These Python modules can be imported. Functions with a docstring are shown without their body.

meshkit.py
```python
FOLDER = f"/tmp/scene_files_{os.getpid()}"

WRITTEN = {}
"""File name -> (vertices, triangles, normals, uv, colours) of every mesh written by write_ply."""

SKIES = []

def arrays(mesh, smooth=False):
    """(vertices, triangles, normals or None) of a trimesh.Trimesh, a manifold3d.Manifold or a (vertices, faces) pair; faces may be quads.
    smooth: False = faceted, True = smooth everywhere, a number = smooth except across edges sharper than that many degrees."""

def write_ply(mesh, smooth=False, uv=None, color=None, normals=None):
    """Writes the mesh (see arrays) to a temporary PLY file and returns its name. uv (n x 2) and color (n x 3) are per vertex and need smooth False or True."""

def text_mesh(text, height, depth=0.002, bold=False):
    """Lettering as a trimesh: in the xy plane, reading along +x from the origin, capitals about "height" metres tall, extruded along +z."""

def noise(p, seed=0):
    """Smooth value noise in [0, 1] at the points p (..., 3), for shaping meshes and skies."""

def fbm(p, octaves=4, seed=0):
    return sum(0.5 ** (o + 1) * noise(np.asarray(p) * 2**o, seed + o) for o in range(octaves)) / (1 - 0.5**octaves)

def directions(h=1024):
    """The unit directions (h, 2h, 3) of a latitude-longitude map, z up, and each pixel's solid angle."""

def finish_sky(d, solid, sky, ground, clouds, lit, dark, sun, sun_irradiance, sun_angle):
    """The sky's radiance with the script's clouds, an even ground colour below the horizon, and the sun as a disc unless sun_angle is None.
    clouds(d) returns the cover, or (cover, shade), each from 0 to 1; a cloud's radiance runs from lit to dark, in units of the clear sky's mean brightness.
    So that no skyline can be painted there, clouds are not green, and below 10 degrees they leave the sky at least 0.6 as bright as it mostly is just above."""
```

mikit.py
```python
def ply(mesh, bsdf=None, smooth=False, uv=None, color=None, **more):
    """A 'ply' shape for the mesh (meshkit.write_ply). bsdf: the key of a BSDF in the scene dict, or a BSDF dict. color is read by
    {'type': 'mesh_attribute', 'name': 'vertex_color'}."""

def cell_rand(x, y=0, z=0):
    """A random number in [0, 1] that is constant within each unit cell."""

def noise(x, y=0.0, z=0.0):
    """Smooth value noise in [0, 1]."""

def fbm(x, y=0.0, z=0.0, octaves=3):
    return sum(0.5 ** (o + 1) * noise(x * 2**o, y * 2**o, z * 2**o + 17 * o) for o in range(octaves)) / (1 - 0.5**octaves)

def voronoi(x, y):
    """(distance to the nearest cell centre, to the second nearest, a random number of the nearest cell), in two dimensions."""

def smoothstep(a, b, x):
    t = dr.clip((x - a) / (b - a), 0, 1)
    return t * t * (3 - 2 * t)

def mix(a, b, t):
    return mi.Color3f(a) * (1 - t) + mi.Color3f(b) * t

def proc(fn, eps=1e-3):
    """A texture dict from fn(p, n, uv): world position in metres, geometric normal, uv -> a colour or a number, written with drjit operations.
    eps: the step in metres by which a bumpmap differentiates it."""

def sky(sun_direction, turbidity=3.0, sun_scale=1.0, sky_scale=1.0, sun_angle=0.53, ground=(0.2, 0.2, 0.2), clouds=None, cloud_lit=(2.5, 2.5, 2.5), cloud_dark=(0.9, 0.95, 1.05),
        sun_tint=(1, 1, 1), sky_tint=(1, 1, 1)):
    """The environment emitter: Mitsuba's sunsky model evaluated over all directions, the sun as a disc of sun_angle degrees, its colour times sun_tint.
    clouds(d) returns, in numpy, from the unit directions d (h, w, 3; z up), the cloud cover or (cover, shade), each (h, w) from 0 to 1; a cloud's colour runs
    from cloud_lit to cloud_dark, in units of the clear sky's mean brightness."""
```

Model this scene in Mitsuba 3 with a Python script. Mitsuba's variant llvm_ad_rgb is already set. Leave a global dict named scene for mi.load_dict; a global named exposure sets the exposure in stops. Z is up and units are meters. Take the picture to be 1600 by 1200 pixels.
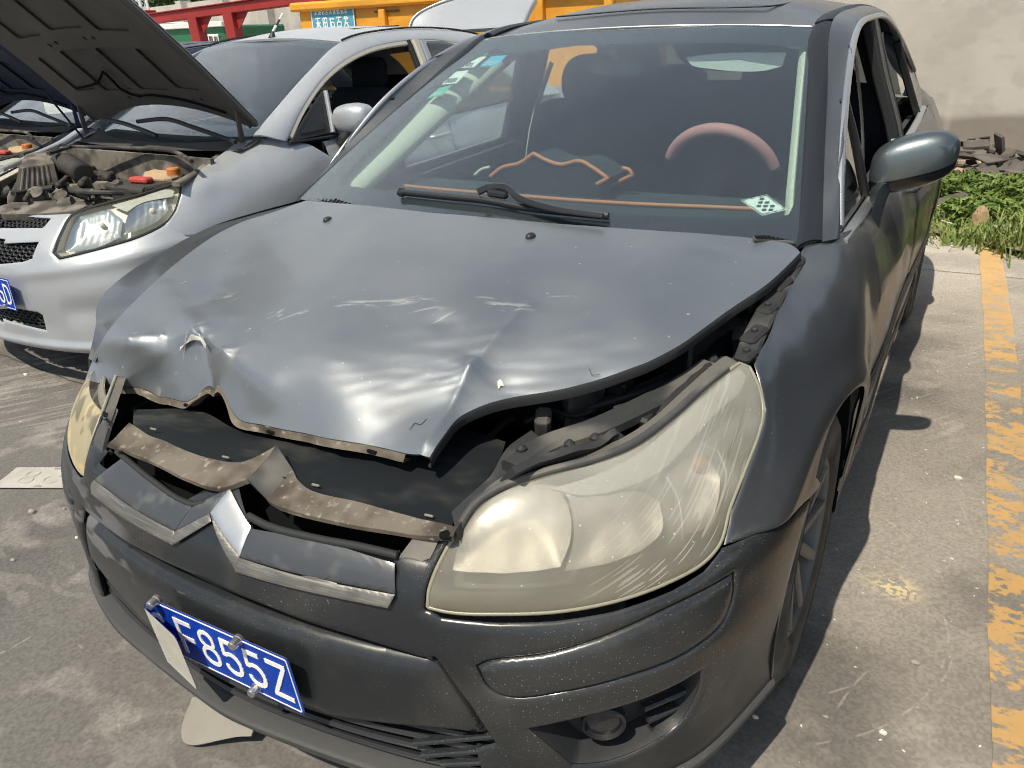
import math, random
import numpy as np, trimesh, drjit as dr, mitsuba as mi, mikit, meshkit, shapely
from shapely.geometry import Polygon, Point, LineString
from scipy.interpolate import RBFInterpolator, CubicSpline
from scipy.spatial import Delaunay
from mikit import proc, noise, fbm, voronoi, cell_rand, smoothstep, mix
T = mi.ScalarTransform4f
rng = np.random.default_rng(7); random.seed(7)
scene, labels = {'type': 'scene'}, {}

# ---------------------------------------------------------------- camera, sky, exposure
EYE = np.array([1.0473, -0.6661, 1.3925]); YAW, PITCH, ROLL = -0.54205, -0.42357, -0.03996
fw = np.array([math.sin(YAW)*math.cos(PITCH), math.cos(YAW)*math.cos(PITCH), math.sin(PITCH)])
rt = np.cross(fw, [0, 0, 1]); rt /= np.linalg.norm(rt); up = np.cross(rt, fw)
up = -math.sin(ROLL)*rt + math.cos(ROLL)*up
scene['camera'] = {'type': 'perspective', 'fov': math.degrees(2*math.atan(800/1217.74)), 'fov_axis': 'x', 'near_clip': .05, 'far_clip': 900.,
                   'to_world': T().look_at(origin=EYE.tolist(), target=(EYE+fw).tolist(), up=up.tolist())}
def clouds(d):
    q = d/np.maximum(d[..., 2:3], .08)
    f = meshkit.fbm(np.stack([q[..., 0]*.55+3, q[..., 1]*.55+1, d[..., 2]*.3], -1), 5, 3)
    c = np.clip((f-.40)/.25, 0, 1)
    low = np.clip((.85-d[..., 2])/.35, .30, 1)
    return c*.85*low*np.clip(d[..., 2]*6, 0, 1)+.45*low*np.clip((.42-d[..., 2])/.3, .15, 1), np.clip((f-.55)*2, 0, .6)
scene['sky'] = mikit.sky((-.06, -.62, 1.0), turbidity=6, sky_scale=.62, sun_scale=1.0, ground=(.2, .19, .18), sun_tint=(.93, 1., 1.05), sky_tint=(.93, 1., 1.03), clouds=clouds, cloud_lit=(2.7, 2.85, 3.0), cloud_dark=(1.4, 1.55, 1.75))
exposure = 1.9

# ---------------------------------------------------------------- helpers
def reg(key):
    if key not in scene and key not in labels: return key
    n = 1
    while f'{key}_{n:03d}' in scene or f'{key}_{n:03d}' in labels: n += 1
    return f'{key}_{n:03d}'
def thing(name, label, cat, group=None):
    k = reg(name); labels[k] = {'label': label, 'category': cat}
    if group: labels[k]['group'] = group
    return k
def put(parent, name, mesh, mat, smooth=35, label=None, kind=None, to=None):
    k = reg(parent+'__'+name if parent else name)
    d = mikit.ply(mesh, mat, smooth=smooth)
    if to is not None: d['to_world'] = to
    scene[k] = d
    if label: labels.setdefault(k, {})['label'] = label
    if kind: labels.setdefault(k, {})['kind'] = kind
    return k
def single(name, mesh, mat, label, cat, group=None, smooth=35, kind=None):
    k = reg(name); scene[k] = mikit.ply(mesh, mat, smooth=smooth); labels[k] = {'label': label, 'category': cat}
    if group: labels[k]['group'] = group
    if kind: labels[k]['kind'] = kind
    return k
def structure(name, mesh, mat, smooth=False):
    scene[name] = mikit.ply(mesh, mat, smooth=smooth); labels[name] = {'kind': 'structure'}
A = lambda p: np.asarray(p, float)
cat = lambda l: trimesh.util.concatenate([m if isinstance(m, trimesh.Trimesh) else trimesh.Trimesh(m[0], m[1], process=False) for m in l])
def mx(p): return A(p)*[-1, 1, 1]
def crv(p, closed=False, n=6, corner=48):
    """Catmull-Rom through the points; bends sharper than corner degrees stay sharp."""
    p = A(p); m = len(p); out = []
    idx = (lambda i: i % m) if closed else (lambda i: min(max(i, 0), m-1))
    d = lambda i, j: p[idx(j)]-p[idx(i)]
    sharp = []
    for i in range(m):
        a, b = d(i-1, i), d(i, i+1); la, lb = np.linalg.norm(a), np.linalg.norm(b)
        sharp.append(la < 1e-9 or lb < 1e-9 or a@b < math.cos(math.radians(corner))*la*lb)
    for i in range(m if closed else m-1):
        j = idx(i+1); L = np.linalg.norm(p[j]-p[i])
        def tan(k):
            a, b = d(k-1, k), d(k, k+1); t = a/max(np.linalg.norm(a), 1e-9)+b/max(np.linalg.norm(b), 1e-9)
            return t/max(np.linalg.norm(t), 1e-9)*L
        t0 = p[j]-p[i] if sharp[i] else tan(i)
        t1 = p[j]-p[i] if sharp[j] else tan(j)
        for s in np.arange(n)/n:
            out.append((2*s**3-3*s**2+1)*p[i]+(s**3-2*s**2+s)*t0+(-2*s**3+3*s**2)*p[j]+(s**3-s**2)*t1)
    if not closed: out.append(p[-1])
    return np.array(out)
def resample(p, n):
    p = A(p); t = np.r_[0, np.cumsum(np.linalg.norm(np.diff(p, axis=0), axis=1))]
    return np.stack([np.interp(np.linspace(0, t[-1], n), t, p[:, k]) for k in range(p.shape[1])], 1)
def grid_mesh(G, closed_u=False):
    """Quads over a (rows, cols, 3) array."""
    h, w = G.shape[:2]; i, j = np.meshgrid(np.arange(h-1), np.arange(w if closed_u else w-1), indexing='ij'); k = (j+1) % w
    f = np.stack([i*w+j, i*w+k, (i+1)*w+k, (i+1)*w+j], -1).reshape(-1, 4)
    return trimesh.Trimesh(G.reshape(-1, 3), np.vstack([f[:, [0, 1, 2]], f[:, [0, 2, 3]]]), process=False)
def loft(curves, nu=40, nv=None, k=1):
    C = [resample(c, nu) for c in curves]; C = np.array(C)
    if nv:
        t = np.linspace(0, 1, len(C))
        C = CubicSpline(t, C, axis=0)(np.linspace(0, 1, nv)) if len(C) > 2 else np.array([C[0]*(1-s)+C[1]*s for s in np.linspace(0, 1, nv)])
    return grid_mesh(C)
def solid(m, th, toward=None):
    """Gives a sheet thickness th, on the side away from the point 'toward' (its outside)."""
    m = trimesh.Trimesh(m.vertices, m.faces, process=False); v, f = np.array(m.vertices), np.array(m.faces)
    fn = np.cross(v[f[:, 1]]-v[f[:, 0]], v[f[:, 2]]-v[f[:, 0]])
    if toward is not None:
        c = v[f].mean(1)
        if ((A(toward)-c)*fn).sum() < 0: f = f[:, ::-1]; fn = -fn
    n = np.zeros_like(v)
    for k in range(3): np.add.at(n, f[:, k], fn)
    n /= np.maximum(np.linalg.norm(n, axis=1, keepdims=True), 1e-12)
    b = v-n*(th if np.isscalar(th) else np.asarray(th)[:, None])
    e = np.sort(np.vstack([f[:, [0, 1]], f[:, [1, 2]], f[:, [2, 0]]]), 1); d = np.vstack([f[:, [0, 1]], f[:, [1, 2]], f[:, [2, 0]]])
    _, inv, cnt = np.unique(e, axis=0, return_inverse=True, return_counts=True)
    d = d[cnt[inv.ravel()] == 1]; N = len(v)
    w = np.vstack([np.stack([d[:, 1], d[:, 0], d[:, 0]+N], 1), np.stack([d[:, 1], d[:, 0]+N, d[:, 1]+N], 1)])
    return trimesh.Trimesh(np.vstack([v, b]), np.vstack([f, f[:, ::-1]+N, w]), process=False)
def fill(poly, res, rings=()):
    """Triangulates a shapely polygon with points about res apart: (2-D points, triangles)."""
    out_v, out_f, n0 = [], [], 0
    for g in getattr(poly, 'geoms', [poly]):
        if g.area < 1e-7: continue
        P = []
        for ring in [g.exterior, *g.interiors]:
            c = np.array(shapely.segmentize(ring, res).coords)[:-1]; P.append(c)
        x0, y0, x1, y1 = g.bounds
        X, Y = np.meshgrid(np.arange(x0, x1, res), np.arange(y0, y1, res*.87)); X[1::2] += res/2
        q = np.stack([X.ravel(), Y.ravel()], 1); q = q[shapely.contains_xy(g.buffer(-res*.55), q[:, 0], q[:, 1])]
        if len(rings):
            q = q[edge_dist(q, g) > rings[-1]+.5*res]
            for w in rings:
                for h in getattr(g.buffer(-w), 'geoms', [g.buffer(-w)]):
                    if not h.is_empty: P += [np.array(shapely.segmentize(k, res).coords)[:-1] for k in [h.exterior, *h.interiors]]
        P = np.vstack(P+[q]); t = Delaunay(P).simplices
        c = P[t].mean(1); t = t[shapely.contains_xy(g, c[:, 0], c[:, 1])]
        a = P[t]; ar = (a[:, 1, 0]-a[:, 0, 0])*(a[:, 2, 1]-a[:, 0, 1])-(a[:, 2, 0]-a[:, 0, 0])*(a[:, 1, 1]-a[:, 0, 1])
        t = np.where(ar[:, None] < 0, t[:, ::-1], t)[abs(ar) > 1e-10]
        out_v.append(P); out_f.append(t+n0); n0 += len(P)
    return np.vstack(out_v), np.vstack(out_f)
def poly2(p): 
    g = Polygon(np.asarray(p)); return g if g.is_valid else g.buffer(0)
def edge_dist(P, poly):
    return shapely.distance(shapely.points(P), poly.boundary)
def tube(path, r, n=8, cap=True, smooth=6):
    """A round tube along a path; r a number or one per path point."""
    p = A(path); r = np.broadcast_to(r, (len(p),)).astype(float)
    if smooth and len(p) > 2:
        q = crv(p, n=smooth); r = np.interp(np.linspace(0, 1, len(q)), np.linspace(0, 1, len(p)), r); p = q
    t = np.gradient(p, axis=0); t /= np.linalg.norm(t, axis=1, keepdims=True)+1e-12
    a = np.cross(t[0], [0, 0, 1.] if abs(t[0, 2]) < .9 else [1., 0, 0]); N = []
    for k in range(len(p)):
        a = a-t[k]*(a@t[k]); a /= np.linalg.norm(a)+1e-12; N.append(a)
    N = np.array(N); B = np.cross(t, N); g = np.arange(n)*2*np.pi/n
    G = p[:, None]+r[:, None, None]*(np.cos(g)[None, :, None]*N[:, None]+np.sin(g)[None, :, None]*B[:, None])
    m = grid_mesh(G, True)
    if cap:
        k = len(m.vertices); v = np.vstack([m.vertices, p[0], p[-1]]); j = np.arange(n); jn = (j+1) % n; o = (len(p)-1)*n
        m = trimesh.Trimesh(v, np.vstack([m.faces, np.stack([jn, j, np.full(n, k)], 1), np.stack([o+j, o+jn, np.full(n, k+1)], 1)]), process=False)
    return m
def bar(path, w, h, up=(0, 0, 1), smooth=6, bevel=.25):
    """A bar of bevelled rectangular section (w across, h along up) along a path."""
    p = A(path); p = crv(p, n=smooth) if smooth and len(p) > 2 else p
    t = np.gradient(p, axis=0); t /= np.linalg.norm(t, axis=1, keepdims=True)
    s = np.cross(t, A(up)); s /= np.linalg.norm(s, axis=1, keepdims=True); u = np.cross(s, t)
    b = bevel*min(np.min(w), np.min(h)); W = np.broadcast_to(w, (len(p),))/2; H = np.broadcast_to(h, (len(p),))/2
    prof = [(1, 1, 0, -1), (1, 1, -1, 0), (-1, 1, 1, 0), (-1, 1, 0, -1), (-1, -1, 0, 1), (-1, -1, 1, 0), (1, -1, -1, 0), (1, -1, 0, 1)]
    G = np.stack([p+s*(sx*W+dx*b)[:, None]+u*(sy*H+dy*b)[:, None] for sx, sy, dx, dy in prof], 1)
    m = grid_mesh(G, True); o = (len(p)-1)*8
    caps = [[0, i+1, i] for i in range(1, 7)]+[[o, o+i, o+i+1] for i in range(1, 7)]
    return trimesh.Trimesh(m.vertices, np.vstack([m.faces, caps]), process=False)
def box(c, s, rot=None, bevel=.0):
    s = A(s)
    if bevel:
        from itertools import product
        b = min(bevel, s.min()*.45); pts = []
        for g in product((-1, 1), repeat=3):
            g = A(g)
            for k in range(3):
                q = g*(s/2-b); q[k] = g[k]*s[k]/2; pts.append(q)
        m = trimesh.convex.convex_hull(np.array(pts))
    else: m = trimesh.creation.box(s)
    if rot is not None: m.apply_transform(trimesh.transformations.euler_matrix(*rot))
    m.apply_translation(c); return m
def lathe(prof, n=32, axis=(0, 0, 1), at=(0, 0, 0)):
    """Revolves (radius, height) pairs about the axis."""
    m = trimesh.creation.revolve(A(prof), sections=n)
    m.apply_transform(trimesh.geometry.align_vectors([0, 0, 1], A(axis)/np.linalg.norm(axis))); m.apply_translation(at); return m
def tps(ctrl, sm=1e-6):
    c = A(ctrl); f = RBFInterpolator(c[:, :2], c[:, 2], kernel='thin_plate_spline', smoothing=sm)
    return lambda a, b: f(np.stack([np.ravel(a), np.ravel(b)], 1)).reshape(np.shape(a))
def patch(bound, inner=(), axes=None, res=.02, th=0, toward=None, smooth=True, noise_=None, corner=48, sm=1e-6):
    """A sheet spanned over a closed 3-D outline and some inner points (thin-plate spline over the plane of two axes, or the outline's own plane)."""
    b = crv(bound, True, corner=corner) if smooth else A(bound)
    o = A(bound).mean(0)
    if axes is None: _, _, Q = np.linalg.svd(A(bound)-o)
    else: Q = np.eye(3)[list(axes)+[3-sum(axes)]]; 
    loc = lambda p: (A(p)-o)@Q.T
    k = np.unique(np.round(np.vstack([loc(bound)]+([loc(inner)] if len(inner) else [])), 5), axis=0)
    f = RBFInterpolator(k[:, :2], k[:, 2], kernel='thin_plate_spline', smoothing=sm)
    P, F = fill(poly2(loc(b)[:, :2]), res); h = f(P)
    m = trimesh.Trimesh(np.column_stack([P, h])@Q+o, F, process=False)
    if noise_ is not None: m.vertices = noise_(np.array(m.vertices))
    return solid(m, th, toward) if th else m
class Surf:
    """A car's nose as a radius over (angle, height) about the upright line x = 0, y = 1.3."""
    def __init__(s, ctrl, sx=1.):
        Q, r = [], []
        for z, l in ctrl.items():
            for x, y in l:
                x *= sx
                for g in ((1,) if x == 0 else (1, -1)): Q.append((math.atan2(g*x, 1.3-y), z*1.3)); r.append(math.hypot(x, 1.3-y))
        s.f = RBFInterpolator(A(Q), A(r), smoothing=1e-5, kernel='thin_plate_spline')
    def R(s, th, z): return s.f(np.stack([np.ravel(th), np.ravel(z)*1.3], 1))
    def uv(s, p): p = A(p); return np.stack([np.arctan2(p[:, 0], 1.3-p[:, 1]), p[:, 2]], 1)
    def at(s, q, off=0.): 
        q = A(q); r = s.R(q[:, 0], q[:, 1])+off
        return np.stack([r*np.sin(q[:, 0]), 1.3-r*np.cos(q[:, 0]), q[:, 1]], 1)
    def poly(s, p, smooth=True, corner=48): return poly2(s.uv(crv(p, True, corner=corner) if smooth else p))
    def patch(s, p, off=0., th=.004, res=.016, bevel=None, feat=None, corner=48, smooth=True):
        """A panel that lies on the surface: p an outline in space or a ready (angle, height) polygon."""
        g = p if hasattr(p, 'geom_type') else s.poly(p, smooth, corner)
        P, F = fill(g, res, [bevel[1]*k for k in (.08, .25, .55, 1.)] if bevel else ()); o = np.full(len(P), float(off))
        if bevel: d = np.clip(edge_dist(P, g)/bevel[1], 0, 1); o = o+bevel[0]*np.sqrt(np.maximum(0, 1-(1-d)**2))
        if feat is not None: o = o+feat(P)
        m = trimesh.Trimesh(s.at(P, o), F, process=False)
        return solid(m, th, (0, -9, 1.3)) if th else m
    def curve(s, p, off=0., n=6, closed=False):
        q = crv(s.uv(p), closed, n); return s.at(q, off)

# ---------------------------------------------------------------- materials
def two(b): return {'type': 'twosided', 'bsdf': b}
def pri(c, rough=.5, metal=0., spec=.5, coat=0., gloss=.9, **k):
    d = {'type': 'principled', 'base_color': c if isinstance(c, dict) else {'type': 'rgb', 'value': list(c)}, 'roughness': rough, 'metallic': metal}
    if not metal: d['specular'] = spec
    if coat: d['clearcoat'] = coat; d['clearcoat_gloss'] = gloss
    d.update(k); return d
def M(name, b): scene[name] = two(b)
def gloss2(name, col, r1, r2, w, metal=.85):
    """Old metallic paint: a broad flake lobe under a part-worn gloss."""
    c = proc(col) if callable(col) else col
    scene[name] = two({'type': 'blendbsdf', 'weight': w, 'a': pri(c, r1, metal), 'b': pri(c, r2, metal)})
def spots(p, scale, size, seed=0., keep=.5):
    """Small bright specks: 1 inside some cells of a 3-D lattice."""
    x, y, z = p.x*scale+seed, p.y*scale+seed*2, p.z*scale
    i, j, k = dr.floor(x), dr.floor(y), dr.floor(z)
    a, b, c = cell_rand(i, j, k), cell_rand(i+31, j, k), cell_rand(i, j+57, k)
    d = dr.sqrt(dr.square(x-i-.2-.6*a)+dr.square(y-j-.2-.6*b)+dr.square(z-k-.2-.6*c))
    return dr.select((d < size*(.35+c)) & (a < keep), 1., 0.)
def scratch(p, cx, cy, rx, ry, ang, fx, fy, thr):
    """A patch of parallel scratches about (cx, cy)."""
    c, s = math.cos(ang), math.sin(ang); u = (p.x-cx)*c+(p.y-cy)*s; v = -(p.x-cx)*s+(p.y-cy)*c
    m = 1-smoothstep(.4, 1., dr.sqrt(dr.square(u/rx)+dr.square(v/ry))+.45*(noise(u*40, v*90)-.5))
    return m*smoothstep(thr, thr+.06, noise(u*fx+3, v*fy+7))
SCR_AT = [q[:2] for q in [(0.026,0.528,0.889),(0.289,0.604,0.891),(0.217,0.589,0.91),(0.027,0.472,0.871),(-0.166,0.439,0.853),(-0.489,0.504,0.833),(0.201,0.506,0.885),(-0.395,0.36,0.785),(0.359,0.664,0.898),(0.144,0.511,0.889),(-0.508,0.336,0.797),(-0.59,0.304,0.765),(-0.26,0.317,0.758),(-0.375,0.328,0.724),(-0.453,0.322,0.689),(-0.163,0.279,0.713),(-0.024,0.504,0.884),(0.099,0.542,0.9),(0.203,0.368,0.805),(0.239,0.59,0.904),(-0.214,0.427,0.843)]]
SCR_SH = [(.12,.016,.24,34,300,.50), (.055,.020,.42,45,280,.42), (.07,.008,.15,16,230,.60), (.05,.014,.5,20,150,.62), (.06,.03,.6,30,150,.66), (.09,.04,.45,24,150,.72), (.045,.03,.9,14,120,.62), (.05,.03,1.2,30,140,.68), (.05,.03,.3,22,160,.72), (.05,.03,.4,26,150,.66), (.05,.010,.1,40,120,.55), (.03,.012,.5,40,120,.58), (.02,.03,1.3,60,80,.6), (.03,.03,.7,60,70,.66), (.05,.015,.2,50,90,.62), (.04,.02,.9,50,80,.66), (.06,.010,.28,40,300,.48), (.06,.010,.2,40,300,.48), (.05,.05,.3,30,60,.76), (.03,.02,.5,18,220,.55), (.05,.05,.7,40,90,.73)]
def hood_col(p, n, uv):
    dust = fbm(p.x*3.2, p.y*3.2, p.z*3, 4)
    c = mix((.28, .308, .338), (.38, .40, .412), smoothstep(.35, .75, dust)*.7)
    w = spots(p, 55, .10, 0, .10)+spots(p, 20, .05, 3, .12)+.7*spots(p, 120, .12, 6, .10)
    for k, (cx, cy) in enumerate(SCR_AT): w += scratch(p, cx, cy, *SCR_SH[k])
    c = mix(c, (.62, .62, .58), dr.clip(w, 0, 1))
    worn = smoothstep(.62, .70, fbm(p.x*9+4, p.y*9, p.z*9, 3))*smoothstep(.40, .27, p.y)
    return mix(c, (.30, .27, .22), dr.clip(worn*.22, 0, 1))
gloss2('hood_paint', hood_col, .50, .17, .28)
M('bare_metal', pri((.62, .60, .54), .45, .5))
def paint_col(p, n, uv):
    c = mix((.155, .17, .185), (.21, .22, .226), smoothstep(.4, .7, fbm(p.x*4, p.y*4, p.z*4, 3)))
    low = smoothstep(.62, .30, p.z)
    c = mix(c, (.10, .09, .08), low*.15*fbm(p.x*9, p.y*9, p.z*7, 3))
    w = spots(p, 85, .13, 1, .16)+spots(p, 140, .14, 5, .22)
    front = smoothstep(1.0, .4, p.y)
    return mix(c, (.45, .44, .41), dr.clip(w, 0, 1)*front*(.35+.5*noise(p.x*5, p.y*5, p.z*5)))
gloss2('grey_paint', paint_col, .44, .14, .42)
def bump_col(p, n, uv):
    c = mix((.022, .026, .030), (.038, .042, .045), smoothstep(.4, .7, fbm(p.x*5, p.y*5, p.z*5, 3)))
    c = mix(c, (.10, .093, .083), .25*smoothstep(.5, .8, fbm(p.x*13, p.y*13, p.z*9, 4)))
    w = spots(p, 170, .14, 1, .34)+.8*spots(p, 300, .20, 5, .30)+.7*spots(p, 60, .07, 8, .2)
    u = p.z-.40-.10*fbm(p.x*14, p.y*4, p.z*14, 3)
    peel = smoothstep(.0, .012, u)*smoothstep(-.20, -.27, p.x)*smoothstep(.62, .54, p.z)*smoothstep(.52, .60, fbm(p.x*8, p.y*8, p.z*22, 3))
    c = mix(c, (.16, .165, .18), peel*.8)
    return mix(c, (.42, .41, .38), dr.clip(w, 0, 1)*(.05+.7*smoothstep(.35, .75, fbm(p.x*5, p.y*5, p.z*5, 3))))
M('bumper_paint', pri(proc(bump_col), .26, .3, coat=.5, gloss=.95))
gloss2('mirror_paint', {'type': 'rgb', 'value': [.18, .215, .23]}, .40, .12, .4)
def silver_col(p, n, uv): return mix((.45, .49, .535), (.49, .51, .53), fbm(p.x*3, p.y*3, p.z*3, 3))
gloss2('silver_paint', silver_col, .45, .15, .3, .5)
def rust_col(p, n, uv):
    f = fbm(p.x*14, p.y*14, p.z*14, 4)
    c = mix((.165, .145, .118), (.065, .055, .045), smoothstep(.35, .65, f))
    return mix(c, (.27, .24, .20), smoothstep(.58, .8, fbm(p.x*90, p.y*90, p.z*90, 3)))
M('dirty_rust', pri(proc(rust_col), .85, spec=.2))
def dustplastic(p, n, uv):
    f = fbm(p.x*11, p.y*11, p.z*11, 4)
    return mix((.05, .052, .055), (.22, .205, .18), smoothstep(.35, .75, f)*.75*smoothstep(-.2, .7, n.z)+.05)
M('dusty_plastic', pri(proc(dustplastic), .6, spec=.35))
def chevcol(p, n, uv):
    f = fbm(p.x*18, p.y*18, p.z*18, 3)
    return mix((.06, .066, .075), (.24, .23, .21), smoothstep(.55, .8, f)*.5)
M('chevron_paint', pri(proc(chevcol), .3, .3, coat=.9, gloss=.9))
def scuff(p, n, uv):
    f = noise(p.x*30, p.y*30, p.z*600); g = fbm(p.x*14, p.y*14, p.z*14, 3)
    return mix((.12, .12, .115), (.36, .35, .32), smoothstep(.4, .9, f)*.3+.35*smoothstep(.4, .7, g))
M('scuffed_trim', pri(proc(scuff), .42, .4))
M('worn_chrome', pri((.75, .75, .73), .38, 1.))
M('chrome', pri((.72, .73, .72), .12, 1.))
M('black_plastic', pri((.022, .024, .027), .45, spec=.5))
M('matte_black', pri((.008, .009, .010), .9, spec=.05))
M('shroud_plastic', pri(proc(lambda p, n, uv: mix((.012, .015, .018), (.045, .045, .042), smoothstep(.45, .75, fbm(p.x*8, p.y*14, p.z*8, 4)))), .75, spec=.15))
M('seal_rubber', pri((.028, .030, .032), .65, spec=.3))
M('gloss_black', pri((.02, .022, .026), .18, spec=.5))
M('pillar_black', pri((.018, .022, .028), .5, spec=.3))
def frame_dust(p, n, uv):
    return mix((.035, .038, .04), (.13, .125, .115), smoothstep(.4, .7, fbm(p.x*12, p.y*12, p.z*12, 3)))
M('frame_grey', pri(proc(frame_dust), .65, spec=.3))
M('tyre_rubber', pri(proc(lambda p, n, uv: mix((.03, .03, .03), (.14, .13, .115), fbm(p.x*16, p.y*16, p.z*16, 3))), .8, spec=.25))
M('wheel_alloy', pri((.20, .20, .195), .55, .4))
# glass: a single clear sheet; the windscreen a little green
scene['windscreen_glass'] = {'type': 'blendbsdf', 'weight': proc(lambda p, n, uv: .028+.034*fbm(p.x*3, p.y*3, p.z*3, 3)), 'a': {'type': 'thindielectric', 'int_ior': 1.7, 'specular_transmittance': {'type': 'rgb', 'value': [.72, .86, .84]}}, 'b': {'type': 'twosided', 'bsdf': {'type': 'diffuse', 'reflectance': {'type': 'rgb', 'value': [.34, .42, .45]}}}}
scene['clear_glass'] = {'type': 'thindielectric', 'int_ior': 1.5, 'specular_transmittance': {'type': 'rgb', 'value': [.9, .93, .92]}}
scene['tinted_glass'] = {'type': 'thindielectric', 'int_ior': 1.55, 'specular_transmittance': {'type': 'rgb', 'value': [.22, .25, .25]}}
def fogcol(p, n, uv):
    f = fbm(p.x*7+2, p.y*7, p.z*9, 3)
    c = mix((.44, .44, .395), (.31, .30, .25), smoothstep(.35, .7, f))
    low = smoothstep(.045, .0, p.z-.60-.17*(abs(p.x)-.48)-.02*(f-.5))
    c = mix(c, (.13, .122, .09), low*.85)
    s = spots(p, 75, .10, 2, .35)
    sc_ = smoothstep(.70, .80, noise((p.z*.9-p.y*.45)*520, (p.x+p.y)*14+4, 2))*smoothstep(.60, .78, p.x)
    return mix(c, (.70, .69, .64), dr.clip(s*.5+sc_*.3, 0, 1))
def fogamt(p, n, uv):
    f = fbm(p.x*6, p.y*6+3, p.z*8, 3)
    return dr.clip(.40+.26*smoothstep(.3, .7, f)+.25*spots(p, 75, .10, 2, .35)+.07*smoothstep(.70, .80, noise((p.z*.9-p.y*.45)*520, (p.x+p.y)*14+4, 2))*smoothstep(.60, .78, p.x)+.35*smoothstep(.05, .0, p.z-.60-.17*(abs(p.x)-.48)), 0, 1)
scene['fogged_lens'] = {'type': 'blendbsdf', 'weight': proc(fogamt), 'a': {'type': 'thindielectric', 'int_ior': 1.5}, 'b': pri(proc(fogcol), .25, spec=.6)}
def peelcol(p, n, uv): return mix((.50, .40, .20), (.34, .30, .19), smoothstep(.45, .55, fbm(p.x*12, p.y*12, p.z*12, 3)))
def peelamt(p, n, uv): return .35+.5*smoothstep(.47, .53, fbm(p.x*12, p.y*12, p.z*9+p.z*4, 3)+(p.z-.66)*1.2)
scene['peeling_lens'] = {'type': 'blendbsdf', 'weight': proc(peelamt), 'a': {'type': 'thindielectric', 'int_ior': 1.5}, 'b': pri(proc(peelcol), .3, spec=.5)}
M('lens_rim', pri((.26, .25, .19), .35, spec=.5))
M('lamp_silver', pri((.70, .67, .57), .5, .5))
M('lamp_mid', pri((.20, .195, .165), .5, spec=.4))
M('lamp_matte', pri((.50, .50, .45), .6, spec=.4))
M('lamp_dark', pri((.12, .115, .10), .45, spec=.4))
M('indicator_orange', pri((.50, .20, .08), .35, spec=.5))
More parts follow.
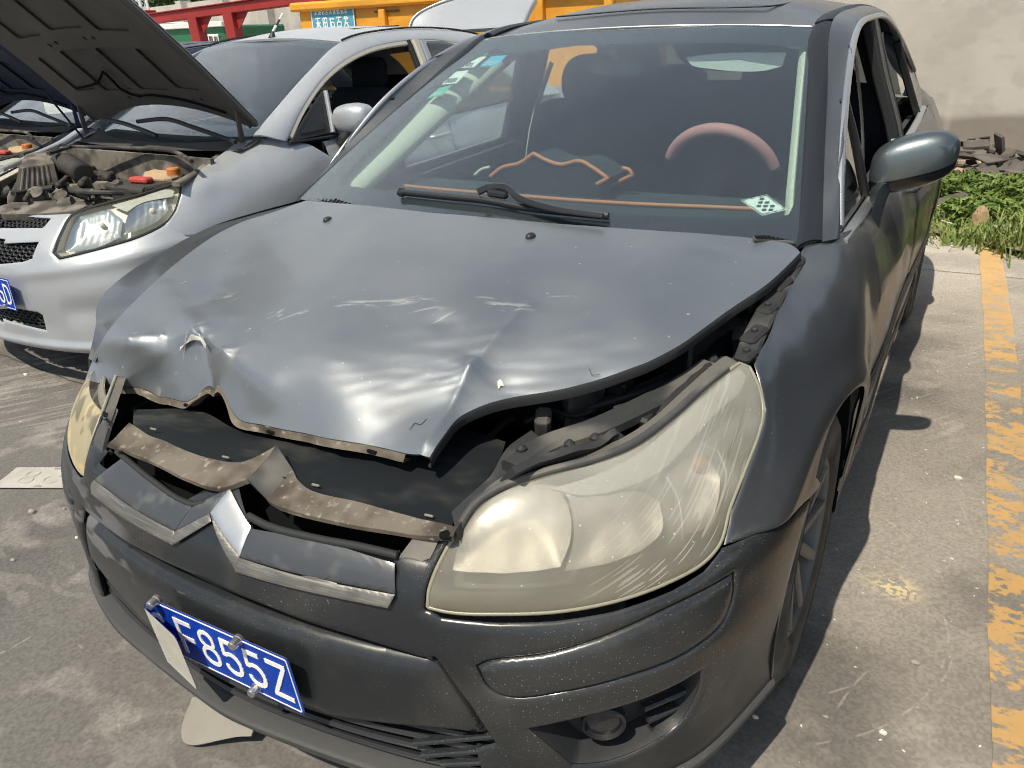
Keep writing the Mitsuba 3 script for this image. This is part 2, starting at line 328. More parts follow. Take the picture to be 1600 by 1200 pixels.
def plate_blue_col(p, n, uv): return mix((.003, .040, .33), (.005, .055, .40), noise(p.x*30, p.y*30, p.z*30))
M('plate_blue', pri(proc(plate_blue_col), .5, spec=.2))
M('plate_white', pri((.80, .80, .78), .4, spec=.5))
M('plate_back', pri(proc(lambda p, n, uv: mix((.62, .61, .55), (.45, .43, .37), fbm(p.x*25, p.y*25, p.z*25, 3))), .45, .3))
M('steel_bolt', pri((.55, .54, .52), .3, .9))
M('cream_trim', pri((.70, .68, .56), .7, spec=.3))
M('dash_plastic', pri((.035, .042, .048), .7, spec=.3))
M('seat_cloth', pri((.018, .021, .026), .95, spec=.1))
M('headliner', pri((.30, .29, .26), .9, spec=.2))
M('orange_piping', pri((.62, .22, .10), .5, spec=.4))
M('pink_leather', pri((.60, .26, .26), .55, spec=.4))
M('white_print', pri((.78, .80, .76), .6, spec=.3))
M('sticker_green', pri((.10, .45, .36), .5, spec=.3))
M('sticker_blue', pri((.06, .42, .62), .5, spec=.3))
M('ink_dark', pri((.05, .07, .07), .6, spec=.3))

# ---------------------------------------------------------------- the wrecked grey sedan (x to its left, y to its tail, nose at y = 0)
CTRL={.16:[(0,.03),(.4,.08),(.62,.16),(.79,.35),(.83,.47),(.86,.6),(.86,.9),(.86,1.3),(.86,1.6)],
.22:[(0,.0),(.4,.05),(.62,.13),(.80,.315),(.84,.44),(.874,.58),(.876,.9),(.87,1.3),(.865,1.6)],
.30:[(0,.0),(.4,.05),(.64,.14),(.80,.315),(.852,.47),(.877,.62),(.883,.8),(.885,1.0),(.872,1.3),(.868,1.6)],
.45:[(0,-.004),(.22,.008),(.4,.045),(.63,.128),(.77,.25),(.845,.41),(.877,.6),(.891,.85),(.90,1.0),(.885,1.3),(.88,1.6)],
.55:[(0,.004),(.2,.015),(.4,.058),(.63,.145),(.755,.25),(.835,.40),(.874,.57),(.893,.85),(.905,1.0),(.89,1.3),(.884,1.6)],
.62:[(0,.03),(.2,.043),(.436,.085),(.62,.17),(.75,.275),(.825,.39),(.869,.57),(.893,.85),(.907,1.0),(.892,1.3),(.884,1.6)],
.70:[(0,.11),(.2,.12),(.436,.15),(.62,.235),(.72,.33),(.79,.45),(.845,.62),(.88,.85),(.897,1.0),(.886,1.3),(.878,1.6)],
.78:[(0,.20),(.42,.25),(.6,.33),(.70,.45),(.76,.56),(.815,.72),(.855,.88),(.875,1.0),(.87,1.3),(.868,1.6)],
.84:[(0,.33),(.42,.38),(.62,.5),(.70,.58),(.75,.66),(.79,.78),(.825,.92),(.85,1.05),(.856,1.3),(.856,1.6)],
.90:[(0,.5),(.42,.58),(.62,.72),(.68,.78),(.74,.88),(.785,1.0),(.82,1.15),(.833,1.3),(.838,1.6)],
.95:[(0,.75),(.5,.9),(.72,1.05),(.78,1.18),(.80,1.3),(.81,1.6)]}
MAIN = Surf(CTRL)
CAR = thing('wrecked_sedan', 'dark grey sedan in front with crumpled bonnet and hazy headlamps', 'car')
both = lambda g: g.union(shapely.transform(g, lambda q: q*[-1, 1]))
flip = lambda g: shapely.transform(g, lambda q: q*[-1, 1])
def mirrored(m): return trimesh.Trimesh(np.array(m.vertices)*[-1, 1, 1], np.array(m.faces)[:, ::-1], process=False)

# --- bonnet: the crumpled outer skin, its hem, rusty front flange and inner frame
HG = np.array([(-0.68,1.051,0.957),(-0.576,1.017,0.966),(-0.474,0.979,0.976),(-0.383,0.948,0.984),(-0.31,0.934,0.987),(-0.248,0.93,0.987),(-0.191,0.93,0.986),(-0.135,0.929,0.985),(-0.078,0.927,0.986),(-0.024,0.925,0.987),(0.027,0.924,0.987),(0.077,0.926,0.987),(0.124,0.93,0.986),(0.168,0.935,0.985),(0.212,0.942,0.983),(0.254,0.949,0.982),(0.295,0.957,0.981),(0.336,0.967,0.979),(0.375,0.978,0.977),(0.413,0.99,0.975),(0.451,1.001,0.973),(0.488,1.014,0.971),(0.525,1.026,0.969),(0.562,1.039,0.966),(0.599,1.048,0.964),(0.638,1.05,0.963),(0.676,1.049,0.962),(0.714,1.048,0.96),(0.753,1.011,0.952),(-0.71,1.001,0.944),(-0.617,0.979,0.95),(-0.514,0.943,0.959),(-0.412,0.903,0.969),(-0.322,0.87,0.976),(-0.252,0.856,0.978),(-0.192,0.851,0.977),(-0.137,0.851,0.975),(-0.084,0.85,0.975),(-0.029,0.847,0.975),(0.023,0.844,0.975),(0.073,0.843,0.974),(0.12,0.845,0.973),(0.164,0.849,0.971),(0.207,0.855,0.969),(0.248,0.861,0.967),(0.289,0.867,0.965),(0.329,0.873,0.964),(0.369,0.88,0.962),(0.407,0.888,0.96),(0.444,0.897,0.958),(0.48,0.908,0.955),(0.516,0.921,0.952),(0.551,0.933,0.948),(0.586,0.945,0.944),(0.623,0.949,0.941),(0.661,0.944,0.941),(0.699,0.937,0.941),(0.737,0.904,0.934),(-0.732,0.961,0.935),(-0.643,0.943,0.939),(-0.548,0.916,0.946),(-0.447,0.879,0.954),(-0.35,0.841,0.963),(-0.265,0.811,0.969),(-0.2,0.799,0.97),(-0.144,0.795,0.968),(-0.091,0.795,0.967),(-0.038,0.793,0.966),(0.015,0.789,0.966),(0.065,0.786,0.965),(0.112,0.786,0.964),(0.156,0.789,0.961),(0.198,0.795,0.959),(0.238,0.802,0.956),(0.278,0.808,0.953),(0.318,0.813,0.951),(0.357,0.818,0.949),(0.396,0.823,0.948),(0.433,0.829,0.946),(0.47,0.837,0.944),(0.505,0.847,0.94),(0.539,0.858,0.936),(0.573,0.87,0.932),(0.607,0.878,0.928),(0.644,0.878,0.926),(0.682,0.871,0.925),(0.719,0.839,0.919),(-0.758,0.928,0.927),(-0.67,0.912,0.93),(-0.579,0.89,0.935),(-0.484,0.859,0.942),(-0.387,0.823,0.95),(-0.295,0.788,0.957),(-0.218,0.763,0.961),(-0.157,0.754,0.961),(-0.103,0.751,0.96),(-0.051,0.749,0.958),(0.001,0.745,0.958),(0.052,0.74,0.957),(0.1,0.739,0.956),(0.144,0.74,0.953),(0.186,0.745,0.95),(0.225,0.752,0.947),(0.263,0.76,0.943),(0.301,0.767,0.94),(0.34,0.772,0.938),(0.379,0.775,0.936),(0.417,0.778,0.935),(0.454,0.782,0.934),(0.49,0.788,0.931),(0.524,0.797,0.927),(0.557,0.808,0.922),(0.591,0.817,0.917),(0.625,0.823,0.913),(0.661,0.821,0.911),(0.697,0.796,0.905),(-0.78,0.896,0.92),(-0.695,0.883,0.922),(-0.606,0.863,0.925),(-0.514,0.837,0.931),(-0.421,0.805,0.937),(-0.329,0.77,0.945),(-0.245,0.74,0.95),(-0.175,0.721,0.952),(-0.118,0.714,0.952),(-0.065,0.71,0.951),(-0.013,0.706,0.95),(0.038,0.701,0.949),(0.087,0.697,0.948),(0.132,0.697,0.946),(0.174,0.7,0.943),(0.213,0.706,0.939),(0.249,0.716,0.934),(0.285,0.725,0.93),(0.323,0.732,0.927),(0.361,0.736,0.925),(0.4,0.737,0.924),(0.437,0.738,0.923),(0.474,0.74,0.921),(0.509,0.745,0.918),(0.542,0.753,0.914),(0.575,0.762,0.909),(0.608,0.771,0.903),(0.641,0.775,0.899),(0.676,0.756,0.891),(-0.791,0.858,0.912),(-0.711,0.849,0.913),(-0.625,0.832,0.916),(-0.535,0.808,0.92),(-0.444,0.78,0.926),(-0.354,0.748,0.932),(-0.268,0.717,0.938),(-0.194,0.694,0.941),(-0.131,0.681,0.943),(-0.077,0.675,0.942),(-0.024,0.669,0.941),(0.027,0.663,0.94),(0.077,0.658,0.939),(0.123,0.655,0.937),(0.165,0.656,0.934),(0.203,0.663,0.93),(0.239,0.672,0.925),(0.273,0.684,0.92),(0.308,0.693,0.915),(0.346,0.698,0.912),(0.383,0.7,0.911),(0.421,0.7,0.91),(0.459,0.699,0.909),(0.495,0.699,0.908),(0.53,0.703,0.905),(0.562,0.71,0.899),(0.594,0.719,0.893),(0.625,0.727,0.888),(0.658,0.715,0.878),(-0.79,0.813,0.905),(-0.716,0.809,0.904),(-0.635,0.796,0.905),(-0.548,0.775,0.909),(-0.458,0.748,0.914),(-0.37,0.72,0.92),(-0.286,0.69,0.925),(-0.21,0.666,0.929),(-0.144,0.65,0.931),(-0.088,0.641,0.931),(-0.035,0.635,0.93),(0.016,0.629,0.929),(0.067,0.621,0.929),(0.115,0.616,0.928),(0.158,0.615,0.926),(0.196,0.619,0.921),(0.231,0.629,0.916),(0.264,0.641,0.91),(0.296,0.654,0.904),(0.332,0.661,0.9),(0.369,0.664,0.898),(0.406,0.665,0.896),(0.444,0.663,0.896),(0.481,0.661,0.895),(0.516,0.66,0.894),(0.55,0.662,0.89),(0.581,0.67,0.884),(0.612,0.679,0.878),(0.643,0.672,0.868),(-0.781,0.765,0.898),(-0.714,0.766,0.895),(-0.64,0.758,0.894),(-0.558,0.741,0.897),(-0.471,0.717,0.902),(-0.384,0.69,0.907),(-0.301,0.662,0.912),(-0.224,0.638,0.917),(-0.157,0.621,0.919),(-0.099,0.61,0.92),(-0.047,0.604,0.919),(0.004,0.598,0.918),(0.055,0.59,0.917),(0.104,0.583,0.917),(0.149,0.578,0.916),(0.189,0.58,0.913),(0.224,0.588,0.908),(0.256,0.6,0.901),(0.286,0.614,0.894),(0.318,0.626,0.889),(0.354,0.63,0.886),(0.391,0.632,0.884),(0.427,0.631,0.883),(0.464,0.629,0.882),(0.5,0.626,0.881),(0.535,0.625,0.879),(0.567,0.629,0.875),(0.597,0.636,0.869),(0.628,0.631,0.859),(-0.768,0.717,0.891),(-0.709,0.722,0.886),(-0.642,0.72,0.884),(-0.566,0.708,0.885),(-0.482,0.687,0.889),(-0.397,0.661,0.895),(-0.314,0.634,0.9),(-0.238,0.611,0.904),(-0.17,0.593,0.908),(-0.111,0.581,0.909),(-0.059,0.575,0.908),(-0.01,0.57,0.906),(0.04,0.564,0.905),(0.089,0.556,0.905),(0.136,0.549,0.905),(0.178,0.546,0.904),(0.214,0.551,0.9),(0.246,0.562,0.894),(0.277,0.575,0.887),(0.307,0.588,0.881),(0.339,0.597,0.876),(0.374,0.601,0.873),(0.409,0.602,0.871),(0.445,0.601,0.871),(0.481,0.599,0.87),(0.516,0.597,0.868),(0.549,0.597,0.865),(0.58,0.601,0.86),(0.61,0.596,0.851),(-0.756,0.672,0.883),(-0.701,0.679,0.878),(-0.642,0.683,0.874),(-0.572,0.675,0.874),(-0.494,0.658,0.877),(-0.41,0.634,0.882),(-0.328,0.608,0.888),(-0.252,0.585,0.893),(-0.183,0.566,0.896),(-0.124,0.554,0.898),(-0.071,0.547,0.898),(-0.023,0.543,0.896),(0.024,0.54,0.894),(0.072,0.533,0.894),(0.119,0.525,0.894),(0.163,0.52,0.894),(0.202,0.52,0.892),(0.235,0.528,0.887),(0.266,0.539,0.881),(0.295,0.551,0.874),(0.325,0.563,0.868),(0.357,0.571,0.864),(0.391,0.575,0.861),(0.425,0.576,0.86),(0.46,0.574,0.858),(0.495,0.572,0.857),(0.529,0.571,0.854),(0.56,0.572,0.851),(0.591,0.567,0.843),(-0.748,0.633,0.874),(-0.691,0.637,0.87),(-0.639,0.645,0.865),(-0.577,0.643,0.863),(-0.502,0.629,0.865),(-0.422,0.608,0.87),(-0.341,0.583,0.876),(-0.265,0.56,0.881),(-0.196,0.541,0.886),(-0.136,0.528,0.888),(-0.083,0.52,0.889),(-0.035,0.516,0.888),(0.01,0.513,0.885),(0.055,0.51,0.883),(0.101,0.504,0.883),(0.145,0.499,0.883),(0.185,0.497,0.882),(0.221,0.5,0.879),(0.252,0.508,0.874),(0.282,0.519,0.868),(0.312,0.53,0.863),(0.341,0.541,0.857),(0.372,0.549,0.853),(0.405,0.552,0.85),(0.439,0.553,0.849),(0.473,0.551,0.847),(0.506,0.549,0.845),(0.539,0.549,0.843),(0.569,0.543,0.836),(-0.738,0.594,0.865),(-0.68,0.597,0.862),(-0.632,0.606,0.856),(-0.578,0.609,0.852),(-0.508,0.599,0.854),(-0.43,0.58,0.859),(-0.351,0.557,0.865),(-0.276,0.534,0.87),(-0.208,0.516,0.875),(-0.148,0.503,0.879),(-0.094,0.494,0.881),(-0.045,0.489,0.88),(0,0.485,0.877),(0.042,0.485,0.874),(0.084,0.483,0.872),(0.126,0.479,0.872),(0.167,0.476,0.872),(0.204,0.477,0.87),(0.237,0.482,0.867),(0.267,0.491,0.862),(0.296,0.502,0.856),(0.325,0.512,0.851),(0.354,0.522,0.846),(0.384,0.529,0.842),(0.417,0.532,0.839),(0.45,0.531,0.837),(0.483,0.53,0.835),(0.515,0.529,0.834),(0.546,0.523,0.828),(-0.728,0.556,0.855),(-0.667,0.556,0.854),(-0.619,0.564,0.85),(-0.574,0.573,0.844),(-0.512,0.568,0.844),(-0.436,0.551,0.849),(-0.36,0.53,0.854),(-0.287,0.509,0.86),(-0.22,0.492,0.865),(-0.16,0.479,0.869),(-0.107,0.471,0.872),(-0.057,0.463,0.872),(-0.01,0.457,0.87),(0.031,0.457,0.867),(0.07,0.459,0.864),(0.109,0.458,0.862),(0.148,0.457,0.861),(0.186,0.457,0.861),(0.22,0.459,0.859),(0.252,0.466,0.855),(0.28,0.475,0.85),(0.308,0.486,0.845),(0.336,0.497,0.84),(0.364,0.506,0.835),(0.395,0.511,0.831),(0.427,0.513,0.828),(0.459,0.512,0.826),(0.491,0.511,0.825),(0.522,0.506,0.82),(-0.72,0.522,0.845),(-0.655,0.518,0.847),(-0.602,0.521,0.844),(-0.558,0.53,0.839),(-0.509,0.534,0.835),(-0.438,0.52,0.84),(-0.365,0.502,0.845),(-0.295,0.484,0.85),(-0.231,0.468,0.855),(-0.173,0.457,0.859),(-0.121,0.449,0.863),(-0.069,0.441,0.864),(-0.02,0.432,0.863),(0.021,0.431,0.86),(0.058,0.433,0.857),(0.094,0.436,0.854),(0.13,0.438,0.852),(0.166,0.438,0.851),(0.201,0.44,0.85),(0.234,0.443,0.848),(0.264,0.451,0.845),(0.291,0.462,0.839),(0.317,0.473,0.834),(0.344,0.483,0.829),(0.373,0.491,0.824),(0.403,0.495,0.82),(0.435,0.496,0.818),(0.466,0.496,0.817),(0.497,0.49,0.813),(-0.715,0.491,0.834),(-0.646,0.484,0.838),(-0.587,0.481,0.839),(-0.537,0.484,0.837),(-0.491,0.49,0.833),(-0.434,0.485,0.834),(-0.367,0.472,0.837),(-0.302,0.457,0.841),(-0.241,0.444,0.845),(-0.186,0.436,0.85),(-0.136,0.43,0.854),(-0.084,0.421,0.856),(-0.033,0.409,0.855),(0.01,0.406,0.854),(0.046,0.408,0.851),(0.08,0.412,0.848),(0.113,0.417,0.845),(0.147,0.42,0.843),(0.181,0.422,0.842),(0.215,0.425,0.841),(0.246,0.429,0.839),(0.274,0.438,0.835),(0.299,0.449,0.83),(0.325,0.461,0.824),(0.351,0.471,0.819),(0.38,0.477,0.814),(0.41,0.48,0.81),(0.44,0.482,0.809),(0.47,0.477,0.805),(-0.712,0.462,0.822),(-0.641,0.453,0.828),(-0.578,0.448,0.831),(-0.522,0.445,0.832),(-0.47,0.445,0.832),(-0.42,0.445,0.831),(-0.365,0.44,0.832),(-0.306,0.43,0.834),(-0.25,0.421,0.837),(-0.199,0.416,0.841),(-0.152,0.413,0.846),(-0.101,0.404,0.848),(-0.048,0.39,0.847),(-0.004,0.384,0.847),(0.034,0.385,0.845),(0.067,0.389,0.842),(0.098,0.395,0.839),(0.129,0.401,0.836),(0.161,0.406,0.834),(0.193,0.409,0.833),(0.225,0.412,0.832),(0.255,0.417,0.83),(0.281,0.426,0.826),(0.306,0.438,0.821),(0.331,0.449,0.815),(0.357,0.458,0.809),(0.385,0.465,0.804),(0.414,0.468,0.802),(0.443,0.465,0.798),(-0.707,0.434,0.811),(-0.636,0.424,0.818),(-0.573,0.418,0.822),(-0.516,0.414,0.825),(-0.46,0.411,0.827),(-0.407,0.407,0.829),(-0.36,0.407,0.827),(-0.308,0.402,0.827),(-0.256,0.396,0.829),(-0.211,0.395,0.832),(-0.169,0.397,0.837),(-0.119,0.388,0.839),(-0.064,0.373,0.838),(-0.019,0.366,0.838),(0.02,0.365,0.838),(0.054,0.368,0.836),(0.084,0.374,0.833),(0.113,0.381,0.83),(0.142,0.388,0.827),(0.173,0.393,0.825),(0.204,0.396,0.824),(0.234,0.4,0.824),(0.263,0.405,0.822),(0.288,0.415,0.818),(0.312,0.427,0.812),(0.336,0.437,0.805),(0.361,0.447,0.799),(0.388,0.453,0.796),(0.416,0.453,0.792),(-0.698,0.404,0.801),(-0.627,0.393,0.808),(-0.567,0.389,0.813),(-0.514,0.388,0.815),(-0.464,0.387,0.817),(-0.409,0.382,0.819),(-0.361,0.38,0.819),(-0.312,0.377,0.819),(-0.262,0.372,0.821),(-0.222,0.375,0.824),(-0.185,0.381,0.829),(-0.137,0.374,0.831),(-0.081,0.357,0.828),(-0.037,0.35,0.828),(0.003,0.348,0.829),(0.039,0.348,0.829),(0.07,0.353,0.827),(0.099,0.36,0.824),(0.127,0.367,0.821),(0.154,0.375,0.818),(0.183,0.381,0.816),(0.212,0.385,0.816),(0.242,0.389,0.815),(0.27,0.394,0.814),(0.294,0.404,0.809),(0.317,0.415,0.803),(0.341,0.425,0.796),(0.365,0.435,0.791),(0.391,0.439,0.787),(-0.679,0.369,0.794),(-0.611,0.36,0.801),(-0.556,0.358,0.805),(-0.511,0.361,0.805),(-0.471,0.367,0.804),(-0.427,0.369,0.803),(-0.378,0.366,0.804),(-0.325,0.36,0.806),(-0.273,0.353,0.81),(-0.232,0.355,0.815),(-0.2,0.364,0.821),(-0.154,0.359,0.822),(-0.097,0.341,0.817),(-0.054,0.335,0.816),(-0.016,0.334,0.817),(0.021,0.333,0.818),(0.054,0.335,0.818),(0.084,0.34,0.817),(0.112,0.347,0.815),(0.138,0.354,0.812),(0.165,0.362,0.809),(0.192,0.369,0.808),(0.22,0.374,0.807),(0.248,0.378,0.807),(0.275,0.383,0.805),(0.299,0.392,0.799),(0.322,0.402,0.793),(0.345,0.413,0.788),(0.368,0.42,0.783),(-0.67,0.342,0.783),(-0.595,0.328,0.793),(-0.546,0.328,0.796),(-0.507,0.334,0.796),(-0.478,0.347,0.791),(-0.445,0.356,0.786),(-0.406,0.36,0.784),(-0.353,0.353,0.786),(-0.294,0.342,0.793),(-0.246,0.339,0.804),(-0.214,0.348,0.812),(-0.172,0.346,0.812),(-0.114,0.326,0.805),(-0.071,0.32,0.804),(-0.035,0.32,0.805),(0.001,0.32,0.806),(0.035,0.32,0.807),(0.068,0.323,0.807),(0.097,0.327,0.806),(0.124,0.334,0.805),(0.149,0.342,0.802),(0.174,0.35,0.8),(0.2,0.357,0.798),(0.227,0.362,0.798),(0.255,0.366,0.797),(0.281,0.371,0.794),(0.305,0.379,0.789),(0.327,0.389,0.784),(0.349,0.397,0.779),(-0.676,0.326,0.765),(-0.599,0.31,0.777),(-0.548,0.309,0.781),(-0.515,0.318,0.779),(-0.487,0.331,0.774),(-0.46,0.343,0.768),(-0.427,0.351,0.764),(-0.381,0.349,0.763),(-0.322,0.338,0.771),(-0.268,0.331,0.786),(-0.228,0.334,0.802),(-0.186,0.332,0.802),(-0.129,0.311,0.791),(-0.085,0.304,0.79),(-0.051,0.306,0.79),(-0.018,0.307,0.79),(0.017,0.308,0.792),(0.05,0.308,0.794),(0.082,0.31,0.795),(0.11,0.314,0.794),(0.137,0.32,0.793),(0.161,0.328,0.791),(0.186,0.336,0.789),(0.211,0.343,0.787),(0.237,0.348,0.786),(0.264,0.351,0.784),(0.289,0.356,0.781),(0.312,0.365,0.777),(0.334,0.373,0.773),(-0.695,0.318,0.74),(-0.623,0.306,0.751),(-0.571,0.304,0.756),(-0.535,0.312,0.755),(-0.505,0.322,0.752),(-0.478,0.334,0.746),(-0.444,0.341,0.742),(-0.4,0.341,0.741),(-0.346,0.332,0.747),(-0.293,0.326,0.764),(-0.246,0.326,0.787),(-0.202,0.321,0.788),(-0.147,0.301,0.772),(-0.1,0.291,0.771),(-0.066,0.292,0.772),(-0.034,0.295,0.772),(0,0.296,0.773),(0.034,0.295,0.776),(0.067,0.295,0.778),(0.098,0.296,0.78),(0.127,0.3,0.78),(0.152,0.306,0.779),(0.176,0.313,0.777),(0.2,0.32,0.775),(0.225,0.326,0.774),(0.252,0.328,0.772),(0.279,0.331,0.771),(0.302,0.338,0.769),(0.323,0.346,0.765),(-0.711,0.311,0.715),(-0.646,0.302,0.723),(-0.593,0.3,0.728),(-0.555,0.306,0.729),(-0.526,0.317,0.725),(-0.497,0.327,0.72),(-0.461,0.333,0.717),(-0.416,0.331,0.717),(-0.364,0.325,0.722),(-0.313,0.321,0.741),(-0.267,0.322,0.768),(-0.221,0.316,0.77),(-0.167,0.296,0.747),(-0.119,0.284,0.745),(-0.081,0.282,0.749),(-0.047,0.284,0.75),(-0.014,0.284,0.752),(0.022,0.283,0.755),(0.056,0.281,0.758),(0.089,0.28,0.761),(0.119,0.281,0.763),(0.147,0.285,0.764),(0.172,0.29,0.763),(0.196,0.296,0.762),(0.221,0.301,0.76),(0.248,0.302,0.76),(0.276,0.302,0.76),(0.302,0.306,0.76),(0.324,0.312,0.758),(-0.705,0.292,0.698),(-0.653,0.29,0.701),(-0.607,0.292,0.703),(-0.571,0.298,0.703),(-0.544,0.311,0.699),(-0.514,0.32,0.695),(-0.475,0.324,0.693),(-0.429,0.321,0.692),(-0.379,0.316,0.697),(-0.332,0.316,0.717),(-0.287,0.319,0.75),(-0.24,0.312,0.75),(-0.184,0.289,0.723),(-0.136,0.278,0.719),(-0.098,0.275,0.723),(-0.062,0.275,0.725),(-0.027,0.273,0.728),(0.01,0.271,0.732),(0.046,0.268,0.737),(0.08,0.265,0.741),(0.111,0.265,0.744),(0.14,0.267,0.746),(0.167,0.27,0.746),(0.193,0.274,0.746),(0.219,0.276,0.746),(0.247,0.276,0.746),(0.276,0.274,0.748),(0.304,0.273,0.75),(0.328,0.277,0.751),(-0.689,0.269,0.685),(-0.649,0.273,0.682),(-0.613,0.28,0.68),(-0.583,0.29,0.678),(-0.558,0.303,0.673),(-0.525,0.311,0.67),(-0.485,0.313,0.669),(-0.438,0.31,0.669),(-0.389,0.305,0.673),(-0.346,0.309,0.695),(-0.305,0.316,0.732),(-0.257,0.308,0.733),(-0.197,0.28,0.699),(-0.149,0.268,0.693),(-0.111,0.266,0.698),(-0.075,0.265,0.701),(-0.039,0.263,0.704),(-0.002,0.26,0.709),(0.035,0.256,0.715),(0.071,0.252,0.719),(0.104,0.25,0.723),(0.134,0.25,0.726),(0.162,0.252,0.728),(0.189,0.254,0.729),(0.216,0.255,0.73),(0.245,0.253,0.732),(0.275,0.25,0.734),(0.304,0.247,0.738),(0.33,0.246,0.742)]).reshape(25,29,3)
def hood_fine(G, k):
    h, w = G.shape[:2]; a = CubicSpline(np.arange(h), G, axis=0)(np.linspace(0, h-1, (h-1)*k+1)); return CubicSpline(np.arange(w), a, axis=1)(np.linspace(0, w-1, (w-1)*k+1))
HF = hood_fine(HG, 5)
def hood_dents(v):
    x, y = v[:, 0], v[:, 1]; dz = np.zeros(len(v))
    def g(cx, cy, sx, sy, a=0.):
        c, s = math.cos(a), math.sin(a); u = (x-cx)*c+(y-cy)*s; w = -(x-cx)*s+(y-cy)*c
        return np.exp(-(u/sx)**2-(w/sy)**2)
    def kink(p, q, h, w, ends=.03):                        # a sharp fold along a line
        p, q = A(p)[:2], A(q)[:2]; e = (q-p)/np.linalg.norm(q-p); r = np.column_stack([x, y])-p; t = r@e; d = abs(r[:, 0]*e[1]-r[:, 1]*e[0]); L = np.linalg.norm(q-p)
        return h*np.exp(-d/w)*np.clip((t+ends)/ends, 0, 1)*np.clip((L+ends-t)/ends, 0, 1)
    D = [(0.308,0.264,0.747),(0.299,0.428,0.819),(0.312,0.621,0.888),(-0.358,0.366,0.807),(-0.287,0.316,0.743),(-0.412,0.358,0.776),(-0.308,0.337,0.778),(0.189,0.503,0.885),(0.437,0.509,0.825),(0.16,0.324,0.789),(-0.256,0.33,0.79),(-0.48,0.333,0.75),(0.002,0.307,0.791),(0.592,0.962,0.947),(0.69,0.996,0.952),(-0.649,0.307,0.736),(-0.552,0.313,0.789),(-0.484,0.352,0.797),(-0.399,0.368,0.806),(-0.346,0.362,0.805)]
    dz += kink(D[0], D[1], .013, .022)+kink(D[1], D[2], .009, .022)
    dz += kink(D[3], D[4], -.026, .014)+kink(D[5], D[3], .014, .012)+kink(D[6], D[10], .012, .014)
    for i in range(15, 19): dz += kink(D[i], D[i+1], .006, .016, .012)
    dz += kink(D[19], D[10], .010, .014)
    for i, (dep, sx, sy) in {7: (-.005, .03, .025), 8: (-.003, .07, .05), 11: (-.010, .03, .04), 13: (.004, .06, .02), 14: (-.005, .04, .03)}.items(): dz += dep*g(D[i][0], D[i][1], sx, sy)
    n = meshkit.fbm(v*[5, 5, 0], 3, 4)-.5
    w = np.clip((.50-y)/.2, 0, 1)
    n2 = meshkit.fbm(v*[16, 16, 0], 2, 9)-.5
    v = v.copy(); v[:, 2] += dz+n*(.002+.004*w*np.clip((.1-x)/.4, 0, 1))+n2*.004*w*np.clip((-.05-x)/.2, 0, 1); return v
hv = hood_dents(HF.reshape(-1, 3)); HF = hv.reshape(HF.shape)
hm = grid_mesh(HF)
HOOD = put(CAR, 'bonnet', solid(hm, .006, (0, 0, 9)), 'hood_paint', 40, 'crumpled scratched bonnet with its front edge torn up')
# hem along the right edge and rolled under
re_ = HF[:, -1]
put(HOOD, 'edge_hem', loft([re_+[.001, -.001, .001], re_+[.004, -.004, -.006], re_+[.002, -.002, -.020], re_+[-.012, .008, -.024]], 120), 'seal_rubber', 40)
fe = HF[-1]
nf = int(len(fe)*.93)
fl = fe[:nf]
def flange(sgn):
    a = fl+[0, -.001, -.001]; k = np.linspace(0, 1, len(fl)); wv = .004*np.sin(k*41)+.003*np.sin(k*97)
    return [a, a+np.stack([0*k, -.003-wv*.3, -.006+0*k], 1), a+np.stack([0*k, -.007-wv*.8, -.013+wv*.5], 1), a+np.stack([0*k, .012+0*k, -.018+0*k], 1)]
put(HOOD, 'rusty_flange', solid(loft(flange(1), 260), .002, (0, -9, 0)), 'dirty_rust', 30, 'brown rusty lip along the torn front edge')
for k, f in enumerate((.30, .545, .835)):
    c = fe[int(f*len(fe))]; put(HOOD, 'slot', box(c+[0, -.0055, -.0095], (.022, .006, .006), bevel=.001), 'matte_black', False)
inner = [HF[::5, ::5].copy()]; inner[0][..., 2] -= .045
put(HOOD, 'inner_frame', grid_mesh(inner[0][1:-9, 1:-2]), 'matte_black', 40)
TL = A([(-0.416,0.354,0.767),(-0.404,0.36,0.782),(-0.377,0.362,0.796),(-0.346,0.36,0.801),(-0.317,0.347,0.791)])
put(HOOD, 'torn_lip', solid(loft([TL+[0, -.004, .010], TL+[.002, -.010, .018]*np.array([[1], [.6], [1.3], [.8], [1.]]), TL+[.003, -.014, .010]], 26, 6), .0015, (0, -9, 5)), 'bare_metal', 20, 'pale torn sheet edge at the buckle')
for q in ([(0.256,0.291,0.755),(0.256,0.307,0.761),(0.27,0.306,0.761),(0.274,0.32,0.767)], [(0.499,0.519,0.829),(0.509,0.508,0.822),(0.523,0.512,0.824)]): put(HOOD, 'paint_crack', tube(A(q)+[0, -.001, .0035], .0006, 5), 'seal_rubber', True)
ch = A([(0.348,0.445,0.804),(0.351,0.45,0.806),(0.357,0.448,0.802),(0.363,0.443,0.797),(0.357,0.441,0.798),(0.357,0.434,0.794),(0.352,0.438,0.798)])+[0, -.001, .0045]; put(HOOD, 'paint_chip', patch(ch, axes=(0, 1), res=.01, th=.0015, toward=(0, 0, 9), smooth=False), 'bare_metal', 30)
for p in [(-0.429,0.87,0.955),(0.196,0.855,0.97)]:
    nz = trimesh.creation.icosphere(2, 1.); nz.apply_scale([.011, .015, .010]); nz.vertices[:, 2] = np.maximum(nz.vertices[:, 2], -.004)
    nz.apply_translation(A(p)+[0, 0, .000]); put(HOOD, 'washer_nozzle', nz, 'black_plastic', True)

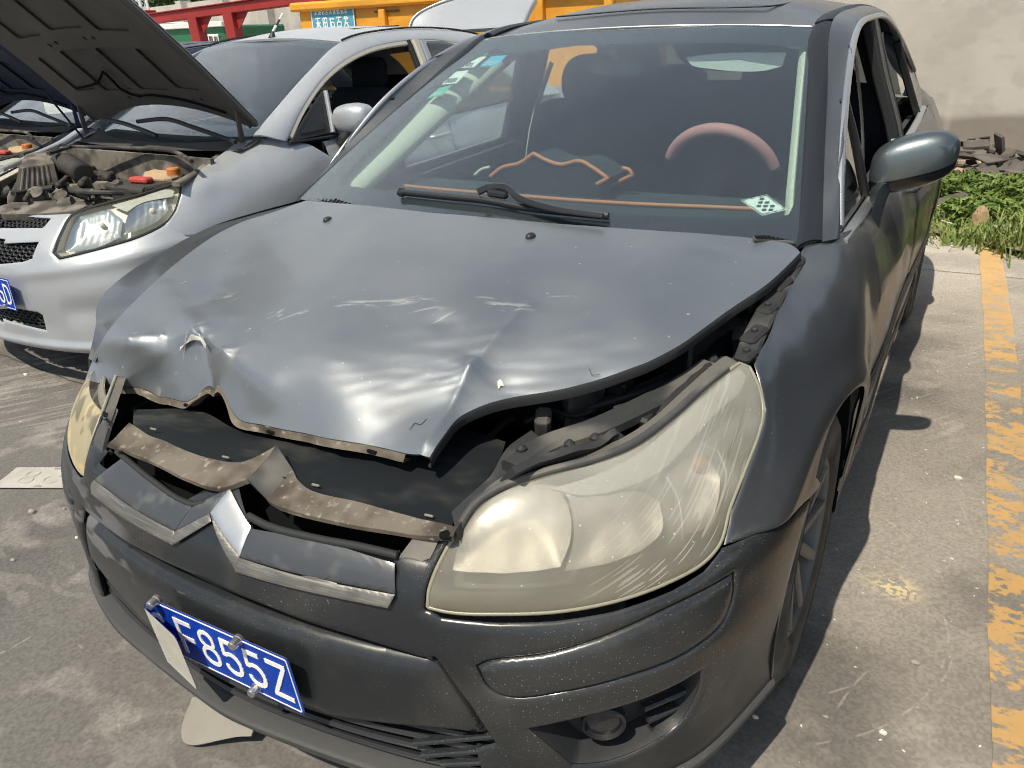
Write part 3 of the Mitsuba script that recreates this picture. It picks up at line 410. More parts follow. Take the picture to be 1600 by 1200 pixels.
# outer edge of the far wing beside the bonnet
WE = [[(-0.678,1.048,0.954),(-0.73,0.957,0.932),(-0.791,0.873,0.911),(-0.761,0.683,0.881),(-0.722,0.522,0.841),(-0.716,0.413,0.791),(-0.711,0.346,0.751),(-0.683,0.296,0.72)],
      [(-0.724,1.083,0.95),(-0.813,0.984,0.928),(-0.88,0.867,0.905),(-0.886,0.677,0.868),(-0.916,0.565,0.825),(-0.931,0.489,0.775),(-0.892,0.446,0.735),(-0.766,0.332,0.7)]]
WE.append(A(WE[1])+[-.012, .0, -.03]); WE.append(A(WE[1])+[-.016, 0, -.09])
put(CAR, 'wing_edge', solid(loft([crv(c) for c in WE], 70), .004, (-9, 0, 9)), 'grey_paint', 50)
# --- nose: fascia with the two corners and the panel under the chevrons
hl = [(0.434,0.075,0.593),(0.433,0.084,0.62),(0.442,0.125,0.672),(0.459,0.171,0.714),(0.484,0.207,0.739),(0.543,0.256,0.757),(0.593,0.302,0.768),(0.637,0.353,0.775),(0.674,0.439,0.792),(0.701,0.52,0.814),(0.723,0.589,0.831),(0.739,0.637,0.839),(0.755,0.646,0.831),(0.777,0.632,0.803),(0.793,0.611,0.771),(0.797,0.586,0.752),(0.798,0.493,0.711),(0.796,0.414,0.676),(0.798,0.366,0.645),(0.785,0.327,0.629),(0.752,0.275,0.618),(0.686,0.207,0.604),(0.616,0.154,0.596),(0.54,0.113,0.593),(0.466,0.083,0.59)]
HL = MAIN.poly(hl)
corner = [(0.358,0.095,0.659),(0.387,0.101,0.66),(0.418,0.106,0.658),(0.429,0.131,0.683),(0.449,0.158,0.705),(0.459,0.171,0.714),(0.445,0.124,0.671),(0.434,0.085,0.62),(0.43,0.074,0.594),(0.457,0.078,0.581),(0.541,0.109,0.581),(0.618,0.15,0.584),(0.689,0.202,0.591),(0.754,0.27,0.605),(0.787,0.322,0.618),(0.802,0.365,0.639),(0.835,0.437,0.634),(0.876,0.6,0.602),(0.889,0.749,0.568)]
arc = [(.893, .9+.362*math.cos(t), .33+.362*math.sin(t)) for t in np.linspace(math.radians(128), math.radians(196), 14)]
rest = [(.84,.43,.215),(.80,.315,.205),(.66,.16,.205),(.52,.085,.215),(.50,.085,.33)]+[(0.536,0.087,0.35),(0.502,0.073,0.43),(0.457,0.065,0.502),(0.438,0.063,0.525)]
CORNER = Polygon(np.vstack([MAIN.uv(corner), MAIN.uv(arc), MAIN.uv(rest)])).buffer(0)
xs = np.linspace(-.47, .47, 41)
def panel_top(x): x = abs(x); return np.where(x < .085, .672-.095*x/.085, .577+.055*(x > .0))
PANEL = Polygon(MAIN.uv([(x, .02, z) for x, z in [(-.45,.515),(-.3,.529),(-.15,.539),(0,.543),(.15,.537),(.3,.525),(.46,.505),(.46,.60),(.40,.635),(.12,.625),(.0,.70),(-.12,.625),(-.40,.635),(-.46,.60)]]))
FOG = MAIN.poly([(0.587,0.107,0.39),(0.657,0.145,0.413),(0.722,0.196,0.428),(0.8,0.298,0.444),(0.798,0.3,0.397),(0.779,0.275,0.339),(0.743,0.226,0.316),(0.689,0.175,0.302),(0.646,0.144,0.304)])
RUB = MAIN.poly([(0.514,0.083,0.507),(0.532,0.091,0.519),(0.607,0.128,0.535),(0.686,0.186,0.559),(0.757,0.264,0.584),(0.82,0.367,0.597),(0.823,0.366,0.553),(0.817,0.346,0.52),(0.787,0.282,0.499),(0.716,0.194,0.486),(0.636,0.133,0.47),(0.556,0.093,0.458),(0.532,0.085,0.471)])
FASCIA = both(CORNER).union(PANEL).buffer(.002).buffer(-.002).difference(both(HL.buffer(.004))).difference(both(FOG)).difference(both(RUB.buffer(.0012)))
BUMP = put(CAR, 'front_bumper', MAIN.patch(FASCIA, 0, .012, .014, bevel=(.007, .016)), 'bumper_paint', 40)
FINS = A([(0.727,0.236,0.382),(0.778,0.309,0.382),(0.732,0.245,0.35),(0.774,0.306,0.351),(0.735,0.251,0.321),(0.768,0.297,0.325)]).reshape(3, 2, 3)
for sg in (0, 1):
    m = MAIN.patch(RUB, -.002, .012, .008, bevel=(.012, .016)); put(BUMP, 'rub_strip', mirrored(m) if sg else m, 'bumper_paint', 40)
    # fog lamp pocket, lamp and fins
    g0 = MAIN.uv(crv(MAIN.at(np.array(FOG.exterior.coords)[:-1:6]), True)); c0 = np.array(FOG.centroid.coords[0])
    ring = np.vstack([g0, g0[:1]])
    pocket = loft([MAIN.at(ring, -.001), MAIN.at(c0+(ring-c0)*.93, -.014), MAIN.at(c0+(ring-c0)*.80, -.050)], 90)
    floor = MAIN.patch(Polygon(c0+(g0-c0)*.82), -.049, .004, .014)
    m = cat([pocket, floor]); put(BUMP, 'fog_pocket', mirrored(m) if sg else m, 'black_plastic', 40)
    p = A([(0.689,0.172,0.372)][0]); ax = A([p[0]*.62, -.75, -.05]); ax /= np.linalg.norm(ax); q = p-ax*.036
    lamp = lathe([(0, 0), (.033, 0), (.036, .003), (.036, .024), (.032, .028), (.031, .020), (.030, .019)], 30, ax, q)
    glass = lathe([(.0305, .019), (.025, .022), (.014, .0245), (0, .0255)], 30, ax, q)
    FL = put(BUMP, 'fog_lamp', mirrored(lamp) if sg else lamp, 'black_plastic', 40)
    put(BUMP, 'fog_lens', mirrored(glass) if sg else glass, 'gloss_black', 40)
    for (a, b) in FINS:
        f = bar([a, b], .016, .010, (0, 0, 1), 0); put(BUMP, 'vent_fin', mirrored(f) if sg else f, 'bumper_paint', 30)

# --- number plate bar, groove, lower grille and lip
GROOVE = Polygon(MAIN.uv([(x, .02, z) for x, z in [(-.62,.49),(-.46,.508),(-.3,.522),(0,.536),(.3,.518),(.47,.498),(.50,.44),(.3,.46),(0,.48),(-.3,.46),(-.6,.43)]]))
put(BUMP, 'groove', MAIN.patch(GROOVE, -.022, .004, .02), 'black_plastic', 40)
PB = [(-0.017,-0.001,0.519),(0.123,0.002,0.515),(0.252,0.017,0.512),(0.365,0.041,0.507),(0.438,0.061,0.509),(0.457,0.064,0.5),(0.501,0.073,0.413),(0.524,0.083,0.36),(0.46,0.063,0.354),(0.395,0.047,0.342),(0.24,0.015,0.317)]
PBP = MAIN.uv(PB)
half = [(0., .512)]+[tuple(q) for q in PBP if q[0] > .015]+[(.0, .355)]
PBAR = both(Polygon(half).buffer(0)).buffer(.003).buffer(-.003)
put(BUMP, 'plate_bar', MAIN.patch(PBAR, -.020, .012, .012, bevel=(.028, .035)), 'bumper_paint', 40, 'number plate bar with peeling paint')
LOWBACK = Polygon([(s, .37) for s in np.linspace(-.46, .46, 20)]+[(s, .20) for s in np.linspace(.46, -.46, 20)])
put(BUMP, 'lower_opening', MAIN.patch(LOWBACK, -.055, .004, .02), 'matte_black', 40)
for z in (.338, .312, .286, .262):
    s = np.linspace(-.44, .44, 40); a = np.column_stack([s, np.full(40, z)])
    put(BUMP, 'grille_slat', solid(loft([MAIN.at(a, -.046), MAIN.at(a+[0, .005], -.016), MAIN.at(a-[0, .003], -.012), MAIN.at(a-[0, .006], -.044)], 60), .002, (0, -9, .3)), 'black_plastic', 30)
s = np.linspace(-.86, .86, 70); zz = .232+0*s; o = lambda dz, d: MAIN.at(np.column_stack([s, zz+dz]), d)
LIP = put(BUMP, 'lower_lip', loft([o(.020, -.05), o(.016, -.02), o(.012, .010), o(.006, .017), o(-.004, .018), o(-.030, .010), o(-.048, .002), o(-.052, -.03)], 110), 'dusty_plastic', 35)
# the pocket fins right of the lower grille
for a, b in zip(A([(0.389,0.06,0.301),(0.402,0.061,0.279),(0.436,0.069,0.269)]), A([(0.531,0.098,0.357),(0.536,0.1,0.328),(0.539,0.101,0.301)])):
    put(BUMP, 'grille_fin', bar([a, b], .02, .009, (0, 0, 1), 0), 'bumper_paint', 30)

# --- lower chevron: bar, rise, peak, fall, bar
def chev(px_list): return px_list
front_hi = [(-0.358,0.052,0.616),(-0.07,0.013,0.61)], [(-0.005,0.044,0.652),(0.011,0.081,0.686)]
cw = dict(topL=[(-0.362,0.054,0.614),(-0.293,0.081,0.667),(-0.051,0.044,0.649),(-0.072,0.014,0.609)], inL=[(-0.07,0.013,0.61),(-0.049,0.043,0.65),(0.011,0.081,0.686),(-0.003,0.043,0.651)],
          inR=[(-0.002,0.042,0.652),(0.013,0.08,0.687),(0.096,0.044,0.652),(0.093,0.013,0.611)], topR=[(0.09,0.015,0.609),(0.094,0.046,0.649),(0.233,0.067,0.659),(0.374,0.08,0.652),(0.387,0.058,0.613)])
edge = dict(eL=[(-0.363,0.048,0.61),(-0.355,0.051,0.618),(-0.068,0.012,0.612),(-0.066,0.001,0.591),(-0.359,0.041,0.591)], eiL=[(-0.066,0.001,0.591),(-0.068,0.012,0.612),(-0.002,0.042,0.652),(0.01,0.034,0.644)],
            eiR=[(0.012,0.033,0.645),(0,0.041,0.653),(0.095,0.012,0.612),(0.093,0,0.591)], eR=[(0.091,0.002,0.589),(0.093,0.013,0.611),(0.258,0.03,0.611),(0.389,0.056,0.615),(0.38,0.046,0.593),(0.245,0.019,0.592)])
CH = put(CAR, 'grille_chevron', cat([MAIN.patch(cw['topL'], .012, .02, .02, bevel=(.004, .02), smooth=False), MAIN.patch(cw['inL'], .013, .02, .012, bevel=(.003, .01), smooth=False)]), 'chevron_paint', 35)
put(CAR, 'grille_chevron', MAIN.patch(cw['topR'], .012, .02, .02, bevel=(.004, .02), smooth=False), 'chevron_paint', 35)
put(CH, 'chrome_face', MAIN.patch(cw['inR'], .014, .02, .012, bevel=(.003, .01), smooth=False), 'worn_chrome', 35, 'bright worn metal face of the chevron')
for k in edge: put(CH, 'scuffed_edge', MAIN.patch(edge[k], .016, .025, .012, bevel=(.003, .006), smooth=False), 'scuffed_trim', 35)
# rubber lips behind the bars
put(CH, 'rear_lip', tube(A([(-0.32,0.091,0.67),(-0.275,0.082,0.666),(-0.177,0.063,0.657),(-0.056,0.05,0.65),(-0.025,0.057,0.658)]), .006, 8), 'seal_rubber', True)
put(CH, 'rear_lip', tube(A([(0.078,0.059,0.661),(0.127,0.057,0.657),(0.232,0.068,0.658),(0.303,0.079,0.661),(0.374,0.089,0.661)]), .007, 8), 'seal_rubber', True)
# brackets beside the lamps
br = patch([(0.373,0.09,0.655),(0.383,0.109,0.675),(0.391,0.126,0.691),(0.425,0.139,0.696),(0.426,0.122,0.678),(0.423,0.106,0.661),(0.403,0.096,0.654)], res=.008, th=.008, toward=(0, -2, 2)); put(BUMP, 'bracket', br, 'dusty_plastic', 35); put(BUMP, 'bracket', mirrored(br), 'dusty_plastic', 35)

# --- upper cross member with its own chevron, and the dark shroud behind
CM = put(CAR, 'cross_member', patch([(-0.301,0.07,0.705),(-0.343,0.144,0.705),(-0.296,0.134,0.705),(-0.213,0.125,0.705),(-0.157,0.118,0.705),(-0.067,0.118,0.705),(-0.013,0.132,0.705),(-0.002,0.15,0.705),(0.022,0.192,0.718),(0.04,0.103,0.7),(0.007,0.072,0.69),(-0.075,0.064,0.69),(-0.18,0.075,0.69),(-0.286,0.085,0.69)], axes=(0, 1), res=.014, th=.010, toward=(0, 0, 9), smooth=True), 'dirty_rust', 35, 'dust covered cross member behind the grille')
put(CM, 'chevron_flank', solid(loft([[(0.021,0.192,0.719),(0.034,0.151,0.71),(0.04,0.103,0.7)], [(0.086,0.163,0.7),(0.09,0.13,0.69),(0.083,0.099,0.672)]], 12, 8), .006, (0, 0, 9)), 'frame_grey', 30)
put(CM, 'right_arm', patch([(0.086,0.163,0.7),(0.124,0.139,0.7),(0.166,0.125,0.7),(0.271,0.131,0.703),(0.366,0.136,0.703),(0.416,0.142,0.703),(0.45,0.146,0.703),(0.458,0.122,0.703),(0.394,0.11,0.692),(0.274,0.087,0.69),(0.142,0.078,0.686),(0.094,0.09,0.68)], axes=(0, 1), res=.014, th=.010, toward=(0, 0, 9)), 'dirty_rust', 35)
put(CM, 'bolt_hole', lathe([(0, .001), (.011, .001), (.011, -.002)], 16, (0, 0, 1), A([(0.445,0.123,0.698)][0])+[0, 0, .003]), 'matte_black', 30)
SH = put(CAR, 'radiator_shroud', patch([(-0.505,0.255,0.65),(-0.381,0.315,0.65),(-0.187,0.275,0.662),(0.003,0.265,0.68),(0.18,0.302,0.69),(0.261,0.314,0.695),(0.216,0.439,0.695),(0.37,0.427,0.695),(0.396,0.36,0.695),(0.421,0.228,0.695),(0.435,0.142,0.695),(0.364,0.137,0.695),(0.264,0.131,0.695),(0.16,0.122,0.695),(0.081,0.141,0.695),(0.023,0.136,0.695),(-0.076,0.12,0.695),(-0.218,0.126,0.695),(-0.303,0.136,0.695)], axes=(0, 1), res=.03, th=.006, toward=(0, 0, 9)), 'shroud_plastic', 35)
for a in [(-0.282,0.153,0.698),(-0.058,0.139,0.698),(0.163,0.14,0.699),(0.391,0.153,0.699)]: put(SH, 'clip_tab', box(A(a)+[0, 0, .002], (.016, .004, .004), (0, 0, .1), .001), 'lamp_mid', False)
put(CAR, 'grille_void', patch([(-.42,.14,.56),(.45,.15,.56),(.43,.20,.66),(0,.16,.665),(-.40,.20,.66)], axes=(0, 2), res=.05, th=.01, smooth=False), 'matte_black', False)

# --- head lamps
def lamp(sg):
    cut = (lambda g: g.intersection(shapely.box(-3, .3, 3, .700))) if sg else (lambda g: g)
    HL_ = cut(HL)
    mir = (lambda m: mirrored(m)) if sg else (lambda m: m)
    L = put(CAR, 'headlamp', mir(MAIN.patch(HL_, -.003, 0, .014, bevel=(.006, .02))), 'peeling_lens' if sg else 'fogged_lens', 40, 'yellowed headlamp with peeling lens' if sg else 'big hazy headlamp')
    rim = MAIN.at(np.array(HL_.exterior.coords), -.002); put(L, 'lens_rim', mir(tube(rim, .0035, 6, False, 0)), 'lens_rim', True)
    back = HL_.buffer(-.004)
    ring = np.array(HL_.buffer(-.002).exterior.coords)
    put(L, 'bowl_wall', mir(loft([MAIN.at(ring, -.006), MAIN.at(ring, -.03 if sg else -.05)], 140)), 'lamp_dark', 40)
    def dish(P): return -.050
    put(L, 'back_plate', mir(MAIN.patch(back, -.034 if sg else -.055, .004, .02)), 'lamp_mid', 40)
    for BW, dp in () if sg else ((BOWL, .038), (BOWL2, .030)):
        g = cut(MAIN.poly(BW))
        put(L, 'reflector', mir(MAIN.patch(g, -.016, 0, .008, feat=lambda P: -dp*np.clip(edge_dist(P, g)/.06, 0, 1)**.8+.0007*np.sin(P[:, 0]*150))), 'lamp_silver', True)
    if not sg: put(L, 'light_bar', MAIN.patch(LBAR, -.012, .006, .012, bevel=(.004, .01)), 'lamp_matte', 40)
    h = cut(MAIN.poly(IND)); sg or put(L, 'indicator', mir(MAIN.patch(h, -.014, 0, .010, feat=lambda P: -.030*np.clip(edge_dist(P, h)/.03, 0, 1)**.6)), 'lamp_silver', True)
    c = A([(0.731,0.45,0.729)][0]); b = trimesh.creation.icosphere(2, .014); b.apply_translation(c); put(L, 'bulb', mir(b), 'indicator_orange', True) if not sg else None
    if sg: return
    put(L, 'divider', mir(tube(ARC1, .0028, 6)), 'lamp_silver', True); put(L, 'divider', mir(tube(ARC2, .0022, 6)), 'lamp_silver', True)
BOWL = [(0.46,0.104,0.64),(0.458,0.129,0.672),(0.476,0.182,0.72),(0.533,0.233,0.744),(0.567,0.249,0.742),(0.595,0.238,0.719),(0.612,0.212,0.682),(0.609,0.181,0.647),(0.547,0.141,0.641)]
BOWL2 = [(0.585,0.249,0.735),(0.642,0.281,0.727),(0.679,0.318,0.726),(0.711,0.331,0.709),(0.727,0.307,0.677),(0.718,0.279,0.662),(0.669,0.222,0.647),(0.617,0.182,0.642),(0.616,0.214,0.682),(0.599,0.24,0.719)]
LBAR = [(0.561,0.243,0.741),(0.596,0.274,0.748),(0.628,0.311,0.756),(0.659,0.365,0.767),(0.69,0.456,0.79),(0.717,0.544,0.814),(0.744,0.628,0.832),(0.762,0.628,0.818),(0.759,0.591,0.8),(0.742,0.536,0.788),(0.721,0.45,0.765),(0.7,0.375,0.744),(0.661,0.31,0.734),(0.606,0.26,0.732)]
IND = [(0.707,0.372,0.736),(0.726,0.421,0.746),(0.748,0.446,0.739),(0.771,0.446,0.717),(0.781,0.426,0.698),(0.777,0.356,0.662),(0.754,0.326,0.665),(0.735,0.346,0.697)]
ARC1 = [(0.7,0.377,0.735),(0.723,0.367,0.711),(0.74,0.346,0.681),(0.748,0.327,0.659)]
ARC2 = [(0.726,0.466,0.759),(0.753,0.481,0.742),(0.773,0.465,0.714),(0.778,0.44,0.698),(0.777,0.37,0.66),(0.773,0.347,0.648)]
lamp(0); lamp(1)
# seal strip and dusty frame over the left lamp
put(CAR, 'lamp_seal', tube(A([(0.448,0.136,0.686),(0.46,0.179,0.725),(0.487,0.213,0.746),(0.541,0.261,0.763),(0.603,0.317,0.775),(0.641,0.37,0.783),(0.674,0.453,0.801),(0.7,0.536,0.824),(0.723,0.607,0.84)]), .007, 8), 'dusty_plastic', True)

# --- engine bay in the gap under the right edge of the bonnet
BAY = put(CAR, 'slam_panel', patch([(0.416,0.179,0.7),(0.415,0.237,0.7),(0.414,0.299,0.7),(0.399,0.384,0.71),(0.405,0.464,0.71),(0.448,0.435,0.71),(0.447,0.369,0.71),(0.451,0.291,0.71),(0.47,0.279,0.71),(0.455,0.223,0.71),(0.452,0.18,0.71),(0.458,0.13,0.71)], axes=(0, 1), res=.02, th=.02, toward=(0, 0, 9), corner=30), 'frame_grey', 35)
put(CAR, 'engine_bay_floor', patch([(-.7,.30,.55),(.72,.30,.55),(.72,1.05,.60),(-.7,1.05,.60)], axes=(0, 1), res=.2, th=.02, smooth=False), 'matte_black', False)
put(CAR, 'bulkhead', box((0, 1.02, .74), (1.4, .02, .34)), 'matte_black', False)
for sg in (1, -1): put(CAR, 'inner_wing', patch([(sg*.70,.62,.52),(sg*.70,1.04,.55),(sg*.69,1.04,.88),(sg*.66,.72,.80),(sg*.62,.52,.70)], axes=(1, 2), res=.06, th=.02, smooth=False), 'matte_black', False)
XM = put(CAR, 'wing_brace', bar([(0.451,0.313,0.715),(0.472,0.39,0.725),(0.536,0.465,0.74),(0.587,0.548,0.755),(0.642,0.651,0.775),(0.666,0.709,0.79)], [.05]*31, [.03]*31), 'frame_grey', 30, 'dusty brace beside the headlamp')
for p in [(0.525,0.384,0.75),(0.448,0.352,0.738),(0.56,0.412,0.757)]: put(XM, 'bolt', lathe([(0, .007), (.004, .007), (.006, .004), (.010, .001), (.010, -.004)], 14, (0, 0, 1), p), 'seal_rubber', 30)
put(CAR, 'lamp_shelf', patch([(0.467,0.245,0.735),(0.516,0.307,0.735),(0.564,0.378,0.735),(0.618,0.427,0.755),(0.651,0.522,0.77),(0.671,0.616,0.79),(0.652,0.6,0.79),(0.632,0.491,0.79),(0.6,0.4,0.79),(0.568,0.321,0.79),(0.53,0.261,0.79),(0.512,0.213,0.79)], axes=(0, 1), res=.02, th=.012, toward=(0, 0, 9)), 'frame_grey', 30)
RAILP = [(0.735,0.694,0.825),(0.733,0.752,0.845),(0.735,0.82,0.868),(0.735,0.899,0.888),(0.739,0.976,0.91),(0.741,1.033,0.93)]
RAIL = put(CAR, 'wing_rail', bar(RAILP, [.042]*31, [.02]*31), 'frame_grey', 30)
for k, t in enumerate((.02, .22, .45, .68, .88)):
    p = crv(RAILP)[int(t*30)]; put(RAIL, 'clip', cat([box(p+[0, 0, .008], (.034, .04+.02*(k % 2), .018), (.25, 0, -.3), .006), lathe([(0, .005), (.004, .005), (.007, .002), (.007, -.003)], 12, (0, 0, 1), p+[0, 0, .019])]), 'seal_rubber', 30)
put(CAR, 'engine_cover', box((.05, .72, .70), (.75, .36, .10), (.05, 0, 0), .03), 'matte_black', 30)
put(CAR, 'hose', tube([(0.409,0.56,0.69),(0.478,0.622,0.71),(0.549,0.682,0.73),(0.594,0.822,0.74),(0.627,0.931,0.78)], .018, 10), 'black_plastic', True)
put(CAR, 'fluid_tank', box([(0.665,0.89,0.8)][0], (.10, .14, .08), (.1, 0, .1), .02), 'black_plastic', 30)

for k, l in enumerate(([(0.369,0.503,0.7),(0.406,0.539,0.72),(0.463,0.536,0.72),(0.493,0.558,0.73)], [(0.542,0.537,0.75),(0.58,0.599,0.755),(0.613,0.682,0.77),(0.67,0.737,0.8)], [(0.683,0.658,0.78),(0.701,0.716,0.8),(0.712,0.757,0.82)], [(0.322,0.434,0.68),(0.314,0.52,0.68),(0.333,0.593,0.68)])):
    put(CAR, 'cable', tube(l, .005+.002*(k % 2), 7), 'seal_rubber', True)
for k, (q, s_) in enumerate(zip([(0.439,0.6,0.7),(0.489,0.66,0.71),(0.417,0.491,0.7),(0.595,0.812,0.78),(0.691,0.955,0.84),(0.593,0.536,0.742),(0.454,0.387,0.722),(0.587,0.418,0.752)], ((.05,.08,.12),(.06,.05,.1),(.03,.05,.08),(.09,.12,.10),(.05,.09,.05),(.05,.03,.03),(.05,.035,.02),(.05,.025,.025)))):
    put(CAR, 'bay_bracket', box(q, s_, (.2*(k % 3)-.2, .15*(k % 2), .5*(k % 4)-.6), .006), ('frame_grey', 'black_plastic')[k % 2], 30)
put(CAR, 'lamp_bracket', patch([(0.659,0.483,0.775),(0.662,0.539,0.775),(0.678,0.631,0.79),(0.689,0.693,0.8),(0.698,0.723,0.81),(0.68,0.733,0.81),(0.657,0.678,0.8),(0.636,0.577,0.785),(0.628,0.52,0.77)], axes=(0, 1), res=.02, th=.02, toward=(0, 0, 9), noise_=lambda v: v+np.column_stack([0*v[:, 0], 0*v[:, 0], .02*(meshkit.fbm(v*40, 3)-.5)])), 'seal_rubber', 30)

# --- wings
arch = [(.905, .9+.362*math.cos(t), .33+.362*math.sin(t)) for t in np.linspace(math.radians(128), math.radians(-10), 30)]
wing_top = [(0.802,0.37,0.642),(0.798,0.416,0.675),(0.799,0.496,0.71),(0.799,0.588,0.752),(0.794,0.614,0.77),(0.778,0.635,0.803),(0.759,0.657,0.833),(0.76,0.702,0.848),(0.757,0.824,0.877),(0.753,0.966,0.912),(0.746,1.063,0.939),(0.748,1.091,0.946),(0.778,1.157,0.945)]
wing = np.vstack([MAIN.uv([(0.889,0.749,0.568),(0.876,0.6,0.602),(0.836,0.441,0.634)]), MAIN.uv(wing_top), [(MAIN.uv([(.80,1.24,.945)])[0])], MAIN.uv([(.825,1.40,.93),(.86,1.41,.85),(.885,1.415,.7),(.885,1.41,.5),(.872,1.405,.24),(.872,1.28,.24)]), MAIN.uv(arch[::-1])])
WING = Polygon(wing).buffer(0)
def wing_feat(P):
    d = np.hypot((1.3-np.cos(P[:, 0])*.95)-.9, P[:, 1]-.33)
    return .010*np.exp(-((d-.385)/.030)**2)*(P[:, 1] > .30)
wm = MAIN.patch(WING, 0, .006, .014, bevel=(.004, .008), feat=wing_feat)
put(CAR, 'front_wing', wm, 'grey_paint', 40); put(CAR, 'front_wing', mirrored(MAIN.patch(WING.intersection(shapely.box(0, 0, 3, .668).union(shapely.box(1.25, 0, 3, 1.2))), -.004, .006, .014, feat=wing_feat)), 'grey_paint', 40)
for sg in (1, -1):
    th = np.linspace(math.radians(200), math.radians(-20), 30)
    a = np.array([(sg*.875, .9+.375*math.cos(t), .33+.375*math.sin(t)) for t in th]); b = a*[1, 1, 1]; b[:, 0] = sg*.58
    put(CAR, 'arch_liner', loft([a, b], 30), 'matte_black', 40)

# --- wheels
def wheel(x, y, sg, n='wheel'):
    R_, W_ = .316, .20
    prof = [(.205, -.085), (.225, -.098), (.285, -.100), (.306, -.088), (.316, -.060), (.316, .060), (.306, .088), (.285, .100), (.225, .098), (.205, .085), (.205, -.085)]
    t = lathe(prof, 48, (sg, 0, 0), (x, y, R_)); W = put(CAR, n, t, 'tyre_rubber', 35)
    rim = [lathe([(.206, -.08), (.206, .088), (.196, .092), (.188, .080), (.186, -.06)], 40, (sg, 0, 0), (x, y, R_)), lathe([(0, .07), (.03, .072), (.055, .066), (.060, .03), (0, .02)], 24, (sg, 0, 0), (x, y, R_))]
    for k in range(9):
        g = k*2*math.pi/9; c, s = math.cos(g), math.sin(g)
        rim.append(bar([A([x+sg*.058, y+c*.045, R_+s*.045]), A([x+sg*.080, y+c*.192, R_+s*.192])], .030, .02, (sg, 0, 0), 0))
    put(W, 'rim', cat(rim), 'wheel_alloy', 35); put(W, 'brake_disc', lathe([(0, 0), (.14, 0), (.14, .02), (0, .02)], 30, (sg, 0, 0), (x, y, R_)), 'frame_grey', 35)
for y in (.90, 3.53): wheel(.775, y, 1); wheel(-.775, y, -1)

# --- body side below the glass, right to the tail
GX = tps([(y, z, x) for z, l in {.24: [(1.41,.868),(2.4,.862),(3.2,.865),(3.9,.86),(4.35,.80),(4.5,.70)], .5: [(1.41,.884),(2.0,.886),(2.8,.888),(3.5,.896),(3.9,.888),(4.3,.84),(4.5,.74)], .7: [(1.41,.880),(2.0,.888),(2.8,.893),(3.5,.897),(3.9,.885),(4.3,.83),(4.5,.73)],
    .85: [(1.41,.856),(2.0,.868),(2.8,.876),(3.5,.875),(3.9,.86),(4.3,.80),(4.5,.71)], .93: [(1.41,.820),(2.0,.836),(2.8,.842),(3.5,.84),(3.9,.83),(4.3,.77),(4.5,.70)], 1.0: [(1.41,.775),(2.0,.79),(2.8,.80),(3.5,.80),(3.9,.79),(4.3,.74)]}.items() for y, x in l])
def side_panel(poly, th=.006, res=.03, bevel=(.004, .01), off=0.):
    P, F = fill(poly, res); o = np.full(len(P), off)
    if bevel: d = np.clip(edge_dist(P, poly)/bevel[1], 0, 1); o = o-bevel[0]*(1-np.sqrt(np.maximum(0, 1-(1-d)**2)))
    crease = .006*np.exp(-((P[:, 1]-.74-.02*(P[:, 0]-1.4))/.03)**2)-.006*np.exp(-((P[:, 1]-.42)/.05)**2)
    return solid(trimesh.Trimesh(np.column_stack([GX(P[:, 0], P[:, 1])+o+crease*(bevel is not None), P]), F, process=False), th, (9, 2, .6))
circ = Point(3.53, .33).buffer(.365, 24)
front_door = Polygon([(1.418,.27),(2.50,.27),(2.50,.985),(1.9,.955),(1.40,.925)]); rear_door = Polygon([(2.508,.27),(3.30,.27),(3.60,.80),(3.62,1.015),(2.508,.985)]).difference(circ.buffer(.01))
quarter = Polygon([(3.30,.22),(3.31,.27),(3.608,.80),(3.628,1.02),(4.0,1.02),(4.48,.98),(4.50,.30),(3.9,.22)]).difference(circ)
sill = Polygon([(1.28,.18),(3.30,.18),(3.30,.263),(1.28,.263)])
for sg in (0, 1):
    mir = mirrored if sg else (lambda m: m)
    for n, g in (('front_door', front_door), ('rear_door', rear_door)):
        D = put(CAR, n, mir(side_panel(g)), 'grey_paint', 40)
        y = 2.36 if n == 'front_door' else 3.38
        x = float(GX(A([y]), A([.86]))[0]); pth = [(x-.004, y-.10, .862), (x+.022, y-.085, .863), (x+.030, y-.02, .866), (x+.022, y+.055, .868), (x-.004, y+.07, .868)]
        put(D, 'handle', mir(tube(pth, [.011, .012, .013, .012, .011], 10)), 'mirror_paint', True)
    put(CAR, 'rear_wing', mir(side_panel(quarter)), 'grey_paint', 40); put(CAR, 'sill', mir(side_panel(sill, bevel=None, off=.004)), 'black_plastic', 40)
    put(CAR, 'rub_moulding', mir(solid(loft([[(float(GX(A([y]), A([z]))[0])+o, y, z) for y in np.linspace(1.43, 3.28, 30)] for z, o in ((.50, .001), (.495, .010), (.455, .010), (.45, .001))], 30), .002, (9, 2, .5))), 'black_plastic', 35)
put(CAR, 'boot_lid', patch([(-.70,3.95,1.02),(.70,3.95,1.02),(.70,4.45,1.0),(0,4.55,1.01),(-.70,4.45,1.0)], axes=(0, 1), res=.06, th=.02, smooth=False, toward=(0, 0, 9)), 'grey_paint', 30)
put(CAR, 'tail_panel', patch([(-.70,4.50,.3),(.70,4.50,.3),(.70,4.47,.99),(-.70,4.47,.99)], [(0,4.6,.3),(0,4.57,.99)], axes=(0, 2), res=.06, th=.02, smooth=False, toward=(0, 9, 0)), 'grey_paint', 30)
put(CAR, 'floor_pan', box((0, 2.55, .27), (1.6, 3.7, .04)), 'matte_black', False)

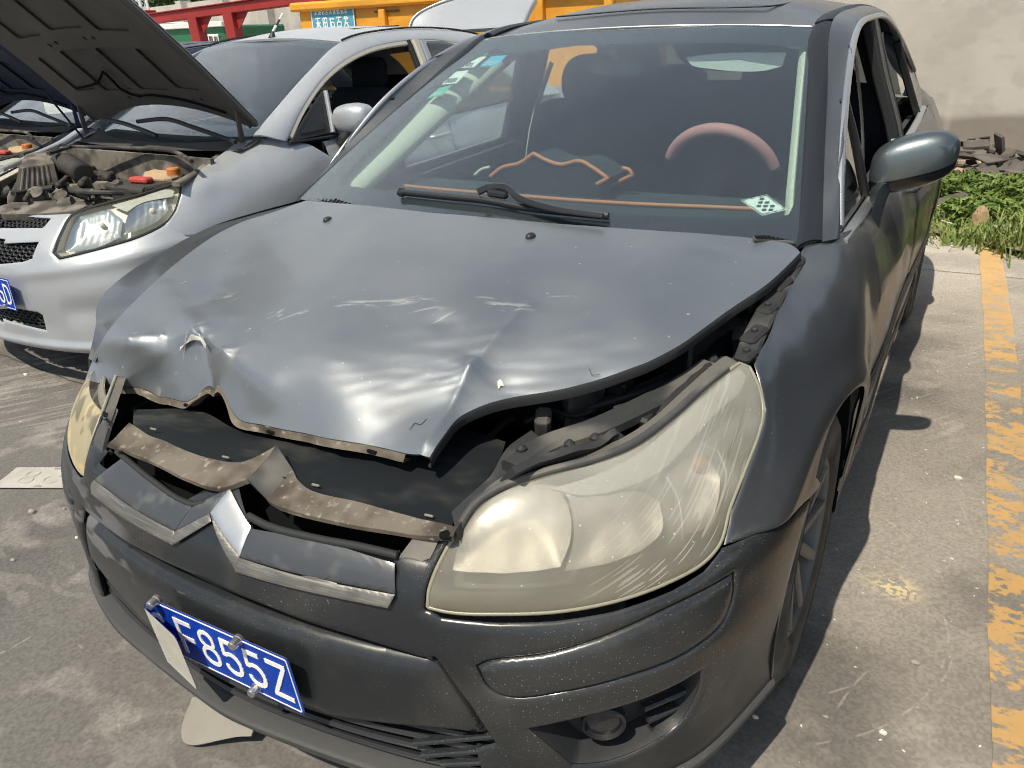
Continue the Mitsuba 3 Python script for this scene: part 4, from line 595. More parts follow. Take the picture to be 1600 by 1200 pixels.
# ---------------------------------------------------------------- sedan: glasshouse
def W(x, z):
    u = (z-.955)/.43; return (.93+.155*(x/.74)**2)*(1-u)+(1.885+.037*(x/.555)**2)*u-.084*u*(1-u)
def on_screen(xz, d=0.): q = A(xz); return np.column_stack([q[:, 0], W(q[:, 0], q[:, 1])-d*.75, q[:, 1]+d*.65])
def screen_patch(poly, d, res=.03, th=0):
    P, F = fill(poly, res); m = trimesh.Trimesh(on_screen(P, d), F, process=False); return solid(m, th, (0, -9, 6)) if th else m
SCR = Polygon(crv([(-.735,.952),(-.45,.966),(0,.972),(.45,.966),(.735,.952),(.66,1.14),(.556,1.374),(.3,1.39),(0,1.394),(-.3,1.39),(-.556,1.374),(-.66,1.14)], True, 6, 40))
CLEAR = Polygon(A([(-0.61,1.118,0.999),(-0.289,1.051,1.004),(-0.024,1.023,1.001),(0.191,1.029,0.999),(0.381,1.049,0.995),(0.551,1.088,0.993),(0.669,1.126,0.993),(0.694,1.15,1),(0.697,1.194,1.023),(0.659,1.386,1.127),(0.586,1.761,1.312),(0.571,1.793,1.328),(0.368,1.801,1.343),(0.113,1.801,1.349),(-0.147,1.799,1.349),(-0.366,1.766,1.328),(-0.465,1.823,1.348),(-0.539,1.723,1.299),(-0.569,1.541,1.212),(-0.59,1.348,1.118),(-0.621,1.173,1.025)])[:, [0, 2]])
SCREEN = put(CAR, 'windscreen', screen_patch(SCR, 0), 'windscreen_glass', True)
put(SCREEN, 'frit_band', screen_patch(SCR.buffer(-.002).difference(CLEAR.buffer(.01).buffer(-.01)), -.004, .02, .001), 'gloss_black', True)
def sticker(px, mat, name, txt=None, tm='ink_dark', lab=None):
    p = A(px); k = put(SCREEN, name, screen_patch(Polygon(p[:, [0, 2]]), -.0065, .012, .0006), mat, True, lab)
    if txt:
        q = p[:, [0, 2]]; o, ex, ey = q[3], q[2]-q[3], q[0]-q[3]
        for s, f0, f1, fh in txt:
            m = meshkit.text_mesh(s, 1., .02, True); b = m.bounds; uu = (m.vertices[:, :2]-b[0, :2])/(b[1, :2]-b[0, :2])
            g = o+np.outer(f0[0]+uu[:, 0]*f1, ex)+np.outer(f0[1]+uu[:, 1]*fh, ey)
            mm = trimesh.Trimesh(on_screen(g, -.0048+.0006*(m.vertices[:, 2] > .01)), m.faces, process=False)
            put(k, 'print', mm, tm, False)
sticker([(-0.562,1.781,1.323),(-0.474,1.774,1.325),(-0.485,1.707,1.295),(-0.548,1.713,1.293)], 'white_print', 'inspection_sticker', [('2021', (.15, .08), .7, .35)], lab='pale green inspection sticker')
sticker([(-0.454,1.771,1.325),(-0.391,1.77,1.328),(-0.388,1.7,1.298),(-0.461,1.706,1.296)], 'sticker_blue', 'inspection_sticker', [('2019', (.15, .08), .7, .35)], 'white_print', 'blue inspection sticker')
sticker([(-0.567,1.688,1.281),(-0.493,1.688,1.286),(-0.493,1.61,1.251),(-0.554,1.612,1.247)], 'white_print', 'inspection_sticker', [('2020', (.15, .08), .7, .35)], lab='pale inspection sticker marked 2020')
sticker([(-0.552,1.59,1.237),(-0.507,1.601,1.246),(-0.504,1.541,1.219),(-0.563,1.533,1.209)], 'sticker_green', 'inspection_sticker', [('2021', (.15, .08), .7, .35)], 'white_print', 'green inspection sticker marked 2021')
sticker([(-0.517,1.816,1.341),(-0.479,1.818,1.344),(-0.482,1.784,1.329),(-0.535,1.785,1.326)], 'sticker_green', 'inspection_sticker')
ov = A([(-0.379,1.802,1.342),(-0.384,1.833,1.355),(-0.356,1.846,1.362),(-0.318,1.845,1.363),(-0.301,1.829,1.357),(-0.299,1.804,1.346),(-0.325,1.79,1.34),(-0.358,1.786,1.337)]); sticker(ov[::-1], 'white_print', 'oval_sticker', lab='pale oval sticker at the top of the windscreen')
dm = A([(0.631,1.192,1.034),(0.686,1.164,1.009),(0.641,1.128,0.999),(0.582,1.158,1.024)]); sticker(dm, 'white_print', 'notice_sticker', lab='diamond shaped printed notice')
def dl(f, w): 
    c = dm.mean(0)[[0, 2]]; q = c+(dm[:, [0, 2]]-c)*f; i = c+(dm[:, [0, 2]]-c)*(f-w); g = Polygon(q, [i]); return screen_patch(g, -.0050, .02, .0004)
put(SCREEN, 'notice_border', dl(.93, .05), 'ink_dark', True)
c0 = dm.mean(0)[[0, 2]]
for i in range(3):
    for j in range(4): 
        q = c0+A([-.014+.014*i, -.010+.006*j]); put(SCREEN, 'print_line', screen_patch(shapely.box(*q, *(q+A([.009, .0035]))), -.0050, .02, .0004), 'ink_dark', True) if (i+j) % 4 else None
# scuttle panel and grilles at the foot of the glass
xs = np.linspace(-.72, .72, 60)
put(CAR, 'scuttle', loft([np.column_stack([xs, W(xs, .955)-.012, .956-.018*(xs/.72)**2]), np.column_stack([xs, W(xs, .955)-.07, .95-.022*(xs/.72)**2]), np.column_stack([xs, W(xs, .955)-.10, .925-.022*(xs/.72)**2])], 60), 'black_plastic', 40)
def vent_grille(bound, rows):
    g = put(CAR, 'scuttle_grille', patch(bound, axes=(0, 1), res=.02, th=.004, toward=(0, 0, 9), smooth=False), 'frame_grey', 30)
    for p in rows: put(g, 'hole', lathe([(0, .0012), (.0045, .0012), (.0045, 0)], 8, (0, -.3, 1), p), 'matte_black', False)
b = A([(-0.668,1.065,0.957),(-0.704,1.131,0.966),(-0.405,0.969,0.975),(-0.406,0.948,0.972)]); vent_grille(b, [b[0]*(1-u)*(1-v)+b[1]*(1-u)*v+b[2]*u*v+b[3]*u*(1-v) for u in np.linspace(.08, .9, 11) for v in np.linspace(.2, .8, 3)])
b = A([(0.654,1.028,0.966),(0.644,1.046,0.968),(0.708,1.129,0.958),(0.726,1.08,0.955)]); vent_grille(b, [b[0]*(1-u)*(1-v)+b[1]*(1-u)*v+b[2]*u*v+b[3]*u*(1-v) for u in np.linspace(.08, .9, 9) for v in np.linspace(.25, .8, 3)])
# wiper: blade on the glass, hinge and arm
wb = A([(-0.3,1.042,0.998),(-0.144,1.025,0.999),(-0.021,1.018,0.999),(0.114,1.007,0.991),(0.235,1.01,0.988),(0.32,1.018,0.985)]); wb += [0, -.012, .010]
WIP = put(CAR, 'wiper', bar(wb, .014, .018, (0, -.7, .7), 6), 'black_plastic', 30)
wa = A([(-0.034,1.029,1.004),(-0.011,1.049,1.013),(0.034,1.053,1.015),(0.088,1.022,0.999),(0.206,0.999,0.983),(0.321,1.002,0.976)])+[0, -.030, .026]
put(WIP, 'arm', bar(wa, np.linspace(.020, .014, 31), .010, (0, -.7, .7), 6), 'gloss_black', 30)
put(WIP, 'hinge', box(A([(0.017,1.034,1.006)][0])+[0, -.022, .02], (.06, .02, .018), (-.7, .06, 0), .006), 'gloss_black', 30)
put(WIP, 'end_cap', box(wb[0], (.02, .018, .022), (-.7, .08, 0), .003), 'gloss_black', 30)

# roof and side frames
ROOFE = [(-.555,1.925,1.374),(-.3,1.915,1.391),(0,1.905,1.396),(.3,1.915,1.391),(.555,1.925,1.374),(.560,2.3,1.423),(.56,2.8,1.432),(.555,3.2,1.405),(.55,3.58,1.335),(0,3.62,1.36),(-.55,3.58,1.335),(-.555,3.2,1.405),(-.56,2.8,1.432),(-.560,2.3,1.423)]
ROOF = put(CAR, 'roof', patch(ROOFE, [(0,2.2,1.466),(.3,2.2,1.457),(-.3,2.2,1.457),(0,2.6,1.488),(.35,2.6,1.474),(-.35,2.6,1.474),(0,3.1,1.47),(.3,3.1,1.456),(-.3,3.1,1.456)], axes=(0, 1), res=.05, th=.012, toward=(0, 0, 99), corner=30), 'grey_paint', 60)
put(ROOF, 'sunroof_seam', tube([(-.38,2.12,1.4385),(-.36,2.10,1.438),(0,2.08,1.4465),(.36,2.10,1.438),(.38,2.12,1.4385),(.38,2.6,1.4695)], .003, 6), 'black_plastic', True)
put(CAR, 'screen_top_seal', tube([(x, W(x, 1.39)+.004, 1.394-.018*(x/.55)**2) for x in np.linspace(-.55, .55, 15)], .004, 6), 'worn_chrome', True)
put(CAR, 'headliner', patch([(x*.97, y+.02, z-.035) for x, y, z in ROOFE], axes=(0, 1), res=.1, th=.006, toward=(0, 0, -9), smooth=False), 'headliner', 40)
e1 = A([(.742,1.080,.948),(.703,1.245,1.035),(.635,1.57,1.205),(.563,1.918,1.374),(.567,2.3,1.424),(.567,2.8,1.433),(.562,3.2,1.405),(.557,3.58,1.335)])
e2 = A([(.775,1.135,.946),(.737,1.295,1.04),(.667,1.615,1.21),(.600,1.955,1.383),(.605,2.3,1.423),(.603,2.8,1.425),(.60,3.2,1.395),(.60,3.56,1.32)])
e3 = A([(.797,1.215,.940),(.766,1.32,1.055),(.715,1.58,1.235),(.668,1.95,1.368),(.655,2.3,1.398),(.65,2.8,1.388),(.675,3.2,1.295),(.715,3.42,1.18)])
for sg in (0, 1):
    mir = mirrored if sg else (lambda m: m)
    c1, c2, c3 = (crv(e, n=10, corner=80) for e in (e1, e2, e3))
    k1 = 30+1
    put(CAR, 'pillar_trim', mir(solid(loft([c1[:k1]+[-.012, -.012, -.006], c1[:k1]+[0, -.004, .006], (c1[:k1]*.5+c2[:k1]*.5)+[0, -.002, .010], c2[:k1]+[0, 0, .004]], 60, 12), .006, (9, -9, 9))), 'pillar_black', 40)
    mid = c2*.45+c3*.55; mid[:, 0] += .014; mid[:, 2] += .004
    put(CAR, 'side_frame', mir(solid(loft([c2+[0, 0, .002], mid, c3], 110, 14), .008, (9, 1, 9))), 'grey_paint', 50)
    put(CAR, 'roof_strip', mir(solid(loft([c1[k1:]+[-.008, 0, .002], c1[k1:]*.5+c2[k1:]*.5+[0, 0, .006], c2[k1:]+[0, 0, .002]], 50, 8), .006, (0, 2, 99))), 'pillar_black', 40)
    put(CAR, 'window_trim', mir(bar(c3[2:]+[.004, 0, -.004], .018, .016, (.9, 0, .3), 0)), 'worn_chrome', 30)
    belt = [(.797,1.225,.930),(.800,1.5,.938),(.795,2.0,.955),(.79,2.5,.978),(.785,3.0,1.0),(.772,3.45,1.02)]
    put(CAR, 'belt_trim', mir(bar(A(belt)+[.006, 0, 0], .026, .014, (.3, 0, 1), 6)), 'worn_chrome', 30)
    put(CAR, 'rear_pillar', mir(patch([(.715,3.42,1.18),(.675,3.2,1.297),(.60,3.56,1.32),(.557,3.58,1.336),(.60,3.82,1.17),(.64,4.02,1.03),(.77,3.9,1.02),(.79,3.6,1.015),(.775,3.47,1.02),(.755,3.45,1.09)], axes=(1, 2), res=.04, th=.01, toward=(9, 3, 1))), 'grey_paint', 50)
    put(CAR, 'centre_pillar', mir(bar([(.645,2.40,1.392),(.698,2.43,1.22),(.762,2.45,1.05),(.785,2.46,.97)], .10, .03, (1, 0, .4), 6)), 'black_plastic', 30)
    for fb in (bar([(.640,2.33,1.388),(.694,2.36,1.22),(.757,2.385,1.05),(.782,2.39,.97)], .022, .03, (1, 0, .4), 6), bar([(.645,2.47,1.385),(.70,2.50,1.22),(.762,2.52,1.05),(.785,2.52,.98)], .022, .03, (1, 0, .4), 6), bar([(.66,3.13,1.30),(.715,3.20,1.15),(.770,3.25,1.01)], .022, .03, (1, 0, .4), 6)): put(CAR, 'door_frame', mir(fb), 'seal_rubber', 30)
    put(CAR, 'quarter_glass', mir(patch([(.795,1.235,.945),(.764,1.335,1.05),(.725,1.54,1.205),(.755,1.60,1.09),(.790,1.66,.948)], axes=(1, 2), res=.04, smooth=False)), 'tinted_glass', True)
    put(CAR, 'quarter_post', mir(bar([(.720,1.55,1.21),(.755,1.61,1.09),(.790,1.67,.95)], .018, .022, (1, 0, .4), 6)), 'black_plastic', 30)
    put(CAR, 'rear_glass', mir(patch([(.765,3.26,1.01),(.713,3.21,1.15),(.672,3.16,1.285),(.715,3.42,1.175),(.755,3.45,1.09),(.772,3.46,1.02)], axes=(1, 2), res=.04, smooth=False)), 'tinted_glass', True)
put(CAR, 'rear_screen', patch([(-.56,3.58,1.33),(0,3.62,1.355),(.56,3.58,1.33),(.60,3.80,1.18),(.63,4.0,1.03),(0,4.08,1.03),(-.63,4.0,1.03),(-.60,3.80,1.18)], axes=(0, 1), res=.06, smooth=False), 'tinted_glass', True)
put(CAR, 'mirror_patch_cover', trimesh.creation.box((.001,.001,.001)), 'matte_black', False) if 0 else None

# door mirrors
def mirror(sg):
    mir = mirrored if sg else (lambda m: m)
    S = [(.795,.012,.020,1.045),(.800,.040,.046,1.045),(.820,.055,.064,1.047),(.855,.062,.072,1.052),(.90,.062,.073,1.058),(.94,.058,.068,1.062),(.97,.048,.056,1.064),(.988,.030,.038,1.064),(.994,.010,.014,1.064)]
    th = np.linspace(0, 2*np.pi, 37)[:-1]; rows = []
    for x, hy, hz, zc in S:
        cy, sy = np.cos(th), np.sin(th); yy = np.sign(cy)*abs(cy)**.8*hy; yy = np.where(yy > .018, .018+(yy-.018)*.25, yy)
        rows.append(np.column_stack([np.full(36, x), 1.655+(x-.8)*.16+yy, zc-.014+(x-.87)*.14+np.sign(sy)*abs(sy)**.8*hz]))
    G = CubicSpline(np.arange(len(S)), np.array(rows), axis=0)(np.linspace(0, len(S)-1, 41))
    G = G[:, np.r_[0:36, 0]]; lo = 20 if 1 else 0   # columns: angle 0 = rear, 9 = top, 18 = front, 27 = below
    top_ = G[:, np.r_[34:36, 0:21]]; bot = G[:, 20:35].copy(); c = G.reshape(-1, 3).mean(0); bot = c+(bot-c)*[.988, .96, .97]
    H = put(CAR, 'door_mirror', mir(solid(grid_mesh(top_), .003, (c[0], c[1]-2, c[2]+2))), 'mirror_paint', 50, 'blue grey door mirror' if not sg else None)
    put(H, 'lower_shell', mir(solid(grid_mesh(bot), .003, (c[0], c[1], c[2]-2))), 'gloss_black', 50)
    put(H, 'mirror_glass', mir(patch([(.815,1.682,1.01),(.96,1.705,1.03),(.975,1.708,1.065),(.94,1.70,1.105),(.83,1.685,1.10)], axes=(0, 2), res=.03, th=.004, toward=(.9, 9, 1))), 'chrome', True)
    put(H, 'stalk', mir(loft([A([(.845,1.60,1.0),(.875,1.64,1.0),(.865,1.69,1.0),(.83,1.69,1.0),(.815,1.63,1.0),(.845,1.60,1.0)]), A([(.826,1.575,.965),(.850,1.62,.960),(.845,1.675,.965),(.82,1.68,.965),(.805,1.62,.965),(.826,1.575,.965)]), A([(.826,1.56,.90),(.842,1.60,.895),(.842,1.64,.90),(.825,1.65,.90),(.815,1.60,.90),(.826,1.56,.90)]), A([(.832,1.575,.862),(.842,1.59,.86),(.842,1.60,.86),(.83,1.605,.86),(.824,1.59,.86),(.832,1.575,.862)])], 30, 24)), 'mirror_paint', 60)
mirror(0); mirror(1)

# ---------------------------------------------------------------- sedan: cabin
xs = np.linspace(-.70, .70, 30)
DASH = put(CAR, 'dashboard', loft([np.column_stack([xs, W(xs, .955)+.05, .935+0*xs]), np.column_stack([xs, 1.25+.1*xs**2, .945+0*xs]), np.column_stack([xs, 1.48+.05*xs**2, .955+0*xs]), np.column_stack([xs, 1.56+0*xs, .90+0*xs]), np.column_stack([xs, 1.58+0*xs, .60+0*xs])], 40, 40), 'dash_plastic', 50)
put(DASH, 'piping', tube(A([(-0.862,1.451,0.946),(-0.599,1.385,0.95),(-0.371,1.351,0.953),(-0.133,1.336,0.955),(0.081,1.326,0.956),(0.27,1.333,0.957),(0.438,1.358,0.957),(0.58,1.387,0.955)]), .006, 6), 'orange_piping', True, 'orange piping along the dashboard edge')
pod = A([(-0.22,1.36,1),(-0.176,1.36,1.029),(-0.117,1.36,1.044),(-0.069,1.36,1.073),(-0.032,1.36,1.057),(0.017,1.36,1.046),(0.077,1.36,1.058),(0.116,1.36,1.042),(0.163,1.36,1.015),(0.128,1.36,0.997)])
put(DASH, 'display_pod', cat([loft([pod[1:-1], pod[1:-1]+[0, .14, .0], (pod[1:-1]+[0, .16, -.02])*[1, 1, 0]+[0, 0, .95]], 40), loft([pod[1:-1]+[0, .0, -.012], pod[1:-1]*[1, 1, 0]+[0, .03, .95]], 40)]), 'dash_plastic', 40)
put(DASH, 'piping', tube(pod, .0065, 6), 'orange_piping', True)
put(DASH, 'piping', tube(A([(0.132,1.44,0.978),(0.177,1.44,1.001),(0.202,1.44,1.013),(0.194,1.44,1.026),(0.171,1.44,1.032)]), .006, 6), 'orange_piping', True); put(DASH, 'piping', tube(A([(-0.327,1.44,0.986),(-0.302,1.44,1.005),(-0.271,1.44,1.014)]), .005, 6), 'cream_trim', True)
tor = trimesh.creation.torus(.166, .019, 48, 14); tor.apply_transform(trimesh.transformations.rotation_matrix(math.radians(-62), [1, 0, 0])); tor.apply_translation((.352, 1.80, .962))
tf = tor.vertices[tor.faces].mean(1); upper = tf[:, 2] > 1.005-.05*(tf[:, 0]-.36)
STW = put(CAR, 'steering_wheel', trimesh.Trimesh(tor.vertices, tor.faces[~upper], process=False), 'matte_black', True)
put(STW, 'pink_cover', trimesh.Trimesh(tor.vertices, tor.faces[upper], process=False), 'pink_leather', True, 'pink cover on the upper rim')
put(STW, 'hub', cat([lathe([(0, .02), (.06, .015), (.075, -.02), (0, -.02)], 24, (0, .88, .47), (.36, 1.79, .97)), bar([(.19,1.80,.975),(.53,1.80,.975)], .05, .02, (0, .88, .47), 0), bar([(.36,1.8,.96),(.36,1.5,.89)], .06, .06, (1, 0, 0), 0)]), 'matte_black', 40)
def seat(x, y, hr=True, s=1.):
    def soft(c, sz, rot): 
        m = box((0, 0, 0), sz, None, .06); m = m.subdivide().subdivide(); trimesh.smoothing.filter_laplacian(m, iterations=6); m.apply_transform(trimesh.transformations.euler_matrix(*rot)); m.apply_translation(c); return m
    K = put(CAR, 'seat', soft((x, y+.27, .80), (.50*s, .16, .66), (-.20, 0, 0)), 'seat_cloth', True)
    put(K, 'cushion', soft((x, y, .50), (.52*s, .55, .18), (.08, 0, 0)), 'seat_cloth', True)
    if hr: put(K, 'headrest', soft((x, y+.37, 1.20), (.27, .12, .20), (-.12, 0, 0)), 'seat_cloth', True)
seat(-.37, 2.05); seat(.37, 2.05); seat(0, 3.05, False, 2.4)
for x in (-.35, .35): put(CAR, 'rear_headrest', box((x, 3.45, 1.14), (.26, .12, .15), (-.15, 0, 0), .05), 'seat_cloth', 40)
for sg in (0, 1):
    mir = mirrored if sg else (lambda m: m)
    wd = .115 if sg else .04; put(CAR, 'pillar_lining', mir(loft([e1[:4]+[-.020, .006, -.012], e1[:4]+[-wd, .02, -.016], e1[:4]+[-wd-.004, .09, -.04], e3[:4]+[-.030, .10, -.02]], 30, 16)), 'cream_trim', 40)
    put(CAR, 'door_lining', mir(cat([patch([(.76,1.42,.35),(.76,2.45,.35),(.755,2.45,.96),(.765,1.42,.91)], axes=(1, 2), res=.1, th=.02, smooth=False), patch([(.76,2.52,.35),(.76,3.3,.35),(.745,3.4,.99),(.755,2.52,.965)], axes=(1, 2), res=.1, th=.02, smooth=False)])), 'dash_plastic', 30)
    put(CAR, 'post_lining', mir(bar([(.61,2.44,1.36),(.67,2.47,1.2),(.735,2.50,1.03),(.75,2.52,.6)], .12, .03, (1, 0, .4), 6)), 'seat_cloth', 30)
    put(CAR, 'seat_belt', mir(bar([(.60,2.50,1.27),(.66,2.44,1.05),(.70,2.42,.8)], .04, .004, (1, 0, .4), 6)), 'cream_trim', 30)
put(CAR, 'parcel_shelf', box((0, 3.78, .99), (1.3, .5, .02)), 'dash_plastic', False)
VS = A([(0.153,1.86,1.339),(0.313,1.86,1.348),(0.491,1.86,1.334),(0.511,1.86,1.305),(0.493,1.86,1.265),(0.358,1.86,1.26),(0.235,1.86,1.272),(0.18,1.86,1.298)]); put(CAR, 'sun_visor', patch(VS, axes=(0, 2), res=.03, th=.018, toward=(0, -9, 0)), 'seat_cloth', 40)
VC = A([(0.209,1.835,1.303),(0.303,1.835,1.312),(0.505,1.835,1.311),(0.498,1.835,1.274),(0.44,1.835,1.262),(0.277,1.835,1.271),(0.226,1.835,1.282)]); put(CAR, 'visor_lining', patch(VC, axes=(0, 2), res=.03, th=.006, toward=(0, -9, 0)), 'white_print', 40)
MR = A([(-0.09,1.8,1.294),(0.074,1.8,1.288),(0.082,1.8,1.273),(0.07,1.8,1.255),(-0.079,1.8,1.264),(-0.097,1.8,1.279)]); put(CAR, 'rear_view_mirror', cat([patch(MR, axes=(0, 2), res=.03, th=.03, toward=(0, -9, 0)), tube([(-0.006,1.8,1.293),(-0.018,1.8,1.327),(-0.024,1.8,1.345)], .012, 8)]), 'black_plastic', 40)

# ---------------------------------------------------------------- sedan: number plate, folded forward over itself at its left end
PEX, PEY, PN = A([1, .016, .0076]), A([-.014, .107, -.993]), A([.014, -.993, -.107])
PTR = A([.221, -.030, .483])
def plate_at(u, v, d=0.):
    """u 0..440 from the left, v 0..140 from the top, both in millimetres; d metres off the face. Left of u = 116 the sheet is folded over."""
    u, v = np.broadcast_arrays(A(u), A(v)); w = np.maximum(116-u, 0)/1000; r = .0105
    arc_ = np.minimum(w, r*3.0); a = arc_/r; rest = w-arc_
    along = -(r*np.sin(a)+rest*np.cos(a)); outw = r*(1-np.cos(a))+rest*np.sin(a)*.9
    nx, nn = np.where(w > 0, -(-np.sin(a)), 0), np.cos(a)
    base = np.maximum(u, 116)/1000-.44
    droop = .30*rest
    return PTR+(base+along+nx*d)[..., None]*PEX+(v/1000+droop)[..., None]*PEY+(outw+nn*d)[..., None]*PN
def plate_sheet(d, flipit=False):
    us = np.r_[np.linspace(0, 62, 10), np.linspace(65, 118, 28), np.linspace(122, 440, 18)]; vs = np.linspace(0, 140, 13)
    U, V = np.meshgrid(us, vs); i = (abs(V-70) > 69)
    U = U+np.where(i & (U < 2), 4, 0)-np.where(i & (U > 438), 4, 0)
    return grid_mesh(plate_at(U, V, d))
PLATE = put(CAR, 'number_plate', solid(plate_sheet(0), .0004, (0, -9, .4)), 'plate_blue', 30, 'blue number plate with its left end folded over')
put(PLATE, 'back', plate_sheet(-.0009), 'plate_back', 40)
def mapped(poly, name, mat, d=.0012):
    P, F = fill(poly, 5.); put(PLATE, name, solid(trimesh.Trimesh(plate_at(P[:, 0], P[:, 1], d), F, process=False), .001, (0, -9, .4)), mat, 30)
ring = shapely.box(0, 0, 440, 140).buffer(-4.5).buffer(-6).buffer(6); mapped(ring.difference(ring.buffer(-2.4)), 'border', 'plate_white')
def glyph(ch, u0):
    m = meshkit.text_mesh(ch, 90, 2., False); v = m.vertices; b = m.bounds
    q = np.column_stack([u0+(v[:, 0]-b[0, 0])/(b[1, 0]-b[0, 0])*45, 115-(v[:, 1]-b[0, 1])/(b[1, 1]-b[0, 1])*90])
    mm = trimesh.Trimesh(v, m.faces, process=False)
    P = plate_at(q[:, 0], q[:, 1], np.where(v[:, 2] > 1, .0018, .0003)); put(PLATE, 'character', trimesh.Trimesh(P, mm.faces, process=False), 'plate_white', False)
for ch, u0 in (('C', 72.5), ('F', 151.5), ('8', 208.5), ('5', 265.5), ('5', 322.5), ('Z', 379.5)): glyph(ch, u0)
for p in [(0.107,-0.034,0.476),(0.111,-0.022,0.361),(-0.082,-0.03,0.378),(-0.101,-0.036,0.481)]:
    put(PLATE, 'bolt', lathe([(0, .016), (.007, .016), (.0085, .013), (.0085, .0), (.010, -.001), (.010, -.006)], 18, PN+A([.15, 0, .1]), A(p)), 'steel_bolt', 30)

# ---------------------------------------------------------------- the yard: concrete, bay line, joints
def concrete_col(p, n, uv):
    f = fbm(p.x*1.1, p.y*1.1, 0, 4); g = fbm(p.x*7, p.y*7, 3, 4)
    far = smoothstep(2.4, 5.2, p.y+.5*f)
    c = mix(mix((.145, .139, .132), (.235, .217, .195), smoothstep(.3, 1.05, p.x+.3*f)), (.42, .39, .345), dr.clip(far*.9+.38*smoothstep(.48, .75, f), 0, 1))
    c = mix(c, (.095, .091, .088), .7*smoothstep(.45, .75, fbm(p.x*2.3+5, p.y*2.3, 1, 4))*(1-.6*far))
    a = p.x*.55+p.y*.83; b = -p.x*.83+p.y*.55
    st = smoothstep(.60, .78, noise(a*5+3, b*75, 2))*smoothstep(.5, .7, fbm(p.x*2.1, p.y*2.1, 7, 3))
    st2 = smoothstep(.62, .80, noise(p.x*9+2*g, p.y*30+5*g, 5))*smoothstep(.5, .68, fbm(p.x*1.7+9, p.y*1.7, 7, 3))
    c = mix(c, (.46, .43, .39), dr.clip(.22*st+.14*st2+.22*smoothstep(.60, .78, g), 0, 1))
    w = spots(mi.Point3f(p.x, p.y, .1), 60, .07, 4, .05*smoothstep(.4, .7, f)+.02)
    c = mix(c, (.66, .63, .57), dr.clip(w, 0, 1)*.8)
    arcs = mi.Float(0)
    for k, (cx, cy, r) in enumerate(((.62,1.1,.56),(.60,1.14,.60),(.66,1.0,.55),(.2,1.5,1.02),(1.9,.6,.93),(1.75,1.9,.72),(-.9,-.9,1.0),(-1.5,.1,.62),(1.6,2.9,.52),(.3,2.4,.9))):
        d = dr.sqrt(dr.square(p.x-cx)+dr.square(p.y-cy))-r-.006*noise(p.x*14, p.y*14, k)
        arcs += smoothstep(.004, .001, abs(d))*smoothstep(.52, .70, noise(p.x*7+k*7, p.y*7, k))*smoothstep(.45, .6, noise(p.x*40, p.y*40, k))
    c = mix(c, (.46, .44, .40), dr.clip(arcs, 0, 1)*.30)
    grit = noise(p.x*160, p.y*160, 1)
    pale = smoothstep(.11, .02, dr.sqrt(dr.square(p.x-1.045)+dr.square((p.y-1.275)*1.3))+.06*(g-.5))
    return mix(c*(.82+.36*grit), (.62, .52, .30), pale*.9*smoothstep(.42, .55, noise(p.x*120, p.y*120, 4)))
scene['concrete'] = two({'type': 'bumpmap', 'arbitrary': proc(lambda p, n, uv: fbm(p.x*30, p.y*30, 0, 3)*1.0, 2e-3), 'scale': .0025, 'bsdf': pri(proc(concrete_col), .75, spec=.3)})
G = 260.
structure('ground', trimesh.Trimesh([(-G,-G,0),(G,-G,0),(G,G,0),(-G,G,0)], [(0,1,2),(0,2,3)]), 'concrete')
def line_col(p, n, uv):
    f = .42*fbm(p.x*11+p.y*5, p.y*26, 0, 4)+.30*fbm(p.x*23, p.y*21, 4, 4)+.28*fbm(p.x*70, p.y*110, 4, 3); k = smoothstep(4.6, 2.6, p.y); thr = .49+.02*(1-k)-.17*smoothstep(2.2, 1.6, p.y)*0
    worn = smoothstep(thr+.055*k-.04*(1-k), thr-.025-.06*(1-k), f)
    y = mix((.60, .36, .12), (.48, .31, .13), fbm(p.x*20, p.y*20, 0, 3))
    band = smoothstep(.09, .05, abs(p.y-2.95+.05*noise(p.x*20, 1, 1)))
    return mix(y, concrete_col(p, n, uv), dr.clip(worn*(.35+.6*k)+band*.8+.12+.10*fbm(p.x*6, p.y*6, 9, 3), 0, 1))
M('bay_line_paint', pri(proc(line_col), .7, spec=.3))
lx = lambda y: 1.257-.0285*(y-1.6)-.008*max(y-3, 0)**1.5
ys = np.linspace(-3, 5.25, 40); L0 = np.array([(lx(y)+.004*math.sin(y*9), y, .004) for y in ys])
structure('bay_line', grid_mesh(np.stack([L0, L0+[.125, 0, 0]])), 'bay_line_paint')

# ---------------------------------------------------------------- the silver car alongside, bonnet and boot open (own axes, then moved)
def pose(x, y, a, s=1.): return T().translate([x, y, 0]).rotate([0, 0, 1], math.degrees(a)).scale([1, 1, s])
SMAIN = Surf(CTRL, .955)
M('silver_trim', pri((.42, .43, .45), .35, .6))
M('door_jamb', pri((.60, .58, .50), .5, spec=.4))
M('clear_lens_silver', pri((.70, .71, .70), .25, .85))
M('under_bonnet', pri(proc(lambda p, n, uv: mix((.065, .06, .058), (.11, .104, .097), fbm(p.x*6, p.y*6, p.z*6, 3))), .7, spec=.3))
M('under_bonnet_navy', pri((.018, .025, .05), .6, spec=.3))
M('navy_paint', pri((.02, .026, .045), .3, .4, coat=1., gloss=.93))
def dust(p, n, uv): return mix((.20, .185, .165), (.075, .07, .066), smoothstep(.35, .68, fbm(p.x*13, p.y*13, p.z*13, 4)))
M('engine_dust', pri(proc(dust), .9, spec=.15))
M('engine_dark', pri((.05, .048, .045), .7, spec=.3))
M('cover_red', pri((.42, .07, .06), .6, spec=.3))
M('cap_orange', pri((.50, .17, .05), .55, spec=.3))
M('tank_tan', pri((.42, .31, .20), .6, spec=.3))
M('plastic_white', pri((.72, .72, .70), .4, spec=.4))
